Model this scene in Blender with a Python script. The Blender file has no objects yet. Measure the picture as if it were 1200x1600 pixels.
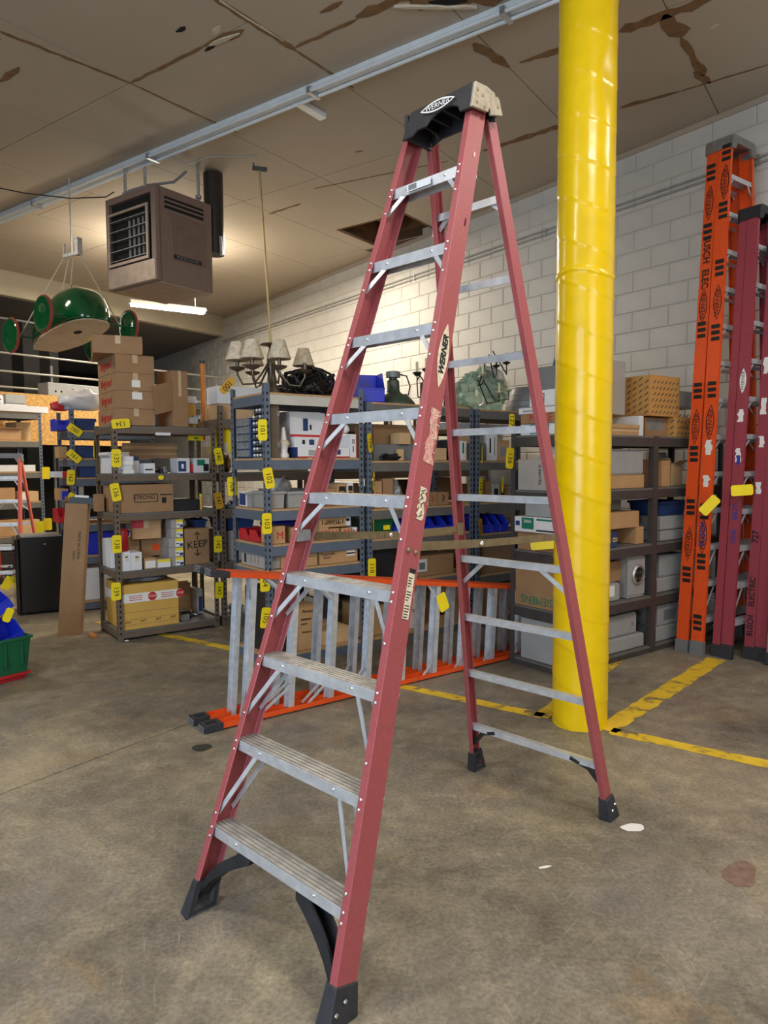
import bpy, math, random
from mathutils import Vector, Matrix, noise as mnoise
random.seed(7)
scn = bpy.context.scene
COL = scn.collection
R = math.radians

# ------------------------------------------------------------------ camera
cam_d = bpy.data.cameras.new('camera'); cam = bpy.data.objects.new('camera', cam_d); COL.objects.link(cam)
cam_d.sensor_fit = 'VERTICAL'; cam_d.sensor_height = 36.0; cam_d.lens = 36.0 * 1109.05 / 1600.0
cam_d.clip_end = 200
PITCH, ROLL = 0.0687, -0.0066
_r = Vector((1, 0, 0)); _u = Vector((0, math.sin(PITCH), math.cos(PITCH))); _f = Vector((0, math.cos(PITCH), -math.sin(PITCH)))
_cx = _r * math.cos(ROLL) + _u * math.sin(ROLL); _cy = _u * math.cos(ROLL) - _r * math.sin(ROLL)
cam.matrix_world = Matrix(((_cx.x, _cy.x, -_f.x, 0), (_cx.y, _cy.y, -_f.y, 0), (_cx.z, _cy.z, -_f.z, 1.5851), (0, 0, 0, 1)))
scn.camera = cam

# ------------------------------------------------------------------ world, lights, exposure
world = bpy.data.worlds.new('daylight'); scn.world = world; world.use_nodes = True
world.node_tree.nodes['Background'].inputs[0].default_value = (0.80, 0.88, 1.0, 1)
world.node_tree.nodes['Background'].inputs[1].default_value = 0.08
def area(name, loc, target, sx, sy, power, color):
    d = bpy.data.lights.new(name, 'AREA'); d.shape = 'RECTANGLE'; d.size = sx; d.size_y = sy; d.energy = power; d.color = color
    o = bpy.data.objects.new(name, d); COL.objects.link(o); o.location = loc
    o.rotation_euler = (Vector(target) - Vector(loc)).to_track_quat('-Z', 'Y').to_euler(); return o
# daylight through the open doorway behind the photographer and the windows beside it
area('doorway_daylight', (-2.9, -2.2, 2.1), (-0.2, 3.0, 1.2), 3.6, 3.2, 265, (0.64, 0.81, 1.0))
area('window_daylight', (3.0, -1.8, 2.9), (0.4, 3.4, 1.0), 2.6, 2.2, 85, (1.0, 0.96, 0.92))
# ceiling tubes of the hall, rows above and behind the picture
for i, (x, y, p) in enumerate(((-2.6, 1.6, 70), (1.6, 1.2, 85), (3.9, 3.4, 40), (-5.6, 6.5, 80), (-1.2, 9.9, 110), (-3.8, 12.0, 110))):
    area('ceiling_tube_light', (x, y, 4.55), (x, y, 0), 1.2, 0.3, p, (1.0, 0.94, 0.86) if y < 5 else (1.0, 0.88, 0.70))
scn.view_settings.view_transform = 'Standard'; scn.view_settings.look = 'None'
scn.view_settings.exposure = 0.12; scn.view_settings.gamma = 1.0; scn.view_settings.use_curve_mapping = False

try:
    cy = scn.cycles; cy.max_bounces = 5; cy.diffuse_bounces = 3; cy.glossy_bounces = 3; cy.transmission_bounces = 4; cy.transparent_max_bounces = 6
    cy.caustics_reflective = False; cy.caustics_refractive = False; cy.use_adaptive_sampling = True; cy.adaptive_threshold = 0.04
except AttributeError: pass

# ------------------------------------------------------------------ frames
# the block wall and the shelf rows share one direction pair: A runs along the shelf fronts towards the wall, B runs along the wall away from us
PHI = R(36.5)
AX = Vector((math.cos(PHI), math.sin(PHI), 0)); BX = Vector((-math.sin(PHI), math.cos(PHI), 0))
def W(a, b, z): return AX * a + BX * b + Vector((0, 0, z))
# the ceiling sheets, strip and floor lines follow a second pair
E1 = Vector((0.815, -0.579, 0)); E2 = Vector((0.579, 0.815, 0))
PSI = math.atan2(-0.579, 0.815)
def G(p, q, z): return E1 * p + E2 * q + Vector((0, 0, z))
CEIL = 4.75; WALL = 6.5

# ------------------------------------------------------------------ materials
MATS = {}
def mat(name, col, rough=0.6, metal=0.0, var=0.12, scale=9.0, bump=0.0, bscale=60.0, emit=None, alpha=None, trans=0.0, col2=None, spec=0.5, coat=0.0):
    if name in MATS: return MATS[name]
    m = bpy.data.materials.new(name); m.use_nodes = True; nt = m.node_tree; n = nt.nodes; l = nt.links
    b = n['Principled BSDF']
    tc = n.new('ShaderNodeTexCoord')
    if var > 0 or col2:
        nz = n.new('ShaderNodeTexNoise'); nz.inputs['Scale'].default_value = scale; nz.inputs['Detail'].default_value = 5
        l.new(tc.outputs['Object'], nz.inputs['Vector'])
        rp = n.new('ShaderNodeValToRGB'); rp.color_ramp.elements[0].position = 0.3; rp.color_ramp.elements[1].position = 0.7
        c0 = [max(0, c * (1 - var)) for c in col]; c1 = [min(1, c * (1 + var)) for c in (col2 or col)]
        rp.color_ramp.elements[0].color = (*c0, 1); rp.color_ramp.elements[1].color = (*c1, 1)
        l.new(nz.outputs['Fac'], rp.inputs['Fac']); l.new(rp.outputs['Color'], b.inputs['Base Color'])
    else:
        b.inputs['Base Color'].default_value = (*col, 1)
    b.inputs['Roughness'].default_value = rough; b.inputs['Metallic'].default_value = metal
    b.inputs['Specular IOR Level'].default_value = spec
    if coat: b.inputs['Coat Weight'].default_value = coat; b.inputs['Coat Roughness'].default_value = 0.08
    if bump > 0:
        n2 = n.new('ShaderNodeTexNoise'); n2.inputs['Scale'].default_value = bscale; n2.inputs['Detail'].default_value = 4
        l.new(tc.outputs['Object'], n2.inputs['Vector'])
        bp = n.new('ShaderNodeBump'); bp.inputs['Strength'].default_value = bump; bp.inputs['Distance'].default_value = 0.004
        l.new(n2.outputs['Fac'], bp.inputs['Height']); l.new(bp.outputs['Normal'], b.inputs['Normal'])
    if emit: b.inputs['Emission Color'].default_value = (*emit[:3], 1); b.inputs['Emission Strength'].default_value = emit[3]
    if trans: b.inputs['Transmission Weight'].default_value = trans
    if alpha is not None: b.inputs['Alpha'].default_value = alpha
    MATS[name] = m; return m
def srgb(r, g, b):
    f = lambda c: (c / 255 / 12.92) if c <= 10 else ((c / 255 + 0.055) / 1.055) ** 2.4
    return (f(r), f(g), f(b))

def floor_mat():
    m = bpy.data.materials.new('worn_concrete'); m.use_nodes = True; nt = m.node_tree; n = nt.nodes; l = nt.links
    b = n['Principled BSDF']; tc = n.new('ShaderNodeTexCoord')
    def nz(s, d, dist=0.0):
        t = n.new('ShaderNodeTexNoise'); t.inputs['Scale'].default_value = s; t.inputs['Detail'].default_value = d; t.inputs['Roughness'].default_value = 0.66; t.inputs['Distortion'].default_value = dist
        l.new(tc.outputs['Object'], t.inputs['Vector']); return t
    def ramp(src, stops):
        r = n.new('ShaderNodeValToRGB'); e = r.color_ramp.elements
        e[0].position, e[0].color = stops[0][0], (*stops[0][1], 1); e[1].position, e[1].color = stops[-1][0], (*stops[-1][1], 1)
        for p, c in stops[1:-1]: x = e.new(p); x.color = (*c, 1)
        l.new(src, r.inputs['Fac']); return r
    def mix(a, bb, fac, mode='MIX'):
        x = n.new('ShaderNodeMix'); x.data_type = 'RGBA'; x.blend_type = mode
        if isinstance(fac, float): x.inputs[0].default_value = fac
        else: l.new(fac, x.inputs[0])
        l.new(a, x.inputs[6]); l.new(bb, x.inputs[7]); return x.outputs[2]
    big = ramp(nz(0.9, 6, 0.6).outputs['Fac'], ((0.33, srgb(86, 81, 72)), (0.50, srgb(131, 122, 105)), (0.66, srgb(176, 162, 134))))
    mid = ramp(nz(8, 7, 0.5).outputs['Fac'], ((0.30, srgb(76, 72, 66)), (0.50, srgb(122, 113, 99)), (0.72, srgb(174, 162, 140))))
    c = mix(big.outputs['Color'], mid.outputs['Color'], 0.38)
    rust = ramp(nz(1.7, 7, 0.4).outputs['Fac'], ((0.56, (0, 0, 0)), (0.74, (1, 1, 1))))
    rc = n.new('ShaderNodeRGB'); rc.outputs[0].default_value = (*srgb(160, 128, 82), 1)
    m2 = n.new('ShaderNodeMath'); m2.operation = 'MULTIPLY'; m2.inputs[1].default_value = 0.5; l.new(rust.outputs['Color'], m2.inputs[0])
    c = mix(c, rc.outputs[0], m2.outputs[0])
    gp = ramp(nz(1.3, 5, 0.8).outputs['Fac'], ((0.5, (0, 0, 0)), (0.68, (0.55, 0.55, 0.55)))); gc = n.new('ShaderNodeRGB'); gc.outputs[0].default_value = (*srgb(124, 117, 112), 1)
    c = mix(c, gc.outputs[0], gp.outputs['Color'])
    fine = ramp(nz(60, 7, 0.2).outputs['Fac'], ((0.3, (0.60, 0.59, 0.58)), (0.50, (0.98, 0.97, 0.96)), (0.68, (1.32, 1.3, 1.26))))
    c = mix(c, fine.outputs['Color'], 0.85, 'MULTIPLY')
    # pale scratches: two stretched noises
    for ang, sc in ((0.5, 1.0), (-0.9, 1.5), (1.3, 1.2), (0.1, 2.2), (2.2, 2.6), (-0.35, 3.0)):
        m0 = n.new('ShaderNodeMapping'); m0.inputs['Rotation'].default_value = (0, 0, ang); m0.inputs['Location'].default_value = (ang * 7, sc * 3, 0); l.new(tc.outputs['Object'], m0.inputs['Vector'])
        mp = n.new('ShaderNodeMapping'); mp.inputs['Scale'].default_value = (2.6 * sc, 40 * sc, 1)
        l.new(m0.outputs[0], mp.inputs['Vector'])
        t = n.new('ShaderNodeTexNoise'); t.inputs['Scale'].default_value = 1.6; t.inputs['Detail'].default_value = 3; l.new(mp.outputs[0], t.inputs['Vector'])
        sr = ramp(t.outputs['Fac'], ((0.64, (0, 0, 0)), (0.76, (1, 1, 1))))
        mm = n.new('ShaderNodeMath'); mm.operation = 'MULTIPLY'; mm.inputs[1].default_value = 0.28; l.new(sr.outputs['Color'], mm.inputs[0])
        pc = n.new('ShaderNodeRGB'); pc.outputs[0].default_value = (*srgb(190, 178, 156), 1)
        c = mix(c, pc.outputs[0], mm.outputs[0])
    l.new(c, b.inputs['Base Color'])
    rr = ramp(nz(2.2, 6, 0.5).outputs['Fac'], ((0.3, (0.34,) * 3), (0.7, (0.62,) * 3))); l.new(rr.outputs['Color'], b.inputs['Roughness'])
    b.inputs['Specular IOR Level'].default_value = 0.4
    bp = n.new('ShaderNodeBump'); bp.inputs['Strength'].default_value = 0.12; bp.inputs['Distance'].default_value = 0.004
    l.new(nz(60, 6).outputs['Fac'], bp.inputs['Height']); l.new(bp.outputs['Normal'], b.inputs['Normal'])
    return m
def worn_paint():
    m = bpy.data.materials.new('worn_yellow_paint'); m.use_nodes = True; nt = m.node_tree; n = nt.nodes; l = nt.links
    b = n['Principled BSDF']; tc = n.new('ShaderNodeTexCoord')
    t = n.new('ShaderNodeTexNoise'); t.inputs['Scale'].default_value = 7; t.inputs['Detail'].default_value = 9; t.inputs['Distortion'].default_value = 1.0
    l.new(tc.outputs['Object'], t.inputs['Vector'])
    r = n.new('ShaderNodeValToRGB'); e = r.color_ramp.elements
    e[0].position, e[0].color = 0.36, (*srgb(120, 108, 78), 1); e[1].position, e[1].color = 0.47, (*srgb(222, 184, 40), 1)
    x = e.new(0.75); x.color = (*srgb(236, 200, 60), 1)
    l.new(t.outputs['Fac'], r.inputs['Fac']); l.new(r.outputs['Color'], b.inputs['Base Color']); b.inputs['Roughness'].default_value = 0.6
    return m

M = {}
M['floor'] = floor_mat(); M['lane'] = worn_paint()
M['groove'] = mat('joint_sealant', srgb(52, 48, 42), 0.9)
M['block'] = mat('painted_block', srgb(214, 211, 204), 0.65, var=0.05, scale=5, bump=0.25, bscale=45)
M['mortar'] = mat('painted_mortar', srgb(196, 192, 184), 0.75, var=0.06, scale=5, bump=0.3, bscale=60)
M['sheet'] = mat('ceiling_sheet_paint', srgb(186, 172, 154), 0.7, var=0.05, scale=1.2, bump=0.06, bscale=25)
M['ceil_back'] = mat('ceiling_gap', srgb(120, 100, 78), 0.9)
M['tape'] = mat('torn_brown_paper', srgb(132, 100, 66), 0.9, var=0.2, scale=14)
M['plaster'] = mat('peeled_plaster', srgb(206, 194, 172), 0.8)
M['bulk'] = mat('bulkhead_paint', srgb(206, 192, 166), 0.7, var=0.05, scale=2)
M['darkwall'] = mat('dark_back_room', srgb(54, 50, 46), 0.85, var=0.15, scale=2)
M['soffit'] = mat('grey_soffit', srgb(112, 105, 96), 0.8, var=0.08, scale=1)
M['yellow'] = mat('yellow_wrap', srgb(242, 202, 4), 0.26, var=0.05, scale=9, bump=0.16, bscale=16, coat=0.15)
M['red'] = mat('maroon_fiberglass', srgb(162, 80, 82), 0.42, var=0.10, scale=120, bump=0.1, bscale=260)
M['red2'] = mat('dark_maroon_fiberglass', srgb(150, 60, 72), 0.45, var=0.1, scale=60)
M['orange'] = mat('orange_fiberglass', srgb(230, 84, 30), 0.4, var=0.08, scale=40)
M['salmon'] = mat('faded_red_fiberglass', srgb(206, 96, 78), 0.45, var=0.08, scale=40)
M['alu'] = mat('mill_aluminium', (0.74, 0.76, 0.80), 0.40, metal=0.6, var=0.14, scale=22, bump=0.05, bscale=140)
M['alutop'] = mat('worn_tread', (0.50, 0.47, 0.42), 0.55, metal=0.55, var=0.25, scale=26)
M['steel'] = mat('galvanised_steel', (0.55, 0.57, 0.60), 0.38, metal=0.8, var=0.2, scale=30)
M['strip'] = mat('pale_strip_steel', (0.86, 0.92, 0.95), 0.3, metal=0.15, var=0.05, scale=12)
M['chrome'] = mat('bright_rivet', (0.85, 0.85, 0.87), 0.22, metal=0.9, var=0)
M['brass'] = mat('zinc_spreader', srgb(142, 124, 92), 0.42, metal=0.55, var=0.2, scale=30)
M['rubber'] = mat('black_rubber', srgb(46, 46, 50), 0.62, var=0.2, scale=30, bump=0.1)
M['blackp'] = mat('black_plastic', srgb(38, 38, 41), 0.45, var=0.2, scale=18)
M['worncap'] = mat('worn_cap_end', srgb(176, 164, 142), 0.6, var=0.2, scale=40, metal=0.2)
M['black'] = mat('black_gloss', srgb(18, 18, 20), 0.3, var=0.1)
M['ink'] = mat('black_ink', srgb(24, 22, 22), 0.7, var=0)
M['redink'] = mat('red_ink', srgb(196, 44, 40), 0.6, var=0)
M['blueink'] = mat('blue_ink', srgb(52, 60, 150), 0.6, var=0)
M['greenink'] = mat('green_ink', srgb(20, 122, 92), 0.55, var=0)
M['white'] = mat('white_print', srgb(236, 234, 228), 0.55, var=0.03)
M['whitebox'] = mat('white_carton', srgb(226, 226, 228), 0.55, var=0.05, scale=6)
M['cream'] = mat('cream_sticker', srgb(222, 208, 180), 0.6, var=0.2, scale=60)
M['tag'] = mat('yellow_tag', srgb(248, 222, 28), 0.5, var=0.04)
M['ochre'] = mat('ochre_tag', srgb(196, 148, 40), 0.5, var=0.04)
M['kraft'] = mat('kraft_card', srgb(186, 146, 102), 0.75, var=0.08, scale=8)
M['kraft2'] = mat('brown_card', srgb(158, 122, 86), 0.78, var=0.08, scale=8)
M['kraft3'] = mat('pale_card', srgb(204, 170, 126), 0.75, var=0.07, scale=8)
M['greycard'] = mat('grey_card', srgb(170, 164, 158), 0.7, var=0.06, scale=8)
M['ycard'] = mat('golden_card', srgb(212, 168, 82), 0.7, var=0.06, scale=6)
M['packtape'] = mat('clear_tape', srgb(206, 178, 140), 0.25, var=0.1)
M['blue'] = mat('blue_plastic', srgb(34, 52, 190), 0.38, var=0.1)
M['navy'] = mat('navy_plastic', srgb(36, 62, 110), 0.5, var=0.1)
M['redp'] = mat('red_plastic', srgb(196, 40, 48), 0.4, var=0.1)
M['green'] = mat('green_plastic', srgb(22, 92, 58), 0.42, var=0.1)
M['racer'] = mat('racer_green', srgb(10, 78, 40), 0.1, var=0.12, scale=3, coat=0.8)
M['racerbot'] = mat('racer_underside', srgb(190, 172, 148), 0.5, var=0.1)
M['post'] = mat('blue_grey_steel', srgb(102, 114, 130), 0.45, var=0.1, scale=12, metal=0.2)
M['beam'] = mat('grey_beam', srgb(112, 110, 106), 0.5, var=0.1, scale=12, metal=0.15)
M['beige'] = mat('pale_beam', srgb(196, 192, 180), 0.5, var=0.08)
M['bronze'] = mat('brown_steel', srgb(112, 98, 84), 0.5, var=0.1, metal=0.15)
M['darkrack'] = mat('charcoal_rack', srgb(74, 70, 68), 0.5, var=0.12, metal=0.2)
M['board'] = mat('particle_board', srgb(186, 150, 106), 0.8, var=0.15, scale=40)
M['osb'] = mat('strand_board', srgb(206, 160, 92), 0.75, var=0.35, scale=26)
M['heater'] = mat('heater_brown', srgb(128, 106, 94), 0.45, var=0.06, scale=8)
M['heaterlite'] = mat('heater_pan', srgb(168, 150, 136), 0.4, var=0.15, scale=12, metal=0.3)
M['darkgap'] = mat('painted_inside_dark', srgb(20, 18, 17), 0.9, var=0)  # near-black painted in place of shade inside slots, holes and openings
M['grey'] = mat('grey_enclosure', srgb(158, 160, 160), 0.45, var=0.06, scale=10)
M['grey2'] = mat('mid_grey_metal', srgb(126, 128, 130), 0.45, var=0.08, metal=0.2)
M['cable'] = mat('black_cable', srgb(26, 24, 25), 0.4, var=0.2)
M['bagclear'] = mat('cloudy_bag', srgb(206, 208, 208), 0.18, var=0.15, trans=0.5, alpha=0.7, bump=0.5, bscale=18)
M['baggreen'] = mat('green_bag', srgb(150, 196, 168), 0.18, var=0.3, scale=9, trans=0.5, alpha=0.6, bump=0.6, bscale=14)
M['bagwhite'] = mat('white_bag', srgb(230, 224, 220), 0.4, var=0.05)
M['clearp'] = mat('frosted_bin', srgb(206, 204, 200), 0.3, var=0.05, trans=0.45)
M['shade'] = mat('parchment_shade', srgb(196, 182, 158), 0.7, var=0.25, scale=34)
M['pewter'] = mat('pewter', srgb(112, 100, 86), 0.35, metal=0.7, var=0.2)
M['brassrod'] = mat('dull_brass', srgb(150, 128, 88), 0.35, metal=0.7, var=0.1)
M['lampgreen'] = mat('green_enamel', srgb(64, 76, 62), 0.35, var=0.1)
M['candle'] = mat('candle_sleeve', srgb(212, 206, 166), 0.6, var=0.05)
M['tube'] = mat('lit_tube', (1, 1, 1), 0.4, var=0, emit=(1.0, 0.95, 0.86, 9.0))
M['pipe'] = mat('white_pipe', srgb(150, 146, 138), 0.4, var=0.05)
M['rope'] = mat('pale_rope', srgb(200, 190, 168), 0.8, var=0.2, scale=90)
M['flue'] = mat('dark_flue', srgb(66, 60, 56), 0.35, metal=0.6, var=0.15)
M['wood'] = mat('wood_scrap', srgb(188, 128, 72), 0.7, var=0.2, scale=20)
M['silverlid'] = mat('brushed_cap', srgb(150, 148, 146), 0.4, metal=0.6, var=0.15, scale=20)
M['amber'] = mat('amber_tube', srgb(196, 122, 40), 0.3, var=0.1)
M['pattern'] = None

# ------------------------------------------------------------------ mesh builder
class MB:
    def __init__(s): s.v = []; s.f = []
    def add(s, vs, fs):
        o = len(s.v); s.v += [tuple(x) for x in vs]; s.f += [tuple(i + o for i in f) for f in fs]; return s
    def box(s, x0, x1, y0, y1, z0, z1):
        return s.add([(x0, y0, z0), (x1, y0, z0), (x1, y1, z0), (x0, y1, z0), (x0, y0, z1), (x1, y0, z1), (x1, y1, z1), (x0, y1, z1)],
                     [(0, 3, 2, 1), (4, 5, 6, 7), (0, 1, 5, 4), (1, 2, 6, 5), (2, 3, 7, 6), (3, 0, 4, 7)])
    def bar(s, p0, p1, w, h, side=(1, 0, 0)):
        p0, p1 = Vector(p0), Vector(p1); d = (p1 - p0).normalized(); a = Vector(side); a = (a - d * a.dot(d)).normalized(); c = d.cross(a)
        vs = [p + a * (w / 2 * i) + c * (h / 2 * j) for p in (p0, p1) for i, j in ((-1, -1), (1, -1), (1, 1), (-1, 1))]
        return s.add(vs, [(0, 3, 2, 1), (4, 5, 6, 7), (0, 1, 5, 4), (1, 2, 6, 5), (2, 3, 7, 6), (3, 0, 4, 7)])
    def tube(s, pts, r, n=8, caps=True):
        pts = [Vector(p) for p in pts]; rs = r if isinstance(r, (list, tuple)) else [r] * len(pts); rings = []
        d = (pts[1] - pts[0]).normalized(); a = d.orthogonal().normalized()
        for i, p in enumerate(pts):
            d = (pts[min(i + 1, len(pts) - 1)] - pts[max(i - 1, 0)]).normalized()
            a = (a - d * a.dot(d)); a = a.normalized() if a.length > 1e-6 else d.orthogonal().normalized(); c = d.cross(a)
            rings.append([p + (a * math.cos(2 * math.pi * k / n) + c * math.sin(2 * math.pi * k / n)) * rs[i] for k in range(n)])
        vs = [x for rg in rings for x in rg]; fs = []
        for i in range(len(pts) - 1):
            for k in range(n):
                fs.append((i * n + k, i * n + (k + 1) % n, (i + 1) * n + (k + 1) % n, (i + 1) * n + k))
        if caps: fs += [tuple(reversed(range(n))), tuple(range((len(pts) - 1) * n, len(pts) * n))]
        return s.add(vs, fs)
    def lathe(s, prof, n=20, c=(0, 0, 0), axis=(0, 0, 1)):
        ax = Vector(axis).normalized(); a = ax.orthogonal().normalized(); b = ax.cross(a); c = Vector(c); m = len(prof)
        vs = [c + ax * z + (a * math.cos(2 * math.pi * k / n) + b * math.sin(2 * math.pi * k / n)) * r for r, z in prof for k in range(n)]
        fs = [(i * n + k, i * n + (k + 1) % n, (i + 1) * n + (k + 1) % n, (i + 1) * n + k) for i in range(m - 1) for k in range(n)]
        fs += [tuple(reversed(range(n))), tuple(range((m - 1) * n, m * n))]
        return s.add(vs, fs)
    def prism(s, poly, o, ux, uy, uz, t):
        # polygon (i, j) in the plane of ux, uy at o, extruded along uz by t
        o, ux, uy, uz = Vector(o), Vector(ux), Vector(uy), Vector(uz); n = len(poly)
        vs = [o + ux * i + uy * j for i, j in poly] + [o + ux * i + uy * j + uz * t for i, j in poly]
        fs = [tuple(reversed(range(n))), tuple(range(n, 2 * n))] + [(k, (k + 1) % n, n + (k + 1) % n, n + k) for k in range(n)]
        return s.add(vs, fs)
    def sweep(s, poly, p0, p1, ux, uy):
        # cross-section polygon carried from p0 to p1
        return s.prism(poly, p0, ux, uy, Vector(p1) - Vector(p0), 1.0)
    def blob(s, c, rad, seed=0, amp=0.25, n=14, m=9, freq=2.2, flat=None):
        c = Vector(c); vs = []; 
        for i in range(m + 1):
            th = math.pi * i / m
            for k in range(n):
                ph = 2 * math.pi * k / n; d = Vector((math.sin(th) * math.cos(ph), math.sin(th) * math.sin(ph), math.cos(th)))
                g = 1 + amp * mnoise.noise(d * freq + Vector((seed * 7.3, seed * 1.7, 0))) + amp * 0.5 * mnoise.noise(d * freq * 2.7 + Vector((seed, 0, 3)))
                p = Vector((d.x * rad[0], d.y * rad[1], d.z * rad[2])) * g
                if flat is not None: p.z = max(p.z, flat)
                vs.append(c + p)
        fs = [(i * n + k, (i + 1) * n + k, (i + 1) * n + (k + 1) % n, i * n + (k + 1) % n) for i in range(m) for k in range(n)]
        return s.add(vs, fs)
    def mesh(s, name, material, smooth=None):
        me = bpy.data.meshes.new(name); me.from_pydata(s.v, [], s.f); me.validate(); me.update()
        if material: me.materials.append(material)
        if smooth:
            me.polygons.foreach_set('use_smooth', [True] * len(me.polygons)); me.set_sharp_from_angle(angle=R(smooth))
        return me
    def make(s, name, material, parent=None, smooth=None, bevel=0, loc=None, rotz=None, kind=None):
        o = bpy.data.objects.new(name, s.mesh(name, material, smooth)); COL.objects.link(o)
        if parent: o.parent = parent
        if loc is not None: o.location = loc
        if rotz is not None: o.rotation_euler = (0, 0, rotz)
        if bevel:
            md = o.modifiers.new('bevel', 'BEVEL'); md.width = bevel; md.segments = 1; md.limit_method = 'ANGLE'
        if kind: o['kind'] = kind
        return o
LABELS = {}
def tagit(o, label, cat, group=None, kind=None):
    n = len(label.split()); assert 4 <= n <= 16, (n, label)
    if label in LABELS and not (group and LABELS[label] == group): print('DUPLICATE LABEL', label)
    LABELS[label] = group
    o['label'] = label; o['category'] = cat
    if group: o['group'] = group
    if kind: o['kind'] = kind
    return o
def thing(name, label, cat, loc=(0, 0, 0), rotz=0.0, group=None):
    o = bpy.data.objects.new(name, None); COL.objects.link(o); o.empty_display_size = 0.1
    o.location = loc; o.rotation_euler = (0, 0, rotz); return tagit(o, label, cat, group)
def copy_tree(o, parent=None):
    c = o.copy(); COL.objects.link(c); c.parent = parent
    for ch in o.children: copy_tree(ch, c)
    return c
def text(body, size, material, parent, loc, rot, name='lettering', ext=0.0006, ax='CENTER', sx=1.0, shear=0.0, bold=0.0):
    cu = bpy.data.curves.new(name, 'FONT'); cu.body = body; cu.size = size; cu.align_x = ax; cu.align_y = 'CENTER'; cu.extrude = ext
    cu.resolution_u = 3; cu.offset = bold; cu.shear = shear; cu.materials.append(material)
    o = bpy.data.objects.new(name, cu); COL.objects.link(o); o.parent = parent; o.location = loc; o.rotation_euler = rot; o.scale = (sx, 1, 1)
    return o
FRONT = (R(90), 0, 0); LEFT = (R(90), 0, R(-90))     # text facing local -y, facing local -x
# ================================================================== THE SETTING
def struct(o): o['kind'] = 'structure'; return o
# floor: two slabs either side of a saw-cut joint that runs along E2 at p = -3.45
fl = MB()
FZ = -0.12
for p0, p1 in ((-16, -3.456), (-3.444, 9)):
    q0, q1 = -9, 24
    c = [G(p0, q0, 0), G(p1, q0, 0), G(p1, q1, 0), G(p0, q1, 0)]
    fl.add([v + Vector((0, 0, FZ)) for v in c] + c, [(0, 3, 2, 1), (4, 5, 6, 7), (0, 1, 5, 4), (1, 2, 6, 5), (2, 3, 7, 6), (3, 0, 4, 7)])
floor = struct(fl.make('floor', M['floor']))
gv = [G(-3.456, -9, -0.008), G(-3.444, -9, -0.008), G(-3.444, 24, -0.008), G(-3.456, 24, -0.008)]
MB().add(gv + [v + Vector((0, 0, -0.05)) for v in gv], [(0, 1, 2, 3), (4, 7, 6, 5), (0, 4, 5, 1), (1, 5, 6, 2), (2, 6, 7, 3), (3, 7, 4, 0)]).make('joint_filler', M['groove'], floor)
def lane(P0, P1, w):
    P0, P1 = Vector((*P0, 0)), Vector((*P1, 0)); d = (P1 - P0).normalized(); s = Vector((-d.y, d.x, 0)) * (w / 2)
    n = max(2, int((P1 - P0).length / 0.06)); l0 = []; l1 = []
    for i in range(n + 1):
        p = P0.lerp(P1, i / n); l0.append(p + s * (1 + random.uniform(-.12, .08))); l1.append(p - s * (1 + random.uniform(-.12, .08)))
    up = Vector((0, 0, 0.0012)); vs = [v + up for v in l0] + [v + up for v in l1]; m = n + 1
    MB().add(vs, [(i, m + i, m + i + 1, i + 1) for i in range(n)]).make('painted_line', M['lane'], floor)
lane((-0.62, 5.47), (0.985, 4.345), 0.10)
lane((1.33, 4.09), (2.9, 2.975), 0.11)
lane((1.30, 4.10), (2.66, 5.60), 0.14)
lane((0.965, 4.33), (2.05, 5.86), 0.10)
lane((-2.9, 7.12), (-1.05, 5.83), 0.10)
# flat marks and scraps on the slab
def patch(name, x, y, rx, ry, ang, material, seed, z=0.0015, n=14):
    vs = []
    for k in range(n):
        t = 2 * math.pi * k / n; g = 1 + 0.3 * mnoise.noise(Vector((math.cos(t) * 1.5, math.sin(t) * 1.5, seed)))
        X, Y = math.cos(t) * rx * g, math.sin(t) * ry * g
        vs.append((x + X * math.cos(ang) - Y * math.sin(ang), y + X * math.sin(ang) + Y * math.cos(ang), z))
    MB().add(vs, [tuple(range(n))]).make(name, material, floor)
patch('paint_spot', 1.07, 2.98, 0.055, 0.032, 0.2, M['white'], 3)
patch('paint_spot', 0.62, 2.68, 0.03, 0.008, 0.3, M['white'], 5)
patch('paint_spot', 1.36, 2.02, 0.012, 0.03, 0.4, M['cream'], 6)
patch('stain_patch', -1.03, 3.88, 0.06, 0.05, 0.6, M['groove'], 8)
patch('tile_remnant', 1.36, 2.62, 0.095, 0.06, 0.9, mat('old_tile_glue', srgb(124, 98, 84), 0.7, var=0.25, scale=30), 9)

# ceiling: 4 x 8 ft sheets under a dark deck, an open hatch near the back wall
HP0, HP1, HQ0, HQ1 = -6.2, -5.15, 7.72, 8.62
def rects_minus(p0, p1, q0, q1):
    if p1 <= HP0 or p0 >= HP1 or q1 <= HQ0 or q0 >= HQ1: return [(p0, p1, q0, q1)]
    out = []
    if p0 < HP0: out.append((p0, HP0, q0, q1))
    if p1 > HP1: out.append((HP1, p1, q0, q1))
    a, b = max(p0, HP0), min(p1, HP1)
    if q0 < HQ0: out.append((a, b, q0, HQ0))
    if q1 > HQ1: out.append((a, b, HQ1, q1))
    return out
def gbox(mb, p0, p1, q0, q1, z0, z1):
    c = [G(p0, q0, z0), G(p1, q0, z0), G(p1, q1, z0), G(p0, q1, z0)]; h = Vector((0, 0, z1 - z0))
    mb.add(c + [v + h for v in c], [(0, 3, 2, 1), (4, 5, 6, 7), (0, 1, 5, 4), (1, 2, 6, 5), (2, 3, 7, 6), (3, 0, 4, 7)])
deck = MB()
for r in rects_minus(-11.9, 7.0, -7.0, 15.0): gbox(deck, *r, CEIL + 0.016, CEIL + 0.14)
ceiling = struct(deck.make('ceiling', M['ceil_back']))
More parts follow.
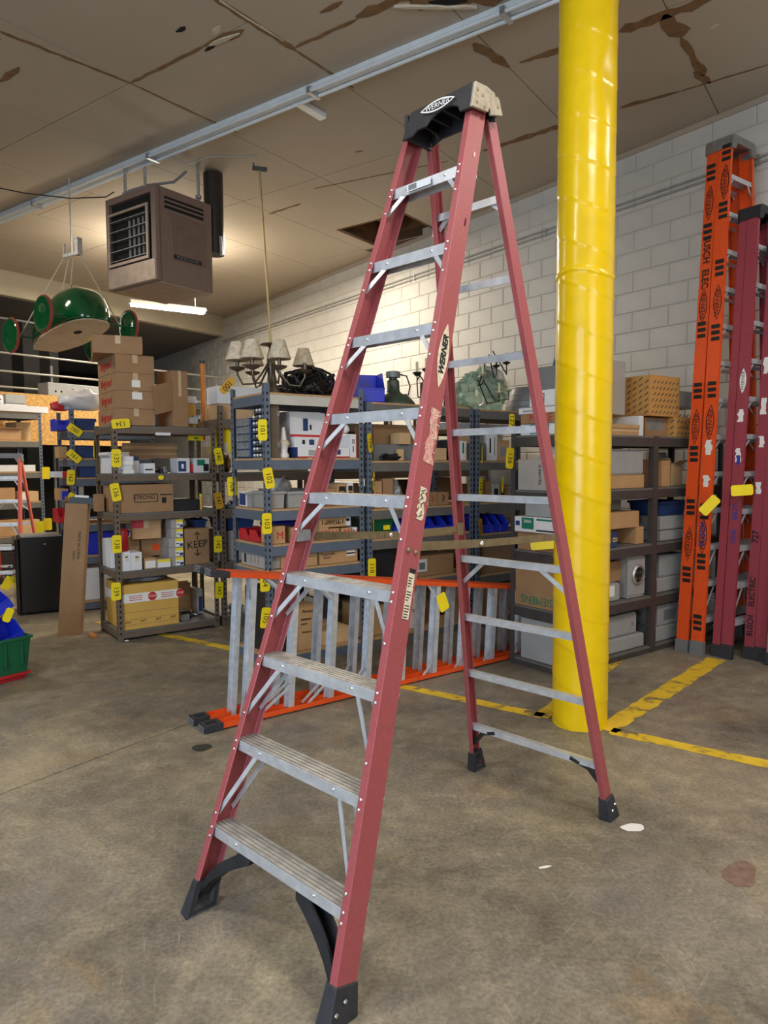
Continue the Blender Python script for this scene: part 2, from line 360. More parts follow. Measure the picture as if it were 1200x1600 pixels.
PCOL = [-11.8, -11.35, -10.13, -8.91, -7.69, -6.47, -5.25, -3.83, -2.60, -1.38, -0.16, 1.06, 2.28, 3.5, 4.72]
SEAMQ = {5: [3.79, 6.21, 8.66], 6: [3.79, 6.21], 7: [4.22, 6.64], 8: [4.22, 6.64], 9: [5.40, 6.64], 10: [5.40, 6.64]}
for i in range(len(PCOL) - 1):
    base = SEAMQ.get(i, [3.79 + (1.21 if i % 2 else 0)])
    qs = set(base); q = base[0]
    while q > -6: q -= 2.42; qs.add(q)
    q = base[-1]
    while q < 14.5: q += 2.42; qs.add(q)
    qs = sorted(qs)
    for q0, q1 in zip(qs[:-1], qs[1:]):
        cen = G((PCOL[i] + PCOL[i + 1]) / 2, q0, 0)
        if cen.dot(AX) > WALL - 0.1: continue
        sh = MB(); g = 0.004
        for r in rects_minus(PCOL[i] + g, PCOL[i + 1] - g, q0 + g, q1 - g): gbox(sh, *r, CEIL, CEIL + 0.013)
        sh.make('sheet', M['sheet'], ceiling)
hs = MB(); t = 0.03
for r in ((HP0 - t, HP0, HQ0 - t, HQ1 + t), (HP1, HP1 + t, HQ0 - t, HQ1 + t), (HP0, HP1, HQ0 - t, HQ0), (HP0, HP1, HQ1, HQ1 + t)): gbox(hs, *r, CEIL - 0.004, CEIL + 0.75)
hs.make('hatch_lining', mat('hatch_boards', srgb(112, 76, 48), 0.8, var=0.2, scale=10), ceiling)
ht = MB(); gbox(ht, HP0 - t, HP1 + t, HQ0 - t, HQ1 + t, CEIL + 0.75, CEIL + 0.8); ht.make('hatch_top', M['darkgap'], ceiling)
hd = MB(); gbox(hd, HP0 + .1, HP0 + .2, HQ0, HQ1, CEIL + 0.3, CEIL + 0.38); hd.make('hatch_joist', M['wood'], ceiling)
def torn(p0, q0, p1, q1, w, material='tape', seed=1, n=None, z=0.003):
    a, b = G(p0, q0, CEIL), G(p1, q1, CEIL); d = (b - a).normalized(); s = Vector((-d.y, d.x, 0)); L = (b - a).length
    n = n or max(3, int(L / 0.07)); l0 = []; l1 = []
    rnd = random.Random(seed)
    for k in range(n + 1):
        p = a.lerp(b, k / n); e = 0.25 if k in (0, n) else 1
        l0.append(p + s * w * e * rnd.uniform(0.25, 0.75)); l1.append(p - s * w * e * rnd.uniform(0.25, 0.75))
    m = n + 1; dn = Vector((0, 0, -z)); vs = [v + dn for v in l0] + [v + dn for v in l1] + l0 + l1
    fs = [(k, k + 1, m + k + 1, m + k) for k in range(n)] + [(k, 2 * m + k, 2 * m + k + 1, k + 1) for k in range(n)] + [(m + k, m + k + 1, 3 * m + k + 1, 3 * m + k) for k in range(n)]
    MB().add(vs, fs).make('torn_tape', M[material], ceiling)
torn(-5.45, 2.5, -5.25, 3.79, 0.035, seed=1); torn(-5.25, 3.79, -5.2, 4.95, 0.018, 'tape', 2)
torn(-5.25, 3.79, -4.35, 3.80, 0.03, 'tape', 3); torn(-4.35, 3.80, -3.95, 3.83, 0.075, 'tape', 4); torn(-4.30, 3.81, -4.0, 3.84, 0.03, 'plaster', 5, z=0.012)
torn(-3.86, 3.45, -3.82, 4.25, 0.05, 'tape', 6); torn(-3.82, 4.25, -3.80, 4.95, 0.022, 'tape', 7); torn(-3.84, 3.5, -3.81, 4.1, 0.012, 'plaster', 8, z=0.01)
torn(-3.80, 4.22, -3.2, 4.22, 0.035, 'tape', 9); torn(-3.2, 4.20, -2.5, 4.22, 0.085, 'tape', 10); torn(-2.5, 4.22, -2.1, 4.22, 0.12, 'tape', 31)
torn(*(-2.673, 4.974), *(-2.602, 5.435), 0.085, 'tape', 11); torn(*(-2.5, 5.419), *(-2.104, 5.429), 0.05, 'tape', 12); torn(*(-2.371, 5.446), *(-2.114, 5.483), 0.03, 'tape', 13)
torn(*(-1.732, 5.48), *(-1.101, 5.472), 0.10, 'tape', 14); torn(*(-1.401, 5.461), *(-1.37, 5.821), 0.11, 'tape', 15); torn(*(-1.382, 5.832), *(-1.351, 6.487), 0.06, 'tape', 16)
torn(*(-1.402, 6.379), *(-1.332, 6.647), 0.06, 'tape', 17); torn(*(-3.479, 6.683), *(-2.599, 6.63), 0.075, 'tape', 18); torn(*(-2.068, 6.615), *(-1.574, 6.636), 0.06, 'tape', 19)
torn(*(-1.574, 6.636), *(-0.9, 6.618), 0.02, 'tape', 20); torn(*(-6.537, 6.716), *(-5.955, 6.675), 0.04, 'tape', 21); torn(*(-5.524, 6.415), *(-3.892, 6.684), 0.015, 'tape', 22)
torn(*(-4.175, 3.752), *(-4.049, 3.701), 0.05, 'plaster', 24); torn(*(-4.372, 3.561), *(-4.266, 3.562), 0.035, 'darkgap', 25); torn(*(-4.392, 3.847), *(-4.277, 3.848), 0.035, 'darkgap', 26)
torn(*(-2.794, 4.277), *(-2.236, 4.616), 0.16, 'tape', 27); torn(*(-2.907, 4.246), *(-2.446, 4.597), 0.03, 'plaster', 28, z=0.02); torn(*(-2.691, 4.36), *(-2.47, 4.504), 0.07, 'darkgap', 29, z=0.006)  # darkgap piece paints the dark of a hole, it is not tape
torn(*(-4.547, 5.936), *(-4.461, 5.962), 0.03, 'tape', 30); torn(*(-6.099, 3.146), *(-5.755, 3.127), 0.05, 'tape', 33); torn(*(-5.489, 2.845), *(-5.813, 2.813), 0.05, 'tape', 34)
torn(*(-1.178, 5.834), *(-1.114, 5.815), 0.02, 'plaster', 36); torn(*(-3.373, 4.011), *(-3.168, 4.006), 0.05, 'tape', 38)

# right wall of painted concrete blocks
wl = MB(); wl.box(WALL + 0.004, WALL + 0.25, -6, 23, 0, CEIL + 0.1)
wall = struct(wl.make('wall_right', M['mortar'], rotz=PHI))
def block_mesh(w, h, c=0.007):
    m = MB(); x0, x1 = 0.0, 0.03
    y0, y1, z0, z1 = 0.004, w - 0.004, 0.004, h - 0.004
    vs = [(x0, y0 + c, z0 + c), (x0, y1 - c, z0 + c), (x0, y1 - c, z1 - c), (x0, y0 + c, z1 - c), (c, y0, z0), (c, y1, z0), (c, y1, z1), (c, y0, z1), (x1, y0, z0), (x1, y1, z0), (x1, y1, z1), (x1, y0, z1)]
    fs = [(3, 2, 1, 0)] + [(k, (k + 1) % 4, 4 + (k + 1) % 4, 4 + k) for k in range(4)] + [(4 + k, 4 + (k + 1) % 4, 8 + (k + 1) % 4, 8 + k) for k in range(4)]
    return m.add(vs, fs)
bw, bh = 0.406, 0.2032
shared = block_mesh(bw, bh).mesh('block', M['block'])
rest = MB(); cnt = 0
for row in range(23):
    off = (bw / 2 if row % 2 else 0)
    for k in range(0, 38):
        y = 0.8 + k * bw + off; z = row * bh + 0.07; x = WALL - 0.004 + random.uniform(-0.0012, 0.0012)
        if z >= 1.68 and 2.7 <= y <= 10.8 and cnt < 300:
            o = bpy.data.objects.new('block', shared); COL.objects.link(o); o.parent = wall; o.location = (x, y, z); cnt += 1
        else:
            b0 = block_mesh(bw, bh); rest.add([(vx + x, vy + y, vz + z) for vx, vy, vz in b0.v], b0.f)
rest.make('more_blocks', M['block'], wall, kind='stuff')
# trim line where wall meets ceiling, bulkhead, back room
tr = MB(); tr.box(WALL - 0.02, WALL + 0.02, -6, 15.4, CEIL - 0.05, CEIL)
struct(tr.make('trim_1', M['sheet'], rotz=PHI))
bk = MB(); gbox(bk, -12.0, -11.85, -7, 10.9, 4.36, CEIL + 0.02)
struct(bk.make('wall_bulkhead', M['bulk']))
bj = MB(); gbox(bj, -11.85, -11.84, 7.2, 7.22, 4.36, CEIL); bj.make('board_joint', M['groove'], bpy.data.objects['wall_bulkhead'])
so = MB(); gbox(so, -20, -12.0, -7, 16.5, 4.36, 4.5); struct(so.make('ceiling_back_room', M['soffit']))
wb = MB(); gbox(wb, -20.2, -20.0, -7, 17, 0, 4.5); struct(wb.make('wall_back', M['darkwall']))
wf = MB(); gbox(wf, -20, 7, -7.3, -7.1, 0, CEIL + 0.1); struct(wf.make('wall_left', mat('left_wall_paint', srgb(190, 182, 168), 0.7)))

# yellow column wrapped in overlapping turns
px, py, pr = 1.185, 4.235, 0.163
n, m = 72, 640; vs = []; fs = []
for i in range(m + 1):
    z = CEIL * i / m
    for k in range(n):
        th = 2 * math.pi * k / n
        h = (z + 0.075 * math.sin(th + 2.2)) / 0.235; fr = h - math.floor(h)
        r = pr + 0.0026 * (1 - fr) ** 3 + 0.0012 * mnoise.noise(Vector((math.cos(th) * 1.6, math.sin(th) * 1.6, z * 3.2))) + 0.0007 * mnoise.noise(Vector((math.cos(th) * 6, math.sin(th) * 6, z * 14)))
        dd = ((z - 3.72) / 0.13) ** 2 + ((th - 5.25) / 0.35) ** 2
        r -= 0.014 * math.exp(-dd)
        if abs(z - 2.66 - 0.02 * math.sin(th * 2)) < 0.012: r += 0.006
        vs.append((r * math.cos(th), r * math.sin(th), z))
for i in range(m):
    for k in range(n): fs.append((i * n + k, i * n + (k + 1) % n, (i + 1) * n + (k + 1) % n, (i + 1) * n + k))
fs.append(tuple(range(m * n, (m + 1) * n)))
pole = MB().add(vs, fs).make('column', M['yellow'], smooth=50, loc=(px, py, 0))
tagit(pole, 'yellow plastic-wrapped round column rising from floor to ceiling', 'column')

# steel raceway strip under the ceiling
Q0 = 4.72
rw = thing('ceiling_raceway', 'pale steel raceway running across the ceiling above the hanging heater', 'raceway', G(-5, Q0, CEIL), PSI)
MB().box(-6.8, 6.2, -0.045, 0.045, -0.05, 0.0).make('channel', M['strip'], rw, bevel=0.004)
for y, z in ((-0.052, -0.062), (0.05, -0.066)):
    MB().tube([(-6.8, y, z), (6.2, y, z)], 0.014, 8).make('conduit', M['strip'], rw, smooth=40)
for x in (-5.6, -3.4, -1.2, 0.95, 2.72, 5.2):
    MB().box(x - 0.02, x + 0.02, -0.075, 0.075, -0.086, -0.03).make('clip', M['steel'], rw, bevel=0.003)
MB().box(0.66, 0.74, 0.05, 0.42, -0.05, -0.002).make('stub_channel', M['strip'], rw, bevel=0.004)
MB().tube([(-1.0, 0.06, -0.07), (-0.95, 0.2, -0.12), (-0.7, 0.32, -0.06), (-0.5, 0.5, -0.05), (-0.35, 0.62, -0.03)], 0.008, 6).make('loose_cable', M['pipe'], rw, smooth=60)

# two conduits along the block wall
for i, (z, lab) in enumerate(((4.245, 'upper of two thin painted conduits running along the white block wall'), (4.195, 'lower of two thin painted conduits running along the white block wall'))):
    c = thing('wall_conduit', lab, 'conduit', W(WALL - 0.016, 2.0, z), PHI, 'conduits on the block wall')
    MB().tube([(0, 0, 0), (0, 12.6, 0)], 0.012, 8).make('tube', mat('conduit_paint', srgb(176, 172, 166), 0.5), c, smooth=40)
    for y in (1.2, 3.6, 6.0, 8.4, 10.8): MB().box(-0.016, 0.014, y - 0.012, y + 0.012, -0.018, 0.018).make('strap', M['steel'], c)
# ================================================================== LADDERS
def chan(outward, web, fl, t):
    # C section: i runs outward (0 = inner flange edge), j runs from front to back
    s = outward
    return [(0, 0), (s * fl, 0), (s * fl, web), (0, web), (0, web - t), (s * (fl - t), web - t), (s * (fl - t), t), (0, t)]
def build_ladder(root, H, n, w0, wt, vt, D, r0, rt, vr, rail, dz=None, zr=-0.03, web=0.085, fl=0.03, rweb=0.056, boots='rubber', main=False, cap='blackp', steps_mat='alu', barlist=None, knee=True, bs=1.0, twin=False):
    """front section from z=0 to H at depth vt; rear section from depth D at the floor to vr at H. x = across, y = depth, z = up."""
    dz = dz or H / (n + 1)
    fw = lambda z: w0 + (wt - w0) * z / H; rw_ = lambda z: r0 + (rt - r0) * z / H
    fv = lambda z: vt * z / H; rv = lambda z: D + (vr - D) * z / H
    fd = Vector((0, vt, H)).normalized(); fy = Vector((1, 0, 0)).cross(fd) * -1; fy = fy if fy.y > 0 else -fy
    rd = Vector((0, vr - D, H)).normalized(); ry = Vector((1, 0, 0)).cross(rd); ry = ry if ry.y > 0 else -ry
    t = 0.005; zb = 0.02; zt = H - 0.035
    riv = MB()
    for s in (-1, 1):
        p0 = Vector((s * fw(zb), fv(zb), zb)); p1 = Vector((s * fw(zt), fv(zt), zt))
        MB().sweep(chan(s, web, fl, t), p0, p1, (1, 0, 0), fy).make('front_rail', rail, root, bevel=0.0025 if main else 0)
        zq = H - 0.06
        p0 = Vector((s * rw_(zb), rv(zb), zb)) - ry * rweb; p1 = Vector((s * rw_(zq), rv(zq), zq)) - ry * rweb
        MB().sweep(chan(s, rweb, 0.026, t), p0, p1, (1, 0, 0), ry).make('rear_rail', rail, root, bevel=0.002 if main else 0)
        # boots: tapered shells over the rail ends
        for nm, W_, V_, wb, yy, h in (('front_boot', fw, fv, web, fy, 0.115), ('rear_boot', rw_, lambda z: rv(z) - rweb * ry.y, rweb, ry, 0.10)):
            b = MB(); x0, x1 = s * (W_(0.0) - 0.012 * bs), s * (W_(0.0) + fl + 0.010 * bs); xt0, xt1 = s * (W_(h) - 0.004), s * (W_(h) + fl + 0.004)
            ya, yb = V_(0) - 0.014 * bs, V_(0) + wb + 0.02 * bs; yc, yd = V_(h) - 0.004, V_(h) + wb * yy.y + 0.004
            zc, zd = h + 0.0, h + wb * yy.z
            vs = [(x0, ya, 0), (x1, ya, 0), (x1, yb, 0), (x0, yb, 0), (xt0, yc, zc), (xt1, yc, zc), (xt1, yd, zd), (xt0, yd, zd)]
            fs = [(0, 3, 2, 1), (0, 1, 5, 4), (1, 2, 6, 5), (2, 3, 7, 6), (4, 5, 6, 7)]
            # open inner side with a slot
            m0 = 0.25
            def L3(a, c, f): return tuple(a[i] + (c[i] - a[i]) * f for i in range(3))
            q = [vs[0], vs[3], vs[7], vs[4]]; cen = tuple(sum(v[i] for v in q) / 4 for i in range(3))
            inner = [L3(v, cen, 0.45) for v in q]
            vs += inner; fs += [(0, 3, 9, 8), (3, 7, 10, 9), (7, 4, 11, 10), (4, 0, 8, 11)]
            deep = [(v[0] + s * 0.012, v[1], v[2]) for v in inner]; vs += deep; fs += [(8, 9, 13, 12), (9, 10, 14, 13), (10, 11, 15, 14), (11, 8, 12, 15), (12, 13, 14, 15)]
            bo = b.add(vs, fs).make(nm, M[boots], root, bevel=0.004 if main else 0)
            if main:
                r_ = MB()
                for f in (0.3, 0.72):
                    zz = 0.03 + 0.05 * f; r_.lathe([(0.007, 0), (0.006, 0.003), (0.002, 0.0045)], 8, (s * (W_(zz) + fl + 0.0075), V_(0) + wb * f, zz), (s, 0, 0))
                r_.make('boot_rivets', M['chrome'], bo, kind='stuff')
    # steps of the front section
    drop = {1: 0.0, 2: 0.215, 3: 0.165, 4: 0.12, 5: 0.10, 6: 0.09, 7: 0.08, 8: 0.075, 9: 0.065}
    sd = min(0.082, web * 0.95)
    for k in range(1, n + 1):
        z = k * dz; hw = fw(z) + fl - t; y = fv(z) + 0.006; h = 0.038
        prof = [(0, -h), (0, 0)]
        nr = 5
        for r in range(nr):
            ya = sd * (r + 0.12) / nr; yb = sd * (r + 0.88) / nr; prof += [(ya, 0), (ya + .001, -0.0022), (ya + sd * 0.1, -0.0022), (ya + sd * 0.1 + .001, 0)]
        prof += [(sd, 0), (sd, -0.03), (sd - 0.003, -0.03), (sd - 0.003, -0.005), (0.003, -0.005), (0.003, -h)]
        st = MB().prism(prof, (-hw, y, z), (0, 1, 0), (0, 0, 1), (1, 0, 0), 2 * hw).make('step', M[steps_mat], root)
        if main:
            tp = MB()
            for r in range(nr):
                tp.box(-hw + 0.003, hw - 0.003, y + sd * (r + 0.26) / nr, y + sd * (r + 1.08) / nr - 0.001, z, z + 0.0012)
            tp.make('tread_ribs', M['alutop'], st)
        for s in (-1, 1):
            if main:
                riv.lathe([(0.0055, 0), (0.005, 0.003), (0.002, 0.0045)], 8, (s * (fw(z) * 0.62), y, z - 0.016), (0, -1, 0))
                for dzz in (0.010, -0.018): riv.lathe([(0.0055, 0), (0.005, 0.003), (0.002, 0.0045)], 8, (s * (fw(z) + fl * 0.45), fv(z + dzz - 0.01) - 0.0005, z + dzz - 0.012), (0, -1, 0.2))
            if k == 1 and knee:
                # moulded knee brace under the bottom step
                poly = []
                for i in range(9):
                    f = i / 8; poly.append((0.035 + 0.19 * (1 - f) ** 1.9, -h - 0.145 * f - (0.0 if f else 0)))
                if main:
                    cv = [(0.012 + 0.2 * (1 - f) ** 2.0 + 0.02 * (1 - f), -h - 0.02 - 0.205 * f) for f in [i / 8 for i in range(9)]]
                    poly = [(0.165, -h), (0.235, -h)] + cv + [(0.0, -h - 0.235), (0.0, -h - 0.165)] + [(0.022 + 0.135 * (1 - f) ** 1.7, -h - 0.012 - 0.14 * f) for f in [i / 7 for i in range(8)]][::-1]
                else: poly = [(0.0, -h), (0.15, -h)] + poly + [(0.0, -h - 0.15)]
                kb = MB()
                def mk(y0, th):
                    o0 = Vector((s * (fw(z) + 0.018), y0, z)); o1 = poly
                    slope = (w0 - wt) / H
                    pts = [(-s * (i) - s * slope * j * 1.0, j) for i, j in o1]
                    kb.prism(pts, o0, (1, 0, 0), (0, vt / H, 1), (0, 1, 0), th)
                mk(y + 0.012, 0.009); mk(y + sd - 0.022, 0.009)
                # rim joining the two cheeks along the curve
                rim = (poly[1:11] if main else poly[1:-1]); slope = (w0 - wt) / H; o0 = Vector((s * (fw(z) + 0.018), 0, z))
                for (i0, j0), (i1, j1) in zip(rim[:-1], rim[1:]):
                    A0 = o0 + Vector((-s * i0 - s * slope * j0, y + 0.012 + j0 * vt / H, j0)); A1 = o0 + Vector((-s * i1 - s * slope * j1, y + 0.012 + j1 * vt / H, j1)); e = Vector((0, sd - 0.025, 0))
                    th = Vector((s * 0.004, 0, 0.002)); kb.add([A0, A1, A1 + e, A0 + e, A0 + th, A1 + th, A1 + e + th, A0 + e + th], [(0, 1, 2, 3), (7, 6, 5, 4), (0, 4, 5, 1), (2, 6, 7, 3)])
                kb.make('knee_brace', M['blackp'], root)
            else:
                dr = drop.get(k, 0.07); hx = min(fw(z) * 0.36, 0.105) if k > 4 else fw(z) * 0.33
                for y0, nm in ((0.010, 1), (sd - 0.012, 2))[:2 if k < 5 else 1]:
                    a = Vector((s * (fw(z) - hx), y + y0, z - h * 0.55)); zz = z - h - dr; c = Vector((s * (fw(zz) + 0.016), fv(zz) + y0 + 0.004, zz))
                    MB().bar(a, c, 0.004, 0.017, (0, 1, 0)).make('brace', M['alu'], root)
                if main:
                    zz = z - h - dr + 0.004; riv.lathe([(0.0055, 0), (0.005, 0.003), (0.002, 0.0045)], 8, (s * (fw(zz) + fl * 0.4), fv(zz) - 0.0005, zz), (0, -1, 0.2))
    # bars of the rear section
    for k in (barlist or range(1, n + 1)):
        z = k * dz + zr; hw = rw_(z) + 0.024; yb = rv(z) - rweb * 0.6
        prof = [(0, 0), (0.030, 0), (0.030, -0.004), (0.0035, -0.004), (0.0035, -0.030), (0, -0.030)]
        if twin: prof = [(-0.045, 0), (0.034, 0), (0.034, -0.03), (0.031, -0.03), (0.031, -0.004), (-0.042, -0.004), (-0.042, -0.034), (-0.045, -0.034)]
        MB().prism(prof, (-hw, yb - 0.002, z), (0, 1, 0), (0, 0, 1), (1, 0, 0), 2 * hw).make('rear_bar', M[steps_mat], root)
        if k in (1, 4, n) and not (twin and k == 1):
            for s in (-1, 1):
                hx = 0.13 if k != n else 0.05; dr = {1: 0.11, 4: 0.13}.get(k, 0.06)
                a = Vector((s * (rw_(z) - hx), yb + 0.006, z - 0.012)); zz = z - dr; c = Vector((s * (rw_(zz) + 0.01), rv(zz) - rweb * 0.5, zz))
                if k == 1:
                    mid = (a + c) / 2 + Vector((s * 0.012, 0, 0.022)); g = MB()
                    for A0, A1 in ((a, mid), (mid, c)): g.bar(A0, A1, 0.028, 0.016, (0, 1, 0))
                    g.make('knee_brace', M['blackp'], root)
                else: MB().bar(a, c, 0.004, 0.02, (0, 1, 0)).make('brace', M['alu'], root)
    if not main:
        # plain top cap
        y0, y1 = vt - 0.014, vr + 0.012; hw = wt + fl + 0.012
        c = MB(); poly = [(-hw, H - 0.11), (-hw * 0.96, H - 0.012), (-hw * 0.85, H), (hw * 0.85, H), (hw * 0.96, H - 0.012), (hw, H - 0.11), (hw - 0.05, H - 0.11), (hw - 0.08, H - 0.06), (-hw + 0.08, H - 0.06), (-hw + 0.05, H - 0.11)]
        c.prism(poly, (0, y0, 0), (1, 0, 0), (0, 0, 1), (0, 1, 0), 0.02); c.prism(poly, (0, y1 - 0.02, 0), (1, 0, 0), (0, 0, 1), (0, 1, 0), 0.02)
        c.box(-hw * 0.9, hw * 0.9, y0 + 0.02, y1 - 0.02, H - 0.03, H - 0.002)
        for s in (-1, 1): c.prism([(y0 + 0.02, H - 0.10), (y0 + 0.02, H - 0.01), (y1 - 0.02, H - 0.01), (y1 - 0.02, H - 0.10)], (s * hw * 0.97 - 0.008, 0, 0), (0, 1, 0), (0, 0, 1), (1, 0, 0), 0.016)
        c.make('top_cap', M[cap], root)
    return riv

# ---- the ten-foot ladder in the middle
LYAW = -0.7798; LH = 2.95
lad = thing('step_ladder', 'tall open maroon fibreglass step ladder standing in the middle of the floor', 'ladder', (-0.4401, 2.1408, 0), LYAW)
riv = build_ladder(lad, LH, 9, 0.3593, 0.1329, 0.947, 1.695, 0.3583, 0.1234, 1.082, M['red'], dz=0.295, zr=-0.035, main=True)
riv.make('rivets', M['chrome'], lad, smooth=60, kind='stuff')
# cap: black moulded body, worn end plates, badge
cp = MB(); x0, x1 = -0.150, 0.184
arch = [(x0, 2.845), (x0 + 0.03, 2.95), (x1, 2.957), (x1, 2.858), (x1 - 0.05, 2.862)] + [(x1 - 0.06 - 0.2 * f, 2.862 + 0.042 * math.sin(math.pi * min(1, f * 1.15 + 0.12)) ** 0.6) for f in [i / 9 for i in range(10)]] + [(x0 + 0.045, 2.845)]
cp.prism(arch, (0, 0.893, 0), (1, 0, 0), (0, 0.18, 1), (0, 1, 0), 0.012)
for k in range(len(cp.v)): x, y, z = cp.v[k]; cp.v[k] = (x, y - 0.18 * 2.86 , z)
cp.box(x0 + 0.03, x1, 0.915, 1.06, 2.938, 2.955)
rear = [(x0 + .01, 2.86), (x0 + 0.03, 2.952), (x1, 2.955), (x1, 2.86), (x1 - 0.06, 2.88), (x0 + 0.07, 2.88)]
cp.prism(rear, (0, 1.045, 0), (1, 0, 0), (0, 0, 1), (0, 1, 0), 0.012)
for x in (-0.10, -0.03, 0.04, 0.10): cp.box(x, x + 0.008, 0.915, 1.05, 2.90, 2.94)
cp.box(x0 + 0.004, x0 + 0.02, 0.90, 1.055, 2.85, 2.945)
cap = cp.make('top_cap', M['blackp'], lad, bevel=0.003)
ends = [(0.893, 2.862), (0.915, 2.957), (0.985, 2.962), (1.03, 2.955), (1.036, 2.942), (1.05, 2.948), (1.062, 2.938), (1.082, 2.888), (1.01, 2.868), (1.0, 2.892), (0.99, 2.872)]
MB().prism(ends, (x1 - 0.002, 0, 0), (0, 1, 0), (0, 0, 1), (1, 0, 0), 0.012).make('end_plate', M['worncap'], cap, bevel=0.002)
rv_ = MB()
for y, z in ((0.925, 2.93), (0.92, 2.885), (0.955, 2.92), (0.965, 2.882), (1.05, 2.91)): rv_.lathe([(0.006, 0), (0.004, 0.004)], 8, (x1 + 0.010, y, z), (1, 0, 0))
rv_.make('end_rivets', M['brass'], cap, kind='stuff')
def oval(w, h, n=28): return [(w * math.cos(2 * math.pi * k / n), h * math.sin(2 * math.pi * k / n)) for k in range(n)]
def lens(w, h, n=14):
    top = [(-w + 2 * w * k / n, h * (1 - (2 * k / n - 1) ** 2)) for k in range(n + 1)]
    return top + [(x, -y) for x, y in reversed(top[1:-1])]
def ring(poly, f):
    return poly, [(x * f[0], y * f[1]) for x, y in poly]
def ringmesh(poly, f, o, ux, uy, uz, t):
    m = MB(); o, ux, uy, uz = Vector(o), Vector(ux), Vector(uy), Vector(uz); n = len(poly); inn = [(x * f[0], y * f[1]) for x, y in poly]
    vs = [o + ux * x + uy * y + uz * t for x, y in poly] + [o + ux * x + uy * y + uz * t for x, y in inn]
    return m.add(vs, [(k, (k + 1) % n, n + (k + 1) % n, n + k) for k in range(n)])
sl = Vector((0, 0.18, 1)).normalized(); nrm = Vector((0, -1, 0.18)).normalized()
o_ = Vector((0.03, 0.8785 + 0.18 * (2.912 - 2.86) + 0.01, 2.921)) + nrm * 0.0035
ringmesh(lens(0.085, 0.022), (0.88, 0.72), o_, (1, 0, 0), sl, nrm, 0.0015).make('badge_outline', M['white'], cap)
text('WERNER', 0.03, M['white'], cap, o_ + nrm * 0.001, (R(90 - 10.2), 0, 0), ext=0.0004)
# side badges on the right front rail (local frame: up the rail and across the web)
fdir = Vector((0, 0.947, LH)).normalized(); fyv = Vector((0, LH, -0.947)).normalized()
tilt = (0.3593 - 0.1329) / LH
railup = Vector((-tilt, 0.947 / LH, 1)).normalized(); outn = (Vector((1, 0, 0)) + railup * tilt).normalized()
def onweb(z, j, lift=0.001):
    return Vector((0.3593 + (0.1329 - 0.3593) * z / LH + 0.030, 0.947 * z / LH, z)) + fyv * j + Vector((lift, 0, 0))
def decal(name, z, j, L, Wd, material, lift=0.0012, poly=None):
    m = MB(); pl = poly or [(-L / 2, -Wd / 2), (L / 2, -Wd / 2), (L / 2, Wd / 2), (-L / 2, Wd / 2)]
    return m.prism(pl, onweb(z, j, lift), railup, fyv, outn, 0.0008).make(name, material, lad)
def webrot():
    # text running up the rail, facing outward
    m = Matrix((railup, -fyv, outn)).transposed(); 
    if m.determinant() < 0: m = Matrix((railup, fyv, outn)).transposed()
    return m.to_euler()
dk = decal('badge', 1.965, 0.047, 0.30, 0.05, M['cream'], poly=[(x, y) for x, y in lens(0.118, 0.027)])
text('WERNER', 0.036, M['ink'], lad, onweb(1.967, 0.047, 0.0032), webrot(), name='badge_lettering', ext=0.0004, sx=1.0, shear=0.2, bold=0.0012)
def ragged(L, Wd, seed, n=12):
    r = random.Random(seed); a = [(-L / 2 + L * k / n, -Wd / 2 + r.uniform(-.1, .25) * Wd) for k in range(n + 1)]; b = [(-L / 2 + L * k / n, Wd / 2 - r.uniform(-.1, .25) * Wd) for k in range(n + 1)]
    return a + b[::-1]
decal('worn_sticker', 1.69, 0.052, 0, 0, mat('scraped_sticker', srgb(206, 150, 138), 0.7, var=0.3, scale=60), poly=ragged(0.19, 0.048, 4))
sc = MB()
rr = random.Random(2)
for k in range(26):
    z = 1.605 + 0.17 * rr.random(); j = 0.03 + 0.042 * rr.random(); a = onweb(z, j, 0.0026); b = onweb(z + rr.uniform(-.02, .02), j + rr.uniform(-.015, .015), 0.0026); sc.bar(a, b + Vector((0, .003, .001)), 0.0022, 0.0008, fyv)
sc.make('scrape_marks', M['cream'], lad, kind='stuff')
decal('torn_label', 1.468, 0.050, 0, 0, M['cream'], poly=ragged(0.11, 0.034, 8))
sg = MB()
for k in range(9): a = onweb(1.425 + 0.010 * k, 0.044 + 0.01 * math.sin(k * 2.3), 0.0028); b = onweb(1.435 + 0.010 * k, 0.05 + 0.012 * math.sin(k * 1.7 + 1), 0.0028); sg.bar(a, b, 0.003, 0.0008, fyv)
sg.make('label_scribble', M['ink'], lad, kind='stuff')
dl = decal('safety_label', 1.185, 0.055, 0.16, 0.030, M['cream'])
decal('label_heading', 1.256, 0.055, 0.014, 0.030, M['ink'], lift=0.0024)
ll = MB(); rr = random.Random(5)
for k in range(15):
    z = 1.115 + 0.0085 * k; w = rr.uniform(.010, .024)
    if k in (5, 10): continue
    ll.bar(onweb(z, 0.042, 0.0026), onweb(z, 0.042 + w, 0.0026), 0.003, 0.0006, railup)
ll.make('label_print', M['ink'], lad, kind='stuff')
decal('chip', 2.72, 0.052, 0, 0, mat('bare_fibre', srgb(222, 190, 170), 0.8), poly=ragged(0.02, 0.012, 3)); decal('gouge', 2.46, 0.058, 0, 0, M['ink'], poly=ragged(0.03, 0.006, 6))
# worn label on the top step
MB().box(-0.085, 0.035, 0.8478, 0.8495, 2.622, 2.648).make('step_label', M['whitebox'], lad)
MB().box(-0.075, -0.035, 0.8465, 0.8485, 2.626, 2.645).make('step_label_badge', M['grey2'], lad)
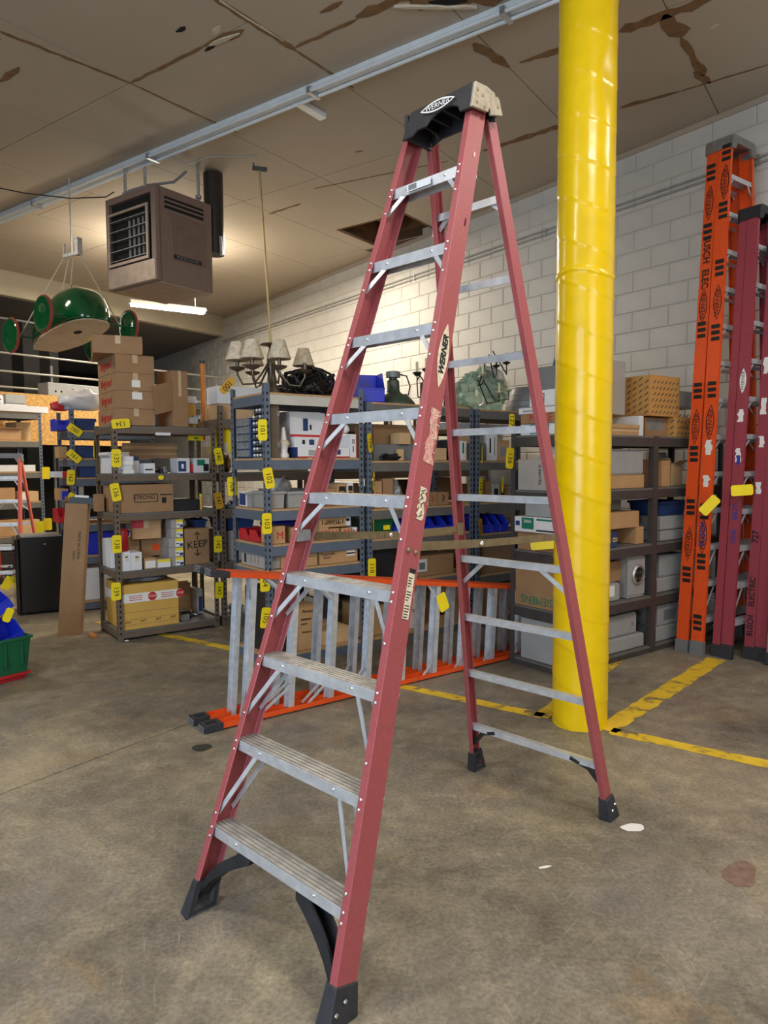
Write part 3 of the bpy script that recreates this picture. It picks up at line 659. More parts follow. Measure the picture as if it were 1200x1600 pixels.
# spreaders: bracket, two hinged bars each side
for s in (-1, 1):
    zf, zr_ = 1.315, 1.275
    f = Vector((s * (0.3593 - 0.2264 * zf / LH + 0.012), 0.947 * zf / LH + 0.03, zf)); r = Vector((s * (0.3583 - 0.2349 * zr_ / LH + 0.010), 1.695 - 0.613 * zr_ / LH - 0.04, zr_))
    mid = f.lerp(r, 0.5) + Vector((-s * 0.055 if s > 0 else 0.01, 0, -0.012)); sp = MB()
    MB().bar(f, mid + (mid - f).normalized() * 0.03, 0.004, 0.030, (1, 0, 0)).make('spreader_bar', M['brass'], lad)
    MB().bar(mid - (r - mid).normalized() * 0.03 + Vector((0.005, 0, 0)), r + Vector((0.005, 0, 0)), 0.004, 0.028, (1, 0, 0)).make('spreader_bar', M['brass'], lad)
    MB().lathe([(0.010, -0.008), (0.010, 0.010), (0.006, 0.013)], 10, mid, (1, 0, 0)).make('hinge_pin', M['chrome'], lad)
    MB().box(f.x - 0.012, f.x + 0.004, f.y - 0.02, f.y + 0.05, f.z - 0.022, f.z + 0.022).make('spreader_bracket', M['steel'], lad, bevel=0.003)
    MB().box(r.x - 0.006, r.x + 0.012, r.y - 0.012, r.y + 0.03, r.z - 0.03, r.z + 0.03).make('spreader_bracket', M['brass'], lad, bevel=0.003)
hb = MB()
for dy in (0.022, 0.058): hb.lathe([(0.0085, 0), (0.0085, 0.004), (0.005, 0.008)], 10, onweb(1.315, dy, 0.0), (1, 0, 0))
hb.make('spreader_bolts', M['brass'], lad, kind='stuff')
# ---- folded ladders standing against the block wall
def stripes(root, x, ycen, zs, w, material='ink', face=-1, h=0.030, gap=0.05):
    for z0 in zs:
        for k in range(3):
            MB().prism([(-w / 2, 0), (w / 2, 0.0), (w / 2, h), (-w / 2, h)], (x(z0) + face * 0.0012, ycen, z0 - 0.02 + k * gap), (0, 1, 0), (0, 0, 1), (face, 0, 0), 0.0008).make('stripe', M[material], root)
from mathutils import Euler
def uprot(x, down=False):
    sl_ = math.atan(x(1.0) - x(0.0)); return (Matrix.Rotation(sl_, 3, 'Y') @ Euler((R(90), R(90) if down else R(-90), R(-90))).to_matrix()).to_euler()
def side_oval(root, x, y, z, L, Wd, tilt_, word='WERNER', material='ink', size=0.05):
    o = Vector((x(z) - 0.0014, y, z)); upv = Vector((tilt_, 0, 1)).normalized()
    ringmesh(lens(L / 2, Wd / 2), (0.93, 0.8), o, upv, (0, 1, 0), (-1, 0, 0), 0.0008).make('badge_outline', M[material], root)
    text(word, size, M[material], root, o + Vector((-0.001, 0, 0)), uprot(x), ext=0.0004, sx=1.1)
def side_text(root, x, y, z, word, size, material, sx=1.0, down=False):
    text(word, size, M[material], root, Vector((x(z) - 0.0022, y, z)), uprot(x, down), ext=0.0004, sx=sx, bold=0.0016)
def side_sticker(root, x, y, z, L, Wd, material, seed, name='sticker'):
    MB().prism([(j, i) for i, j in ragged(L, Wd, seed, 8)], (x(z) - 0.001, y, z), (0, 1, 0), (0, 0, 1), (-1, 0, 0), 0.0008).make(name, M[material], root)

og = thing('orange_ladder', 'tall folded orange ladder with black stripes leaning upright at the block wall', 'ladder', W(5.93, 3.035, 0), PHI)
OW0, OWT, OH = 0.44, 0.145, 4.2
build_ladder(og, OH, 13, OW0, OWT, 0.02, 0.235, 0.44, 0.145, 0.225, M['orange'], dz=0.2995, web=0.105, rweb=0.10, boots='grey2', cap='silverlid', bs=0.3)
ox = lambda z: -(OW0 + (OWT - OW0) * z / OH + 0.03); orx = lambda z: -(0.44 + (0.145 - 0.44) * z / OH + 0.026)
for zs, y in (((0.22, 0.72, 1.13, 2.12, 2.58, 3.10, 3.56, 4.02), 0.055), ((0.60, 1.16, 1.60, 2.12, 2.62, 3.42, 3.90), 0.178)): stripes(og, ox if y < .1 else orx, y, zs, 0.07)
for z in (0.97, 1.90, 2.87, 3.83): side_oval(og, ox, 0.055, z, 0.29, 0.07, 0.07)
for z in (0.90, 1.87, 2.86, 3.70): side_oval(og, orx, 0.178, z, 0.29, 0.066, 0.07)
side_text(og, orx, 0.178, 3.32, 'BUSCH', 0.08, 'ink', 0.9, True); side_text(og, orx, 0.178, 3.08, 'ELEC', 0.08, 'ink', 0.9, True)
side_text(og, ox, 0.06, 0.99, 'BUSCH', 0.07, 'blueink', 0.9)
side_sticker(og, ox, 0.055, 1.66, 0.19, 0.06, 'white', 3); side_sticker(og, ox, 0.055, 1.40, 0.14, 0.055, 'white', 5); side_sticker(og, ox, 0.05, 1.42, 0.06, 0.03, 'blueink', 6)

mg = thing('maroon_ladder', 'folded maroon ladder with black cap standing right of the orange one', 'ladder', W(5.96, 2.835, 0), PHI)
build_ladder(mg, 3.6, 11, 0.40, 0.14, 0.005, 0.16, 0.40, 0.14, 0.158, M['red2'], dz=0.2995, web=0.086, rweb=0.064, bs=0.3)
mx = lambda z: -(0.40 + (0.14 - 0.40) * z / 3.6 + 0.03)
side_sticker(mg, mx, 0.045, 1.92, 0.15, 0.05, 'white', 11); side_sticker(mg, mx, 0.045, 1.60, 0.17, 0.045, 'white', 12); side_sticker(mg, mx, 0.042, 1.58, 0.10, 0.03, 'blueink', 13)
MB().prism(lens(0.10, 0.026), (mx(2.22) - 0.001, 0.045, 2.22), (0.07, 0, 1), (0, 1, 0), (-1, 0, 0), 0.0008).make('badge', M['white'], mg)
text('WERNER', 0.038, M['ink'], mg, (mx(2.22) - 0.0024, 0.045, 2.22), uprot(mx), ext=0.0004)
side_text(mg, mx, 0.04, 1.18, 'SALTY', 0.055, 'blueink', 0.8); side_text(mg, mx, 0.04, 0.98, '12138', 0.055, 'blueink', 0.8)

bg_ = thing('maroon_ladder', 'folded maroon ladder with BUSCH ELECTRIC 727 written up its rail', 'ladder', W(6.03, 2.63, 0), PHI)

build_ladder(bg_, 3.3, 10, 0.34, 0.13, 0.005, 0.172, 0.34, 0.13, 0.17, M['red2'], dz=0.2995, web=0.086, rweb=0.080, bs=0.3)
bx = lambda z: -(0.34 + (0.13 - 0.34) * z / 3.3 + 0.026)
side_text(bg_, bx, 0.132, 0.27, 'BUSCH', 0.066, 'ink', 0.82); side_text(bg_, bx, 0.132, 0.54, 'ELECTRIC', 0.066, 'ink', 0.82); side_text(bg_, bx, 0.132, 0.98, '727', 0.075, 'ink', 0.9)
for z, L, s in ((1.35, 0.13, 21), (1.72, 0.12, 22), (1.98, 0.2, 23), (2.3, 0.2, 24)): side_sticker(bg_, bx, 0.132, z, L, 0.045, 'white', s)

pg = thing('maroon_ladder', 'pale maroon folded ladder at the right edge of the picture', 'ladder', W(5.97, 2.43, 0), PHI)
build_ladder(pg, 2.45, 7, 0.34, 0.14, 0.005, 0.17, 0.34, 0.14, 0.168, mat('pale_maroon', srgb(176, 104, 104), 0.5, var=0.1, scale=50), dz=0.2995, web=0.085, rweb=0.07, bs=0.3)

# ---- long orange ladder lying on its edge in front of the shelves
ly = thing('orange_ladder', 'long orange ladder with aluminium rungs lying on its edge on the floor', 'ladder')
LW0, LWT, LHH = 0.445, 0.15, 4.2
al = math.atan((LW0 - LWT) / LHH)
Zv = AX * math.cos(al) - Vector((0, 0, 1)) * math.sin(al); Yv = BX; Xv = Yv.cross(Zv)
o = W(1.60, 3.90, (LW0 + 0.03 + 0.012))
ly.matrix_world = Matrix(((Xv.x, Yv.x, Zv.x, o.x), (Xv.y, Yv.y, Zv.y, o.y), (Xv.z, Yv.z, Zv.z, o.z), (0, 0, 0, 1)))
build_ladder(ly, LHH, 13, LW0, LWT, 0.02, 0.25, 0.445, 0.15, 0.24, M['orange'], dz=0.2995, web=0.095, rweb=0.085, knee=False, bs=0.3, twin=True)
gp = MB()
for s in (-1, 1):
    for i in range(3):
        for j in range(3):
            for W_, y0 in ((LW0, 0.0), (0.445, 0.16)):
                x = s * (W_ + 0.004 + i * 0.014); y = y0 + 0.014 + j * 0.028; gp.box(min(x, x + s * .010), max(x, x + s * .010), y, y + 0.02, -0.006, 0.001)
gp.make('tread_pads', M['grey2'], ly, kind='stuff')

# ---- small red step ladder among the far shelves
rl = thing('red_step_ladder', 'small faded red step ladder at the left edge beside the black cabinet', 'ladder', (-4.72, 8.55, 0), R(10))
build_ladder(rl, 1.74, 5, 0.245, 0.165, 0.45, 0.98, 0.25, 0.16, 0.54, M['salmon'], dz=0.29, web=0.07, rweb=0.05, cap='grey2', steps_mat='alu')

# ================================================================== SHELVING
RACKS = []
def shelf_unit(name, label, a0, a1, b0, b1, levels, H, post, beam, board, group=None, slots=True, rotz=None, origin=None, front_beam=None, bh=0.09):
    root = thing(name, label, 'shelf unit', origin or W(a0, b0, 0), PHI if rotz is None else rotz, group)
    w, d = a1 - a0, b1 - b0; pw = 0.045
    if origin is None: RACKS.append((a0, a1, b0, b1, sorted(levels), bh))
    for ix in (0, 1):
        for iy in (0, 1):
            x = 0 if ix == 0 else w; sx = 1 if ix == 0 else -1; y = 0 if iy == 0 else d; sy = 1 if iy == 0 else -1
            p = MB(); p.prism([(0, 0), (sx * pw, 0), (sx * pw, sy * 0.004), (sx * 0.004, sy * 0.004), (sx * 0.004, sy * pw), (0, sy * pw)], (x, y, 0), (1, 0, 0), (0, 1, 0), (0, 0, 1), H)
            po = p.make('post', post, root)
            if slots:
                s_ = MB(); z = 0.06
                while z < H - 0.05:
                    if iy == 0: s_.box(x + sx * 0.016, x + sx * 0.030, y - 0.0008, y + 0.001, z, z + 0.022)
                    if ix == 0: s_.box(x - 0.0008, x + 0.001, y + sy * 0.016 if sy > 0 else y - 0.030, y + sy * 0.030 if sy > 0 else y - 0.016, z, z + 0.022)
                    z += 0.05
                if s_.v: s_.make('slots', M['darkgap'], po, kind='stuff')  # holes drawn as thin dark boxes; their shade is in the colour
    for z in levels:
        for y0, y1 in ((0.004, 0.018), (d - 0.018, d - 0.004)):
            MB().box(0.005, w - 0.005, y0, y1, z - bh, z - 0.016).make('beam', front_beam if (front_beam and z == levels[0] and y0 < 0.1) else beam, root)
        for x0, x1 in ((0.004, 0.018), (w - 0.018, w - 0.004)):
            MB().box(x0, x1, 0.02, d - 0.02, z - bh, z - 0.016).make('beam', beam, root)
        MB().box(0.006, w - 0.006, 0.006, d - 0.006, z - 0.015, z).make('shelf_board', board, root)
    return root
mid_l = [2.13, 1.63, 1.235, 0.96, 0.76, 0.08]
shelf_unit('shelf_rack', 'blue-grey steel rack nearest the lying orange ladder with the chandelier on top', 2.50, 3.41, 4.89, 5.50, mid_l, 2.20, M['post'], M['post'], M['board'], front_beam=M['beige'])
shelf_unit('shelf_rack', 'middle grey steel rack with the green dome lamp on top', 3.45, 4.67, 4.89, 5.50, [2.10, 1.605, 1.195, 0.935, 0.55, 0.08], 2.099, M['post'], M['beam'], M['board'])
shelf_unit('shelf_rack', 'grey steel rack half hidden behind the column with blue bins', 4.71, 5.93, 4.89, 5.50, [2.09, 1.60, 1.20, 0.90, 0.5, 0.08], 2.089, M['post'], M['beam'], M['board'])
shelf_unit('shelf_rack', 'brown steel rack stacked with five long brown cartons on top', 1.81, 2.77, 6.45, 7.03, [1.93, 1.505, 1.15, 0.63, 0.09], 1.95, M['bronze'], M['bronze'], M['beam'], bh=0.065)
shelf_unit('shelf_rack', 'brown steel rack seen through the gap behind the chandelier rack', 2.81, 4.03, 6.45, 7.03, [2.02, 1.505, 1.15, 0.63, 0.09], 2.15, M['bronze'], M['bronze'], M['beam'])
shelf_unit('shelf_rack', 'narrow dark rack of blue totes behind the brown carton rack', 1.84, 2.74, 8.10, 8.72, [1.96, 1.66, 1.45, 1.20, 0.95, 0.6, 0.1], 2.18, M['post'], M['post'], M['board'])
shelf_unit('shelf_rack', 'charcoal steel rack of grey boxes between column and block wall', 4.10, 6.30, 3.35, 3.87, [1.79, 1.37, 0.91, 0.475, 0.055], 1.82, M['darkrack'], M['darkrack'], M['beam'], slots=False, bh=0.085)
kroot = [o for o in COL.objects if o.get('label', '').startswith('charcoal steel')][0]
_k = [r for r in RACKS if r[2] == 3.35][0]; RACKS.remove(_k); RACKS += [(4.10, 5.22, *_k[2:]), (5.285, 6.30, *_k[2:])]
MB().box(1.12, 1.185, 0.0, 0.05, 0, 1.79).make('post', M['darkrack'], kroot)
MB().box(1.12, 1.185, 0.47, 0.52, 0, 1.79).make('post', M['darkrack'], kroot)
# far rack at the left edge, along the ceiling grid
FR = Vector((-5.55, 9.06, 0)); FROT = math.atan2(E2.y, E2.x)
shelf_unit('shelf_rack', 'dark grey rack at the far left behind the small red ladder', 0, 1.25, 0, 0.6, [2.32, 1.93, 1.5, 1.08, 0.62, 0.1], 2.319, M['post'], M['beam'], M['board'], rotz=FROT, origin=FR)

# ================================================================== YELLOW NUMBER TAGS
_tagmesh = None
def tag_plate(w=0.075, h=0.125, c=0.012):
    return MB().prism([(-w / 2 + c, -h / 2), (w / 2 - c, -h / 2), (w / 2, -h / 2 + c), (w / 2, h / 2 - c), (w / 2 - c, h / 2), (-w / 2 + c, h / 2), (-w / 2, h / 2 - c), (-w / 2, -h / 2 + c)], (0, 0, 0), (1, 0, 0), (0, 0, 1), (0, 1, 0), 0.0015)
def tag(pos, num, label, roll=0, yaw=0, w=0.075, h=0.135, rotz=None, upright=False):
    o = tag_plate(w, h).make('number_tag', M['ochre' if 'ochre' in label else 'tag'], loc=pos)
    tagit(o, label, 'tag', 'yellow number tags')
    rz = (PHI if rotz is None else rotz) + R(yaw)
    o.rotation_mode = 'QUATERNION'
    o.rotation_quaternion = (Matrix.Rotation(rz, 3, 'Z') @ Matrix.Rotation(R(roll), 3, 'Y')).to_quaternion()
    if num: text(num, 0.062, M['ink'], o, (0, -0.001, 0), (R(90), R(90) if not upright else 0, 0), sx=0.95, ext=0.0003)
    return o
def T(b, x, y): return None
# ================================================================== HANGING THINGS
# unit heater
HX = thing('unit_heater', 'brown gas unit heater hanging under the ceiling strip', 'heater', (-2.217, 7.2, 3.42), PSI + math.pi)
# local frame after the turn: x runs along -E1 (the louvred front), y along -E2; body spans x 0..0.82, y 0..-0.71
hw_, hd_, hh_ = 0.82, 0.71, 0.93
b = MB(); b.box(0.02, hw_, -hd_, -0.02, 0.0, hh_); b.make('body', M['heater'], HX, bevel=0.006)
fr = MB()   # front (y = 0 side): frame round a dark opening
fr.box(0.0, hw_, -0.02, 0.03, 0.0, 0.20); fr.box(0.0, 0.07, -0.02, 0.03, 0.2, hh_); fr.box(hw_ - 0.05, hw_, -0.02, 0.03, 0.2, hh_); fr.box(0.07, hw_ - .05, -0.02, 0.03, hh_ - 0.07, hh_)
fr.make('front_frame', M['heater'], HX, bevel=0.004)
MB().box(0.02, hw_ - 0.02, 0.0301, 0.034, 0.01, 0.21).make('lower_pan', M['heaterlite'], HX, bevel=0.003)
MB().box(0.07, hw_ - 0.05, -0.019, -0.012, 0.2, hh_ - 0.07).make('opening', M['darkgap'], HX)
lf = thing_ = None
g = MB(); g.box(0.10, 0.13, 0.03, 0.05, 0.22, 0.76); g.box(0.74, 0.765, 0.03, 0.05, 0.22, 0.76); g.box(0.13, 0.74, 0.03, 0.05, 0.22, 0.25); g.box(0.13, 0.74, 0.03, 0.05, 0.735, 0.76)
lv = g.make('louvre_frame', M['heaterlite'], HX, bevel=0.002)
for k in range(5): MB().box(0.13, 0.74, 0.005, 0.045, 0.27 + k * 0.1, 0.276 + k * 0.1).make('louvre_blade', M['silverlid'], lv)
for k in range(5): MB().tube([(0.16 + k * 0.075, -0.004, 0.24), (0.16 + k * 0.075, -0.004, 0.66)], 0.014, 8).make('heat_tube', M['silverlid'], HX, smooth=40)
# right side panel (x = 0.02 face): slots, recessed access panel, name strip
for k in range(3): MB().box(0.012, 0.021, -hd_ + 0.12, -0.10, 0.73 - 0.0 + k * 0.045, 0.755 + k * 0.045).make('vent_slot', M['darkgap'], HX)
for k in range(2): MB().box(0.006, 0.0225, -hd_ + 0.12, -0.10, 0.756 + k * 0.045, 0.773 + k * 0.045).make('vent_lip', M['heater'], HX)
pl = MB().prism([(-0.14, 0.69), (-0.19, 0.24), (-hd_ + 0.10, 0.24), (-hd_ + 0.10, 0.69)], (0.021, 0, 0), (0, 1, 0), (0, 0, 1), (-1, 0, 0), 0.008).make('access_panel', mat('heater_panel', srgb(120, 98, 86), 0.45), HX, bevel=0.004)
MB().box(0.008, 0.0135, -hd_ + 0.16, -0.19, 0.255, 0.295).make('name_strip', M['blackp'], HX)
text('REZNOR', 0.038, M['silverlid'], HX, (0.0068, (-hd_ + 0.16 - 0.19) / 2, 0.274), (R(90), 0, R(-90)), sx=1.9)
MB().box(0.03, hw_ - .01, -hd_ + .01, -0.03, -0.012, 0.0).make('bottom_pan', M['heaterlite'], HX)
for x, y in ((0.68, -0.12), (0.45, -0.2), (0.12, -0.62)): 
    MB().tube([(x, y, hh_), (x, y, hh_ + 0.40)], 0.016, 8).make('hanger_pipe', M['steel'], HX, smooth=40)
    MB().lathe([(0.02, 0), (0.032, 0.01), (0.032, 0.04), (0.02, 0.05)], 8, (x, y, hh_ + 0.05)).make('pipe_union', M['steel'], HX, smooth=40)
MB().tube([(0.7, -0.1, hh_ + 0.01), (0.62, -0.12, hh_ + 0.10), (0.45, -0.25, hh_ + 0.16), (0.3, -0.45, hh_ + 0.22), (0.22, -0.55, hh_ + 0.34)], 0.014, 8).make('flexible_pipe', M['grey2'], HX, smooth=60)
MB().tube([(0.12, -hd_ - 0.12, 0.45), (0.12, -hd_ - 0.12, 1.31)], 0.105, 20).make('flue', M['flue'], HX, smooth=40)
MB().box(0.05, 0.19, -hd_ - 0.14, -hd_ + 0.0, 0.5, 0.62).make('flue_collar', M['flue'], HX)
MB().tube([(0.0, -hd_ - 0.1, 0.62), (-0.01, -hd_ - 0.1, 0.42)], 0.018, 8).make('gas_pipe', M['steel'], HX, smooth=40)

# thin cable sagging across to the heater
cb = MB().tube([(-4.171, 7.6, 4.506), (-3.709, 7.6, 4.412), (-3.202, 7.5, 4.321), (-2.802, 7.4, 4.295), (-2.697, 7.35, 4.326)], 0.006, 6).make('cable', M['cable'], smooth=60)
tagit(cb, 'thin dark cable sagging from the left edge to the heater', 'cable')

# fluorescent fitting
p0, p1 = Vector((-3.498, 10.0, 3.788)), Vector((-2.604, 10.6, 3.756)); d = (p1 - p0)
fx = thing('tube_light', 'lit fluorescent tube fitting hanging below the brown heater', 'light', p0, math.atan2(d.y, d.x)); L = d.to_2d().length
MB().prism([(-0.07, 0), (-0.035, 0.05), (0.035, 0.05), (0.07, 0)], (0, 0, 0.03), (0, 1, 0), (0, 0, 1), (1, 0, 0), L).make('housing', M['white'], fx)
for y in (-0.035, 0.035): MB().tube([(0.02, y, 0.012), (L - 0.02, y, 0.012)], 0.019, 10).make('tube', M['tube'], fx, smooth=40)
for x in (0.15, L - 0.15): MB().tube([(x, 0, 0.08), (x, 0, CEIL - p0.z)], 0.004, 5).make('hanger', M['rope'], fx)
fl_ = bpy.data.lights.new('tube_glow', 'AREA'); fl_.shape = 'RECTANGLE'; fl_.size = L; fl_.size_y = 0.1; fl_.energy = 60; fl_.color = (1, 0.9, 0.72)
ful = fl_.copy(); ful.energy = 45; fou = bpy.data.objects.new('tube_glow', ful); COL.objects.link(fou); fou.location = p0.lerp(p1, 0.5) + Vector((0, 0, 0.12)); fou.rotation_euler = (math.pi, 0, math.atan2(d.y, d.x))
fo = bpy.data.objects.new('tube_glow', fl_); COL.objects.link(fo); fo.location = p0.lerp(p1, 0.5) + Vector((0, 0, -0.03)); fo.rotation_euler = (0, 0, math.atan2(d.y, d.x))

# green gravity racer slung from the ceiling
RC = Vector((-3.409, 7.9, 3.089)); rt_ = R(140)       # nose direction
ra = thing('gravity_racer', 'shiny green gravity racer car with spoked discs slung from the ceiling', 'soapbox car', RC, rt_)
ra.rotation_euler = (0, R(9), rt_)
n, m = 40, 44; vs = []; fs = []
for i in range(m + 1):
    f = i / m; x = -0.56 + 1.22 * f
    wv = 0.285 * (math.sin(math.pi * min(1, 0.16 + 0.84 * (1 - f))) ** 0.55 if f > 0.5 else (0.72 + 0.28 * math.sin(math.pi * f)) ) * (1 - max(0, f - 0.55) ** 1.6 * 0.9)
    hv = 0.37 * (0.8 + 0.2 * math.sin(math.pi * f)) * (1 - max(0, f - 0.3) ** 1.3 * 0.95) * (1 if f > 0.06 else 0.75)
    if f < 0.2: e_ = max(0.12, math.sqrt(1 - (1 - f / 0.2) ** 2)); wv *= e_ ** 0.6; hv *= e_ ** 0.8
    for k in range(n):
        th = 2 * math.pi * k / n; y = wv * math.copysign(abs(math.cos(th)) ** 0.7, math.cos(th)); z = math.sin(th); z = hv * z ** 0.8 if z > 0 else -0.075 * abs(z) ** 0.35
        vs.append((x, y, z))
for i in range(m):
    for k in range(n): fs.append((i * n + k, (i + 1) * n + k, (i + 1) * n + (k + 1) % n, i * n + (k + 1) % n))
fs += [tuple(range(n)), tuple(reversed(range(m * n, (m + 1) * n)))]
MB().add(vs, fs).make('body', M['racer'], ra, smooth=70)
pn = MB(); ol = []
for i in range(m + 1):
    f = i / m; ol.append((vs[i * n][0], max(0.03, vs[i * n][1] * 0.93)))
pn.prism(ol + [(x, -y) for x, y in reversed(ol)], (0, 0, -0.085), (1, 0, 0), (0, 1, 0), (0, 0, 1), 0.012); pn.make('floor_pan', M['racerbot'], ra)
MB().prism(oval(0.06, 0.04, 14), (-0.12, 0, -0.0875), (1, 0, 0), (0, 1, 0), (0, 0, 1), 0.004).make('brake_slot', M['darkgap'], ra)
# white stripe bands over the cowl and a yellow patch
for y0 in (-0.05, 0.03):
    st = MB(); pts = []
    for i in range(16, m - 2):
        x = vs[i * n][0]; hv = vs[i * n + n // 4][2]; wv = vs[i * n][1]
        pts.append((x, y0, hv * (max(0.05, 1 - (abs(y0) / max(wv, .05)) ** 2.6)) ** 0.45 + 0.003))
    v2 = [(x, y + 0.025, z) for x, y, z in pts] + [(x, y - 0.012, z) for x, y, z in pts]; q = len(pts)
    st.add(v2, [(i, i + 1, q + i + 1, q + i) for i in range(q - 1)]).make('stripe', M['white'], ra)
MB().box(-0.02, 0.05, -0.225, -0.2, -0.09, 0.04).make('yellow_tape', M['tag'], ra)
MB().box(0.38, 0.42, -0.012, 0.012, 0.1, 0.115).make('cowl_mark', M['redp'], ra)
disc = MB().lathe([(0.03, -0.03), (0.06, -0.022), (0.15, -0.016), (0.172, -0.022), (0.185, -0.012), (0.185, 0.012), (0.172, 0.022), (0.15, 0.016), (0.06, 0.022), (0.03, 0.03)], 28, (0, 0, 0), (0, 1, 0)).mesh('wheel', M['racer'], 40)
tyre = MB().lathe([(0.168, -0.012), (0.186, -0.016), (0.192, 0), (0.186, 0.016), (0.168, 0.012)], 28, (0, 0, 0), (0, 1, 0)).mesh('tyre', mat('red_tyre', srgb(150, 60, 52), 0.6), 60)
for x in (-0.36, 0.42):
    MB().tube([(x, -0.46, -0.03), (x, 0.46, -0.03)], 0.012, 8).make('axle', M['green'], ra, smooth=40)
    for s in (-1, 1):
        w_ = bpy.data.objects.new('wheel', disc); COL.objects.link(w_); w_.parent = ra; w_.location = (x, s * 0.47, -0.03)
        t_ = bpy.data.objects.new('tyre', tyre); COL.objects.link(t_); t_.parent = w_
hb = thing('hanging_bracket', 'steel bracket on a thin rod above the green racer with ropes', 'bracket', (-3.359, 7.85, 3.856), R(-30))
MB().box(-0.13, 0.13, -0.02, 0.02, -0.02, 0.02).make('crossbar', M['steel'], hb, bevel=0.003); MB().box(-0.13, -0.11, -0.01, 0.01, 0, 0.13).make('upright', M['steel'], hb); MB().box(0.09, 0.14, -0.03, 0.03, -0.02, 0.16).make('upright', M['steel'], hb)
MB().tube([(0, 0, 0), (0, 0, 4.66 - (-3.359, 7.85, 3.856)[2])], 0.008, 6).make('rod', M['steel'], hb)
_hm = Matrix.Translation(Vector((-3.359, 7.85, 3.856))) @ Matrix.Rotation(R(-30), 4, 'Z'); _rm = Matrix.Translation(RC) @ Matrix.Rotation(rt_, 4, 'Z') @ Matrix.Rotation(R(9), 4, 'Y')
for pa_, pb_ in (((-0.12, 0, 0), (0.42, 0.38, -0.03)), ((-0.04, 0, 0), (0.1, 0.05, 0.30)), ((0.03, 0, 0), (0.1, -0.05, 0.30)), ((0.12, 0, 0), (-0.36, -0.36, -0.02))):
    q = _hm.inverted() @ (_rm @ Vector(pb_)); MB().tube([pa_, q], 0.006, 5).make('rope', M['rope'], hb)

# ================================================================== ON TOP OF THE MIDDLE RACKS
TOP1, TOP2, TOP3 = 2.13, 2.10, 2.09
ch = thing('chandelier', 'chandelier with five parchment shades and a long rod standing on the rack', 'chandelier', (-0.868, 5.57, TOP1), R(20))
MB().lathe([(0.075, 0.0), (0.07, 0.02), (0.04, 0.07), (0.028, 0.14), (0.035, 0.2), (0.03, 0.3), (0.02, 0.34)], 14).make('centre_column', M['pewter'], ch, smooth=50)
MB().lathe([(0.012, 0.34), (0.02, 0.36), (0.085, 0.372), (0.08, 0.38), (0.02, 0.385)], 16).make('canopy', M['pewter'], ch, smooth=40)
MB().tube([(0, 0, 0.38), (-0.02, 0.03, 0.95), (-0.055, 0.06, 1.72)], 0.009, 8).make('rod', M['brassrod'], ch, smooth=40)
MB().box(-0.105, 0.005, 0.045, 0.075, 1.70, 1.725).make('ceiling_bracket', M['blackp'], ch); MB().tube([(-0.09, 0.06, 1.72), (-0.10, 0.06, 1.75)], 0.006, 6).make('bracket_screw', M['blackp'], ch)
for k, (ang, rad) in enumerate(((190, 0.27), (225, 0.25), (275, 0.22), (350, 0.26), (20, 0.30), (120, 0.22))):
    c, s = math.cos(R(ang)), math.sin(R(ang))
    arm = MB().tube([(c * 0.02, s * 0.02, 0.24), (c * 0.07, s * 0.07, 0.16), (c * 0.14, s * 0.14, 0.07), (c * (rad - 0.04), s * (rad - 0.04), 0.06), (c * rad, s * rad, 0.13), (c * rad, s * rad, 0.17)], 0.008, 6).make('arm', M['pewter'], ch, smooth=60)
    MB().lathe([(0.012, 0.155), (0.05, 0.17), (0.062, 0.185), (0.05, 0.188), (0.014, 0.178), (0.014, 0.24)], 12, (c * rad, s * rad, 0)).make('bobeche', M['pewter'], arm, smooth=50)
    if k != 3:
        MB().lathe([(0.085, 0.235), (0.09, 0.238), (0.045, 0.375), (0.042, 0.375), (0.082, 0.242)], 14, (c * rad, s * rad, 0)).make('shade', M['shade'], arm, smooth=30)
def heap_cables(name, label, cat, loc, rx, ry, h, nn, seed, material='cable', r=0.011, rotz=None):
    root = thing(name, label, cat, loc, PHI if rotz is None else rotz); rnd = random.Random(seed)
    MB().blob((0, 0, h * 0.42), (rx * 0.75, ry * 0.75, h * 0.42), seed, 0.4, flat=-h * 0.42).make('coil_core', M[material], root, smooth=60)
    for k in range(nn):
        cx, cy, cz = rnd.uniform(-.5, .5) * rx, rnd.uniform(-.5, .5) * ry, rnd.uniform(.25, .6) * h; pts = []
        nv = Vector((rnd.uniform(-1, 1), rnd.uniform(-1, 1), rnd.uniform(.2, 1))).normalized(); u_ = nv.orthogonal().normalized(); v_ = nv.cross(u_); a0 = rnd.uniform(0, 6.28); rr_ = rnd.uniform(.35, .6)
        for i in range(10):
            a = a0 + i * 0.66; p = (u_ * math.cos(a) + v_ * math.sin(a)) * rr_ * (0.85 + 0.3 * rnd.random())
            pts.append((cx + p.x * rx, cy + p.y * ry, min(h * 1.05, max(r, cz + p.z * h * 0.9))))
        MB().tube(pts, r, 5).make('strand', M[material], root, smooth=70)
    return root
heap_cables('cable_heap', 'tangled heap of black lamp cord on the rack beside the chandelier', 'cable', (*W(3.02, 5.12, 0).to_2d(), TOP1), 0.28, 0.19, 0.24, 34, 3)
heap_cables('cord_end', 'thin loop of black cord trailing in front of the chandelier', 'cable', (*W(2.72, 5.0, 0).to_2d(), TOP1), 0.10, 0.06, 0.08, 5, 4, r=0.008)
gl = thing('dome_lamp', 'dark green enamel dome lamp on top of the middle rack', 'lamp', (*W(3.90, 5.12, 0).to_2d(), TOP2), PHI)
MB().lathe([(0.20, 0.0), (0.20, 0.012), (0.185, 0.035), (0.14, 0.085), (0.075, 0.11), (0.06, 0.13), (0.055, 0.22), (0.035, 0.235), (0.035, 0.25)], 28).make('shade', M['lampgreen'], gl, smooth=40)
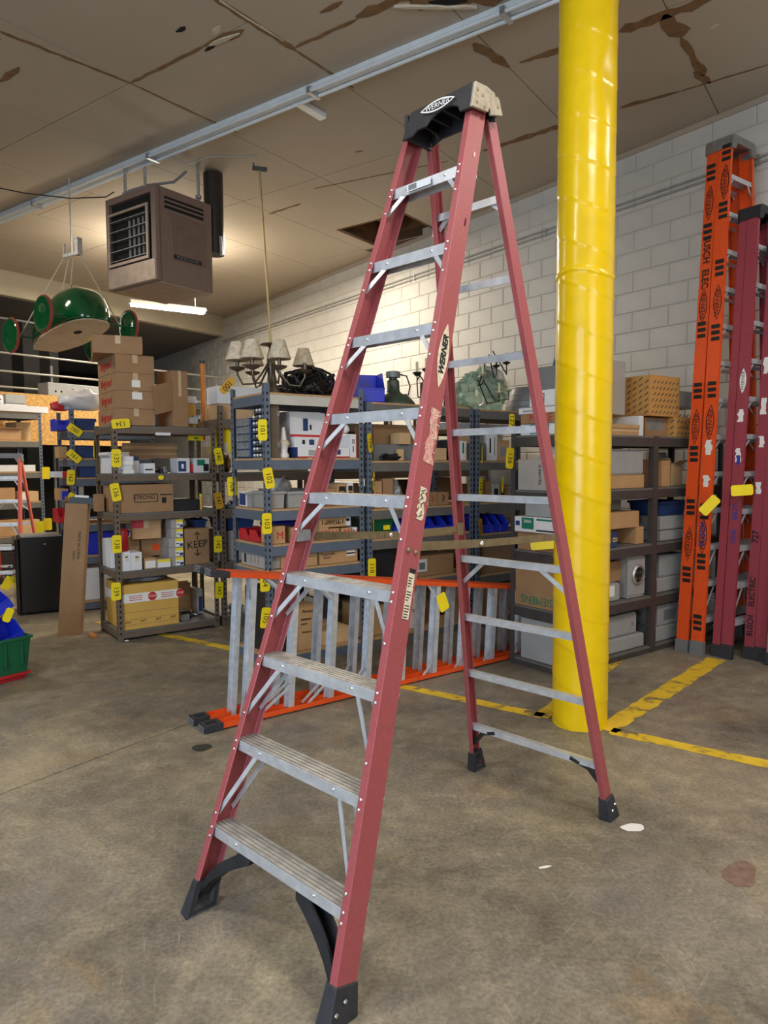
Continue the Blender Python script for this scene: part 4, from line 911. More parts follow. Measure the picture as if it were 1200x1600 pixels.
MB().lathe([(0.065, 0.25), (0.065, 0.30), (0.05, 0.305)], 12).make('socket_cap', M['grey2'], gl, smooth=40)
MB().tube([(0.05, -0.02, 0.28), (0.13, -0.03, 0.27), (0.17, -0.03, 0.18), (0.15, -0.03, 0.10), (0.11, -0.03, 0.105)], 0.007, 6).make('cord', M['cable'], gl, smooth=60)
bl = thing('candle_lamp', 'black cylinder lamp with two candle arms beside the green dome', 'lamp', (*W(4.27, 5.05, 0).to_2d(), TOP2), PHI)
MB().lathe([(0.085, 0), (0.09, 0.01), (0.09, 0.22), (0.08, 0.23), (0.02, 0.235)], 18).make('drum', M['blackp'], bl, smooth=40)
for x, hz in ((-0.15, 0.30), (-0.04, 0.34), (0.08, 0.32)):
    MB().tube([(x * 0.4, 0, 0.22), (x * 0.8, 0, 0.28), (x, 0, hz - 0.06), (x, 0, hz)], 0.007, 6).make('arm', M['blackp'], bl, smooth=60)
    MB().lathe([(0.015, hz - .03), (0.045, hz), (0.04, hz + 0.006), (0.012, hz + 0.008)], 10, (x, 0, 0)).make('cup', M['blackp'], bl, smooth=40)
    MB().lathe([(0.012, hz), (0.012, hz + 0.10)], 8, (x, 0, 0)).make('candle_sleeve', M['candle'], bl)
MB().tube([(-0.05, -0.06, 0.05), (-0.19, -0.06, 0.08), (-0.2, -0.06, 0.22), (-0.15, -0.05, 0.28)], 0.006, 6).make('hook', M['blackp'], bl, smooth=60)
cl = thing('hanging_tool', 'black looped strap hung upright behind the front rail', 'strap', (*W(4.62, 5.2, 0).to_2d(), TOP3), PHI)
MB().tube([(math.cos(t * 0.524) * 0.032, 0, 0.66 + math.sin(t * 0.524) * 0.032) for t in range(13)], 0.006, 6).make('ring', M['cable'], cl, smooth=60)
for dx in (-0.02, 0.0, 0.025): MB().tube([(0, 0, 0.63), (dx, 0, 0.5), (dx * 1.6, 0, 0.3), (dx * 2, 0, 0.0)], 0.010, 6).make('strap_strand', M['cable'], cl, smooth=60)
# wrapped candle chandelier in a green bag
wb_ = thing('wrapped_chandelier', 'black candle chandelier wrapped in green plastic on the rack behind', 'chandelier', (*W(4.99, 5.12, 0).to_2d(), TOP3), PHI)
MB().blob((0.05, 0.05, 0.18), (0.30, 0.18, 0.22), 5, 0.5, 34, 20, 3.4, flat=-0.18).make('plastic_wrap', M['baggreen'], wb_, smooth=70)
MB().blob((0.2, 0.06, 0.30), (0.16, 0.13, 0.16), 9, 0.3, 16, 10, 3.0).make('clear_wrap', M['bagclear'], wb_, smooth=70)
for k, (x, z, dx) in enumerate(((0.02, 0.17, -0.22), (0.15, 0.20, -0.26), (-0.2, 0.33, -0.05), (-0.02, 0.42, 0.0), (0.12, 0.46, 0.06))):
    MB().tube([(-0.16 + 0.05 * k, -0.12, z + 0.12), (x + dx * 0.6, -0.2, z - 0.11), (x, -0.23, z - 0.09), (x, -0.23, z)], 0.007, 6).make('arm', M['cable'], wb_, smooth=60)
    MB().lathe([(0.012, z - .02), (0.04, z), (0.036, z + 0.006), (0.011, z + 0.008), (0.011, z + 0.09)], 10, (x, -0.23, 0)).make('candle_cup', M['candle'] if k < 3 else M['blackp'], wb_, smooth=40)
# ================================================================== GOODS ON THE SHELVES
REG = []
def settle(a0, b, z0, w, d, h, yaw):
    if abs(yaw) > 16: return a0, b, z0, w, d, h
    # keep goods clear of the posts, of the beams above and of one another
    c, s = math.cos(R(yaw)), math.sin(R(yaw))
    def box():
        xs = [0, w * c, -d * s, w * c - d * s]; ys = [0, w * s, d * c, w * s + d * c]
        return [a0 + min(xs), a0 + max(xs), b + min(ys), b + max(ys), z0, z0 + h]
    for r0, r1, s0, s1, lev, bh in RACKS:
        x = box()
        if r0 - 0.1 < (x[0] + x[1]) / 2 < r1 + 0.1 and s0 - 0.05 < (x[2] + x[3]) / 2 < s1 + 0.05:
            if abs(yaw) < 2:
                lo = r0 + 0.05 if (b < s0 + 0.048 or b + d > s1 - 0.048) else r0 + 0.004
                if r0 - 0.02 <= a0 < lo: w -= lo - a0; a0 = lo
                if a0 + w > r1 - 0.05 and a0 < r1: w = r1 - 0.05 - a0
                if b + d > s1 - 0.006: d = s1 - 0.006 - b
            up = [l for l in lev if l > z0 + 0.03]
            if up and z0 + h > up[0] - bh - 0.004: h = max(0.012, up[0] - bh - 0.004 - z0)
    for it in range(6):
        x = box(); hit = False
        for o in REG:
            if min(x[1], o[1]) - max(x[0], o[0]) > 0.0005 and min(x[3], o[3]) - max(x[2], o[2]) > 0.0005 and min(x[5], o[5]) - max(x[4], o[4]) > 0.0005:
                hit = True; up_ = o[5] - z0; left = o[1] - a0; right = a0 + w - o[0]
                dn = z0 + h - o[4]
                if z0 < o[4] - 0.015 and dn < 0.6 * h: h -= dn + 0.001
                elif up_ < 0.045: z0 = o[5] + 0.001; h = max(0.012, h - up_)
                elif abs(yaw) < 2 and left < 0.6 * w: a0 += left + 0.002; w -= left + 0.002
                elif abs(yaw) < 2 and right < 0.6 * w: w -= right + 0.002
                elif x[2] < o[2] - 0.06 and abs(yaw) < 2: d = o[2] - b - 0.002
                else:
                    e = o[3] - x[2] + 0.003; b += e; d = max(0.06, d - e)
                break
        if not hit: break
    REG.append(box()); return a0, b, z0, w, d, h
def place(name, label, cat, q, b, z, d, yaw=0, group=None):
    a0, z0, w, h = q
    if z is not None: h = z0 + h - z; z0 = z
    h = max(h, 0.012); a0, b, z0, w, d, h = settle(a0, b, z0, w, d, h, yaw)
    return thing(name, label, cat, W(a0, b, z0 + 0.0012), PHI + R(yaw), group), w, d, h
def carton(label, q, b, d, z=None, m='kraft', yaw=0, tape=True, marks=(), name='carton', cat='box', group=None, opened=False, tapem='packtape'):
    r, w, d, h = place(name, label, cat, q, b, z, d, yaw, group); k = MB(); t = 0.004
    if opened:
        k.box(0, w, 0, t, 0, h); k.box(0, w, d - t, d, 0, h); k.box(0, t, t, d - t, 0, h); k.box(w - t, w, t, d - t, 0, h); k.box(t, w - t, t, d - t, 0, t)
    else:
        g = min(0.003, h * 0.05); k.box(0, w, 0, d, 0, h - g); k.box(0, w, 0, d / 2 - 0.002, h - g, h); k.box(0, w, d / 2 + 0.002, d, h - g, h)
    k.make('body', M[m], r, bevel=0.003)
    if opened:
        f = MB(); fl_ = min(d, h) * 0.45
        f.add([(0, 0, h), (w, 0, h), (w, -fl_ * 0.75, h + fl_ * 0.35), (0, -fl_ * 0.75, h + fl_ * 0.35)], [(0, 1, 2, 3)]); f.add([(0, d, h), (w, d, h), (w, d + fl_ * 0.25, h + fl_ * 0.8), (0, d + fl_ * 0.25, h + fl_ * 0.8)], [(0, 1, 2, 3)])
        f.add([(0, 0, h), (0, d, h), (-fl_ * 0.5, d, h + fl_ * 0.6), (-fl_ * 0.5, 0, h + fl_ * 0.6)], [(0, 1, 2, 3)])
        fo_ = f.make('flaps', M[m], r); md = fo_.modifiers.new('s', 'SOLIDIFY'); md.thickness = 0.004
    elif tape and tapem:
        tw = min(0.045, w * 0.18); MB().box(w / 2 - tw / 2, w / 2 + tw / 2, -0.0008, 0, h * 0.55, h + 0.0006).make('tape', M[tapem], r)
    for mi, mk in enumerate(marks):
        e_ = -0.0012 - 0.0006 * mi
        if mk[0] == 'S':   # sticker: face, x0, z0, x1, z1 (fractions), material
            _, f, x0, z0, x1, z1, mm = mk
            if f == 'F': MB().box(x0 * w, x1 * w, e_, 0, z0 * h, z1 * h).make('sticker', M[mm], r)
            else: MB().box(e_, 0, (1 - x1) * d, (1 - x0) * d, z0 * h, z1 * h).make('sticker', M[mm], r)
        else:              # text: face, x, z, body, size, material, rotation, stretch
            _, f, x, z_, body, size, mm = mk[:7]; ro = mk[7] if len(mk) > 7 else 0; sx = mk[8] if len(mk) > 8 else 1.0
            if f == 'F': text(body, size, M[mm], r, (x * w, e_ - 0.001, z_ * h), (R(90), R(ro), 0), sx=sx)
            else: text(body, size, M[mm], r, (e_ - 0.001, (1 - x) * d, z_ * h), (R(90), R(ro), R(-90)), sx=sx)
    return r
def hopper(label, q, b, d, z=None, m='blue', yaw=0, group=None, name='storage_bin', cat='bin', lip=0.45):
    r, w, d, h = place(name, label, cat, q, b, z, d, yaw, group); k = MB(); t = 0.004
    side = [(0, 0), (d, 0), (d, h), (d * 0.3, h), (0.0, h * lip)]
    for x in (0, w - t): k.prism(side, (x, 0, 0), (0, 1, 0), (0, 0, 1), (1, 0, 0), t)
    k.box(t, w - t, 0, d, 0, t); k.box(t, w - t, d - t, d, t, h); k.box(t, w - t, 0, t, t, h * lip)
    k.make('shell', M[m], r, bevel=0.002)
    MB().box(0, w, -0.006, 0.002, h * lip - 0.008, h * lip + 0.002).make('lip', M[m], r)
    return r
def tote(label, q, b, d, z=None, m='navy', yaw=0, group=None, name='tote', cat='bin', lid=None):
    r, w, d, h = place(name, label, cat, q, b, z, d, yaw, group); k = MB(); e = min(w, d) * 0.06; t = 0.004
    o = [(e, e, 0), (w - e, e, 0), (w - e, d - e, 0), (e, d - e, 0), (0, 0, h), (w, 0, h), (w, d, h), (0, d, h)]
    i = [(e + t, e + t, t), (w - e - t, e + t, t), (w - e - t, d - e - t, t), (e + t, d - e - t, t), (t, t, h), (w - t, t, h), (w - t, d - t, h), (t, d - t, h)]
    k.add(o + i, [(0, 3, 2, 1), (8, 9, 10, 11)] + [(j, (j + 1) % 4, 4 + (j + 1) % 4, 4 + j) for j in range(4)] + [(8 + (j + 1) % 4, 8 + j, 12 + j, 12 + (j + 1) % 4) for j in range(4)] + [(4 + j, 4 + (j + 1) % 4, 12 + (j + 1) % 4, 12 + j) for j in range(4)])
    k.make('tub', M[m], r)
    rim = MB(); rr_ = 0.010
    rim.box(-rr_, w + rr_, -rr_, 0.0, h - 0.02, h); rim.box(-rr_, w + rr_, d, d + rr_, h - 0.02, h); rim.box(-rr_, 0, 0, d, h - 0.02, h); rim.box(w, w + rr_, 0, d, h - 0.02, h); rim.make('rim', M[m], r)
    if lid: MB().box(-rr_, w + rr_, -rr_, d + rr_, h, h + 0.014).make('lid', M[lid], r, bevel=0.004)
    return r
def enclosure(label, q, b, d, z=None, m='grey', yaw=0, group=None, knock=True, hole=0, name='enclosure', cat='electrical box', lidh=0.3, marks=()):
    r, w, d, h = place(name, label, cat, q, b, z, d, yaw, group)
    MB().box(0, w, 0, d, 0, h).make('case', M[m], r, bevel=0.004)
    MB().box(-0.004, w + 0.004, -0.006, 0.004, h * 0.06, h * 0.94).make('cover', M[m], r, bevel=0.003)
    if knock:
        for kx in (0.25, 0.6): 
            MB().lathe([(min(0.018, h * .15), 0), (min(0.018, h * .15), 0.003), (0.006, 0.0035)], 12, (-0.0002, d * kx, h * 0.5), (-1, 0, 0)).make('knockout', M['grey2'], r)
        MB().box(w * 0.86, w * 0.9, -0.012, -0.004, h * 0.42, h * 0.56).make('latch', M['steel'], r)
    for mk in marks: MB().box(mk[0] * w, mk[2] * w, -0.0075, -0.0055, mk[1] * h, mk[3] * h).make('sticker', M[mk[4]], r)
    return r
def papers(label, q, b, d, z=None, n=5, mats=('whitebox', 'white', 'cream'), yaw=0, name='paper_stack', cat='papers', group=None):
    r, w, d, h = place(name, label, cat, q, b, z, d, yaw, group); rnd = random.Random(hash(label) % 999 if False else len(label) * 7)
    for k in range(n):
        o = MB().box(0, w, 0, d, h * k / n, h * (k + 1) / n - 0.0008).make('sheet_bundle', M[mats[k % len(mats)]], r); o.location = (rnd.uniform(-.012, .012), rnd.uniform(-.012, .012), 0)
    return r
def bottle(label, q, b, z=None, m='clearp', capm='redp', name='jar', cat='jar', fillm=None, group=None, n=16):
    r, w, d, h = place(name, label, cat, q, b, z, q[2], 0, group); rad = w / 2
    MB().lathe([(rad * 0.92, 0), (rad, 0.01), (rad, h * 0.72), (rad * 0.7, h * 0.82), (rad * 0.62, h * 0.86)], n, (rad, rad, 0)).make('glass', M[m], r, smooth=40)
    MB().lathe([(rad * 0.7, h * 0.86), (rad * 0.7, h), (rad * 0.6, h)], n, (rad, rad, 0)).make('cap', M[capm], r, smooth=40)
    return r
def lumps(label, q, b, d, z=None, m='grey2', n=6, seed=1, name='hardware_pile', cat='hardware', mats=None):
    r, w, d, h = place(name, label, cat, q, b, z, d); rnd = random.Random(seed); mats = mats or [m]
    for k in range(n):
        s_ = rnd.uniform(0.5, 1.0) * min(h, w / 2.2, d / 2) ; x = rnd.uniform(s_ * .6, max(s_ * .61, w - s_ * .6)); y = rnd.uniform(s_ * .6, max(s_ * .61, d - s_ * .6))
        mb = MB()
        if k % 3 == 0: mb.lathe([(s_ * .32, 0), (s_ * .4, s_ * .05), (s_ * .4, s_ * .5), (s_ * .25, s_ * .62), (s_ * .25, s_ * .8)], 10, (x, y, 0))
        elif k % 3 == 1: mb.box(x - s_ * .45, x + s_ * .45, y - s_ * .35, y + s_ * .35, 0, s_ * rnd.uniform(.45, .95))
        else: mb.tube([(x - s_ * .5, y, s_ * .3), (x, y + s_ * .2, s_ * .45), (x + s_ * .5, y - s_ * .1, s_ * .28)], s_ * .16, 7)
        mb.make('piece', M[mats[k % len(mats)]], r, smooth=40)
    return r
def bag(label, q, b, d, z=None, m='bagwhite', seed=1, name='plastic_bag', cat='bag', knot=True, amp=0.35):
    r, w, d, h = place(name, label, cat, q, b, z, d)
    MB().blob((w / 2, d / 2, h * 0.42), (w / 2 * 0.95, d / 2 * 0.95, h * 0.5), seed, amp, 20, 12, 2.6, flat=-h * 0.42).make('sack', M[m], r, smooth=75)
    if knot: MB().blob((w * 0.55, d / 2, h * 0.9), (w * 0.1, d * 0.1, h * 0.14), seed + 3, 0.4, 10, 8, 3).make('knot', M[m], r, smooth=75)
    return r

# ---------------- brown rack with the five long cartons
bL = 6.46
legr = [(535, 562, 153, 229, 'topmost long brown legrand carton on the stack', 6.52, -13), (563, 589, 169, 242, 'second long legrand carton from the top of the stack', bL, 0), (589, 614, 169, 242, 'middle legrand carton of the stack with a white address label', bL, 0), (614, 639, 169, 242, 'fourth legrand carton from the top with a taped packing slip', bL, 0), (639, 665, 168, 241, 'bottom legrand carton of the stack with a torn open end', bL, 1)]
zc = 1.935
for i, (y0, y1, x0, x1, lab, bb, yw) in reversed(list(enumerate(legr))):
    h = (1.935, 0.160, 0.156, 0.156, 0.150)[i] if i else 0.158
    q = (1.791, 2.161, 0.411, 0.141); q = (q[0] + (-0.10 if i == 0 else 0), zc, q[2], (0.158, 0.16, 0.156, 0.156, 0.15)[i])
    mk = [('T', 'L', 0.5, 0.52, 'legrand', 0.105, 'redink'), ('S', 'L', 0.17, 0.3, 0.23, 0.72, 'redink')]
    if i == 2: mk.append(('S', 'F', 0.40, 0.2, 0.62, 0.6, 'white'))
    if i == 3: mk.append(('S', 'F', 0.40, 0.52, 0.66, 0.92, 'white'))
    carton(lab, q, bb, 0.64, m='kraft2', yaw=yw, marks=mk, name='long_carton'); zc += q[3] + 0.001
o = carton('open brown carton standing on end beside the legrand stack', (2.383, 2.052, 0.161, 0.406), 6.52, 0.28, 1.935, m='kraft2', yaw=8)
MB().add([(0, 0.0, 0.42), (0, 0.0, 0.15), (-0.2, -0.05, 0.10), (-0.22, -0.05, 0.36)], [(0, 1, 2, 3)]).make('flap', M['kraft2'], o).modifiers.new('s', 'SOLIDIFY').thickness = 0.004
carton('small golden yellow carton under a white tray on the brown rack', (2.527, 2.054, 0.154, 0.123), 6.7, 0.2, 1.935, m='ycard', tape=False)
papers('white plastic tray lying on the golden carton', (2.549, 2.178, 0.148, 0.068), 6.69, 0.22, None, 2, ('whitebox', 'white'), name='tray', cat='tray')
lumps('black jumble of brackets under the leaning open carton', (2.215, 1.949, 0.113, 0.105), 6.5, 0.3, 1.935, n=7, seed=5, mats=['blackp', 'cable', 'grey2'])
papers('loose white papers and pamphlets at the rack edge beneath the golden carton', (2.47, 1.936, 0.22, 0.03), 6.47, 0.2, None, 4, ('cream', 'whitebox', 'grey'), yaw=3)
carton('white paperboard switch box among the pamphlets on the brown rack', (2.50, 1.968, 0.12, 0.06), 6.5, 0.10, None, m='greycard', tape=False)
lumps('pile of grey and white fittings between golden carton and white box', (2.56, 1.936, 0.15, 0.25), 6.78, 0.2, None, n=9, seed=9, mats=['whitebox', 'grey', 'bagwhite', 'kraft2'])
# second level
papers('folded white cloth and papers on the left end of the second shelf', (1.80, 1.66, 0.2, 0.04), 6.62, 0.3, None, 3, ('white', 'bagwhite'), name='cloth', cat='cloth')
carton('white and green box at the left end of the second shelf', (1.835, 1.507, 0.11, 0.15), 6.62, 0.33, None, m='whitebox', tape=False, marks=[('S', 'F', 0.1, 0.1, 0.5, 0.6, 'greenink')])
papers('upright white notepad standing beside the tag on the second shelf', (1.895, 1.518, 0.095, 0.143), 6.48, 0.06, 1.505, 4, ('white', 'whitebox'), name='notepad')
carton('teal topped white box behind the upright notepad', (1.965, 1.507, 0.12, 0.17), 6.6, 0.25, None, m='whitebox', tape=False, marks=[('S', 'F', 0, 0.75, 1, 1, 'navy')])
carton('white paper ream box in the middle of the second shelf', (2.052, 1.516, 0.134, 0.081), 6.47, 0.25, 1.505, m='whitebox', tape=False, marks=[('S', 'F', 0.1, 0.3, 0.8, 0.45, 'ink')])
lumps('dark tangle of cords and adaptors on the second shelf', (2.173, 1.514, 0.228, 0.13), 6.5, 0.4, 1.505, n=10, seed=12, mats=['cable', 'blackp', 'bagclear', 'grey2'])
r = papers('stack of flattened brown cartons lying across the second shelf', (2.042, 1.644, 0.5, 0.148), 6.56, 0.42, 1.60, 5, ('kraft2', 'kraft'), yaw=-3, name='flat_cartons', cat='box')
carton('light blue and white box right of the flattened cartons', (2.39, 1.512, 0.13, 0.132), 6.48, 0.2, 1.505, m='whitebox', tape=False, marks=[('S', 'F', 0.05, 0.1, 0.7, 0.8, 'navy'), ('S', 'F', 0.3, 0.3, 0.5, 0.6, 'white')])
carton('green and white lamp box at the right end of the second shelf', (2.563, 1.509, 0.153, 0.134), 6.48, 0.2, 1.505, m='whitebox', tape=False, marks=[('S', 'F', 0.2, 0.5, 0.7, 0.9, 'greenink'), ('S', 'F', 0.6, 0.1, 0.95, 0.6, 'ink')])
carton('small red tipped box between blue and green boxes', (2.53, 1.51, 0.044, 0.073), 6.5, 0.15, 1.505, m='redp', tape=False)
carton('tiny brown carton at the top back of the second shelf', (1.957, 1.742, 0.07, 0.083), 6.8, 0.12, 1.505, m='kraft', tape=False)
carton('tan block of card at the right end under the top beam', (2.79, 1.646, 0.122, 0.115), 6.75, 0.15, 1.505, m='kraft3', tape=False)
lv_ = thing('spirit_level', 'yellow spirit level with red ends tucked under the top beam', 'tool', W((2.563, 1.795, 0.146, 0.055)[0], 6.6, 1.815), PHI)
MB().prism([(0, 0), (0.02, 0), (0.02, 0.006), (0.012, 0.010), (0.012, 0.036), (0.02, 0.04), (0.02, 0.048), (0, 0.048), (0, 0.04), (0.008, 0.036), (0.008, 0.010), (0, 0.006)], (0, 0, 0), (0, 1, 0), (0, 0, 1), (1, 0, 0), 0.15).make('frame', M['tag'], lv_); MB().box(0.15, 0.165, 0, 0.02, 0, 0.048).make('end_cap', M['redp'], lv_); MB().box(0.06, 0.09, -0.001, 0.021, 0.015, 0.03).make('vial', M['greenink'], lv_)
# third level
st_ = carton('long brown STRONG carton on the third shelf of the brown rack', (1.83, 1.162, 0.521, 0.244), 6.47, 0.52, 1.15, m='kraft2', tape=False, marks=[('T', 'F', 0.455, 0.54, 'STRONG', 0.052, 'ink', 0, 0.92), ('S', 'F', 0.75, 0.60, 0.98, 0.64, 'ink'), ('S', 'F', 0.78, 0.32, 0.86, 0.52, 'ink')])
w_, h_ = (1.83, 1.162, 0.521, 0.244)[2], 0.24
ringmesh([(-0.11, -0.030), (-0.10, -0.038), (0.10, -0.038), (0.11, -0.030), (0.11, 0.030), (0.10, 0.038), (-0.10, 0.038), (-0.11, 0.030)], (0.94, 0.84), (w_ * 0.455, -0.0006, 0.132), (1, 0, 0), (0, 0, 1), (0, -1, 0), 0.0012).make('logo_outline', M['ink'], st_)
carton('small brown carton pushed against the left end of the STRONG carton', (1.765, 1.152, 0.07, 0.16), 6.86, 0.12, None, m='kraft2', tape=False)
carton('flat black case right of the STRONG carton', (2.366, 1.142, 0.25, 0.109), 6.5, 0.35, 1.15, m='blackp', tape=False, name='case', cat='case')
bottle('small yellow topped bottle at the right of the third shelf', (2.61, 1.136, 0.045, 0.166), 6.5, 1.15, m='ycard', capm='tag')
lumps('grey metal fittings at the far right of the third shelf', (2.655, 1.132, 0.104, 0.117), 6.5, 0.25, 1.15, n=5, seed=21, mats=['steel', 'grey2'])
lumps('blue and black spools at the back of the third shelf', (2.502, 1.222, 0.401, 0.142), 6.75, 0.2, 1.15, n=8, seed=22, mats=['navy', 'blackp', 'blue'])
# fourth level
for x0, x1, side in ((183, 204, 'left'), (204, 222, 'right')):
    carton('%s one of two white boxes with small labels side by side' % side, Q(6.47,x0,863,x1,889) if False else ((1.824, 0.654, 0.118, 0.15) if side == 'left' else (1.941, 0.643, 0.103, 0.151)), 6.47, 0.24, 0.63, m='whitebox', tape=False, marks=[('S', 'F', 0.35, 0.5, 0.75, 0.85, 'cream'), ('S', 'F', 0.4, 0.7, 0.7, 0.76, 'ink')])
carton('taller white box behind the post at the left of the fourth shelf', (1.835, 0.632, 0.11, 0.26), 6.70, 0.28, None, m='whitebox', tape=False)
bottle('clear plastic tub of red pieces on the two white boxes', (1.838, 0.8, 0.112, 0.248), 6.5, None, m='redp', capm='blackp')
carton('brown carton tilted on top of the stack with red printed tape', (2.007, 0.897, 0.255, 0.215), 6.62, 0.3, None, m='kraft', yaw=-14, marks=[('S', 'F', 0, 0.55, 0.4, 0.95, 'redp')])
carton('narrow cream box standing behind the two white boxes', (2.023, 0.658, 0.089, 0.254), 6.75, 0.2, 0.63, m='kraft3', tape=False)
carton('brown carton with an orange smudge beside the label boxes', (2.119, 0.614, 0.182, 0.269), 6.7, 0.25, 0.63, m='kraft2', tape=False, marks=[('S', 'F', 0.55, 0.55, 0.9, 0.8, 'orange'), ('S', 'F', 0.35, 0.3, 0.9, 0.36, 'ink')])
carton('small brown box with a white end label in front of the smudged carton', (2.067, 0.643, 0.105, 0.088), 6.47, 0.15, 0.63, m='kraft', tape=False, marks=[('S', 'F', 0.05, 0.1, 0.95, 0.75, 'white')])
zz = 0.63
ords = ['bottom', 'second lowest', 'middle', 'second highest', 'top']
for k in range(5):
    q = (2.222, 0.713, 0.219, 0.09); h = 0.088
    carton('%s small carton with yellow and white end label in the column' % ords[k], (q[0], zz, q[2], h), 6.49 + 0.004 * (k % 2), 0.25, None, m='greycard', tape=False, marks=[('S', 'F', 0.45, 0.08, 1.0, 0.92, 'white'), ('S', 'F', 0.45, 0.66, 1.0, 0.93, 'tag'), ('S', 'F', 0.75, 0.12, 0.98, 0.4, 'navy'), ('S', 'F', 0.5, 0.35, 0.7, 0.45, 'ink')], name='parts_carton'); zz += h + 0.001
carton('single small carton with yellow end label left of the column', ((2.184, 0.631, 0.12, 0.089)[0] - 0.02, 0.63, 0.14, 0.085), 6.462 - 0.0, 0.02, None, m='greycard', tape=False, marks=[('S', 'F', 0.1, 0.08, 1.0, 0.92, 'white'), ('S', 'F', 0.1, 0.66, 1.0, 0.93, 'tag')], name='parts_carton')
kp = carton('brown carton with KEEP and arrows drawn in marker', (2.461, 0.606, 0.242, 0.368), 6.50, 0.35, 0.63, m='kraft2', tape=False, marks=[('T', 'F', 0.5, 0.55, 'KEEP', 0.095, 'ink', -4)])
kw, kh = (2.461, 0.606, 0.242, 0.368)[2], 0.36
for z0, s in ((0.27, 1), (0.12, -1)):
    k = MB(); k.bar((kw * .5, -0.002, z0 - 0.035), (kw * .5, -0.002, z0 + 0.035), 0.008, 0.001); k.bar((kw * .5 - .03, -0.002, z0 + s * 0.012), (kw * .5, -0.002, z0 + s * 0.037), 0.008, 0.001, (0, 0, 1)); k.bar((kw * .5 + .03, -0.002, z0 + s * 0.012), (kw * .5, -0.002, z0 + s * 0.037), 0.008, 0.001, (0, 0, 1)); k.make('marker_arrow', M['ink'], kp)
tl = tote('dark blue tote lying on the KEEP carton', (2.606, 0.958, 0.203, 0.088), 6.6, 0.25, None, m='navy')
# bottom level
yb_ = carton('big golden carton wrapped with white STOP tape on the bottom shelf', (1.835, 0.092, 0.54, 0.409), 6.475, 0.52, 0.09, m='ycard', tape=False)
yw, yh = (1.835, 0.092, 0.54, 0.409)[2], (1.835, 0.092, 0.54, 0.409)[1] + (1.835, 0.092, 0.54, 0.409)[3] - 0.09
MB().box(0, yw, -0.0012, 0, yh * 0.60, yh * 0.80).make('stop_tape', M['white'], yb_); MB().box(-0.0012, 0, 0, 0.52, yh * 0.60, yh * 0.80).make('stop_tape', M['white'], yb_)
for x in (0.5, 0.985):
    oc = [(0.042 * math.cos(R(22.5 + 45 * k)), 0.042 * math.sin(R(22.5 + 45 * k))) for k in range(8)]
    MB().prism(oc, (yw * x, -0.0012, yh * 0.70), (1, 0, 0), (0, 0, 1), (0, -1, 0), 0.0008).make('stop_sign', M['redink'], yb_); text('STOP', 0.028, M['white'], yb_, (yw * x, -0.0028, yh * 0.70), FRONT)
for x in (0.22, 0.76):
    for j in range(3): MB().box(yw * (x - 0.11), yw * (x + 0.11), -0.0020, -0.0011, yh * (0.645 + 0.045 * j), yh * (0.66 + 0.045 * j)).make('tape_print', M['redink'], yb_)
for z_ in (0.38, 0.22, 0.10): MB().box(0, yw, -0.0010, 0, yh * z_, yh * (z_ + 0.008)).make('printed_line', M['kraft2'], yb_)
for x in (0.05, 0.3, 0.56, 0.82): text('PVT', 0.03, M['ink'], yb_, (yw * x + .02, -0.002, yh * 0.165), FRONT)
bag('crumpled clear plastic sheet lying on the golden carton', ((1.827, 0.546, 0.624, 0.077)[0], 0.093 + yh, yw * 1.0, 0.065), 6.48, 0.5, None, m='bagclear', seed=4, knot=False, amp=0.25)
bag('white foam bag squashed on the left of the golden carton', (1.85, 0.505, 0.2, 0.055), 6.78, 0.17, None, m='bagwhite', seed=8, knot=False)
lumps('loose metal fittings scattered on the bottom shelf right of the golden carton', (2.389, 0.082, 0.253, 0.166), 6.5, 0.4, 0.09, n=9, seed=31, mats=['cream', 'steel', 'whitebox', 'cable'])
carton('open tan carton at the right end of the bottom shelf', (2.53, 0.092, 0.13, 0.29), 6.66, 0.3, None, m='kraft3', opened=True)
carton('grey and blue carton in the corner of the bottom shelf', (2.64, 0.092, 0.11, 0.25), 6.74, 0.2, None, m='greycard', tape=False, marks=[('S', 'F', 0.3, 0.1, 0.9, 0.7, 'navy')])

# ---------------- rack behind the chandelier rack
carton('white long light box on the rear rack beside the amber tube', (2.83, 2.172, 0.55, 0.17), 6.52, 0.26, None, m='whitebox', yaw=0, tape=False, marks=[('T', 'F', 0.2, 0.75, 'LED', 0.04, 'ink')])
carton('tan carton under the white long light box', (2.84, 2.022, 0.4, 0.146), 6.52, 0.3, None, m='kraft3', tape=False)
am = thing('amber_tube', 'upright amber glass tube with black cap on the rear rack', 'tube', W((2.824, 2.417, 0.061, 0.165)[0], 6.86, 2.022), PHI)
MB().lathe([(0.024, 0), (0.024, 0.57)], 12).make('glass', M['amber'], am, smooth=40); MB().lathe([(0.027, 0.57), (0.027, 0.60), (0.02, 0.602)], 12).make('cap', M['blackp'], am, smooth=40)
lumps('heap of white drywall boxes and fittings at the left of the rear rack', (2.606, 2.113, 0.194, 0.209), 6.6, 0.35, 2.022, n=9, seed=41, mats=['whitebox', 'grey', 'kraft2'])
carton('yellow and white parts box on the rear rack under its top beam', (2.822, 1.867, 0.126, 0.111), 6.5, 0.2, 1.70, m='tag', tape=False, marks=[('S', 'F', 0.1, 0, 0.7, 0.4, 'white')])
bag('brown paper sack slumped on the rear rack second shelf', (2.832, 1.606, 0.154, 0.336), 6.52, 0.3, 1.505, m='kraft2', seed=12, knot=False)
for x, lab in ((0.30, 'left'), (0.44, 'right')): bottle('%s one of two yellow spray cans on the rear rack' % lab, (2.81 + x, 1.70, 0.09, 0.17), 6.52, None, m='tag', capm='tag', name='spray_can', cat='can')
tote('blue tote on the rear rack seen past the chandelier rack post', (2.87, 0.94, 0.32, 0.17), 6.5, 0.4, None, m='navy')
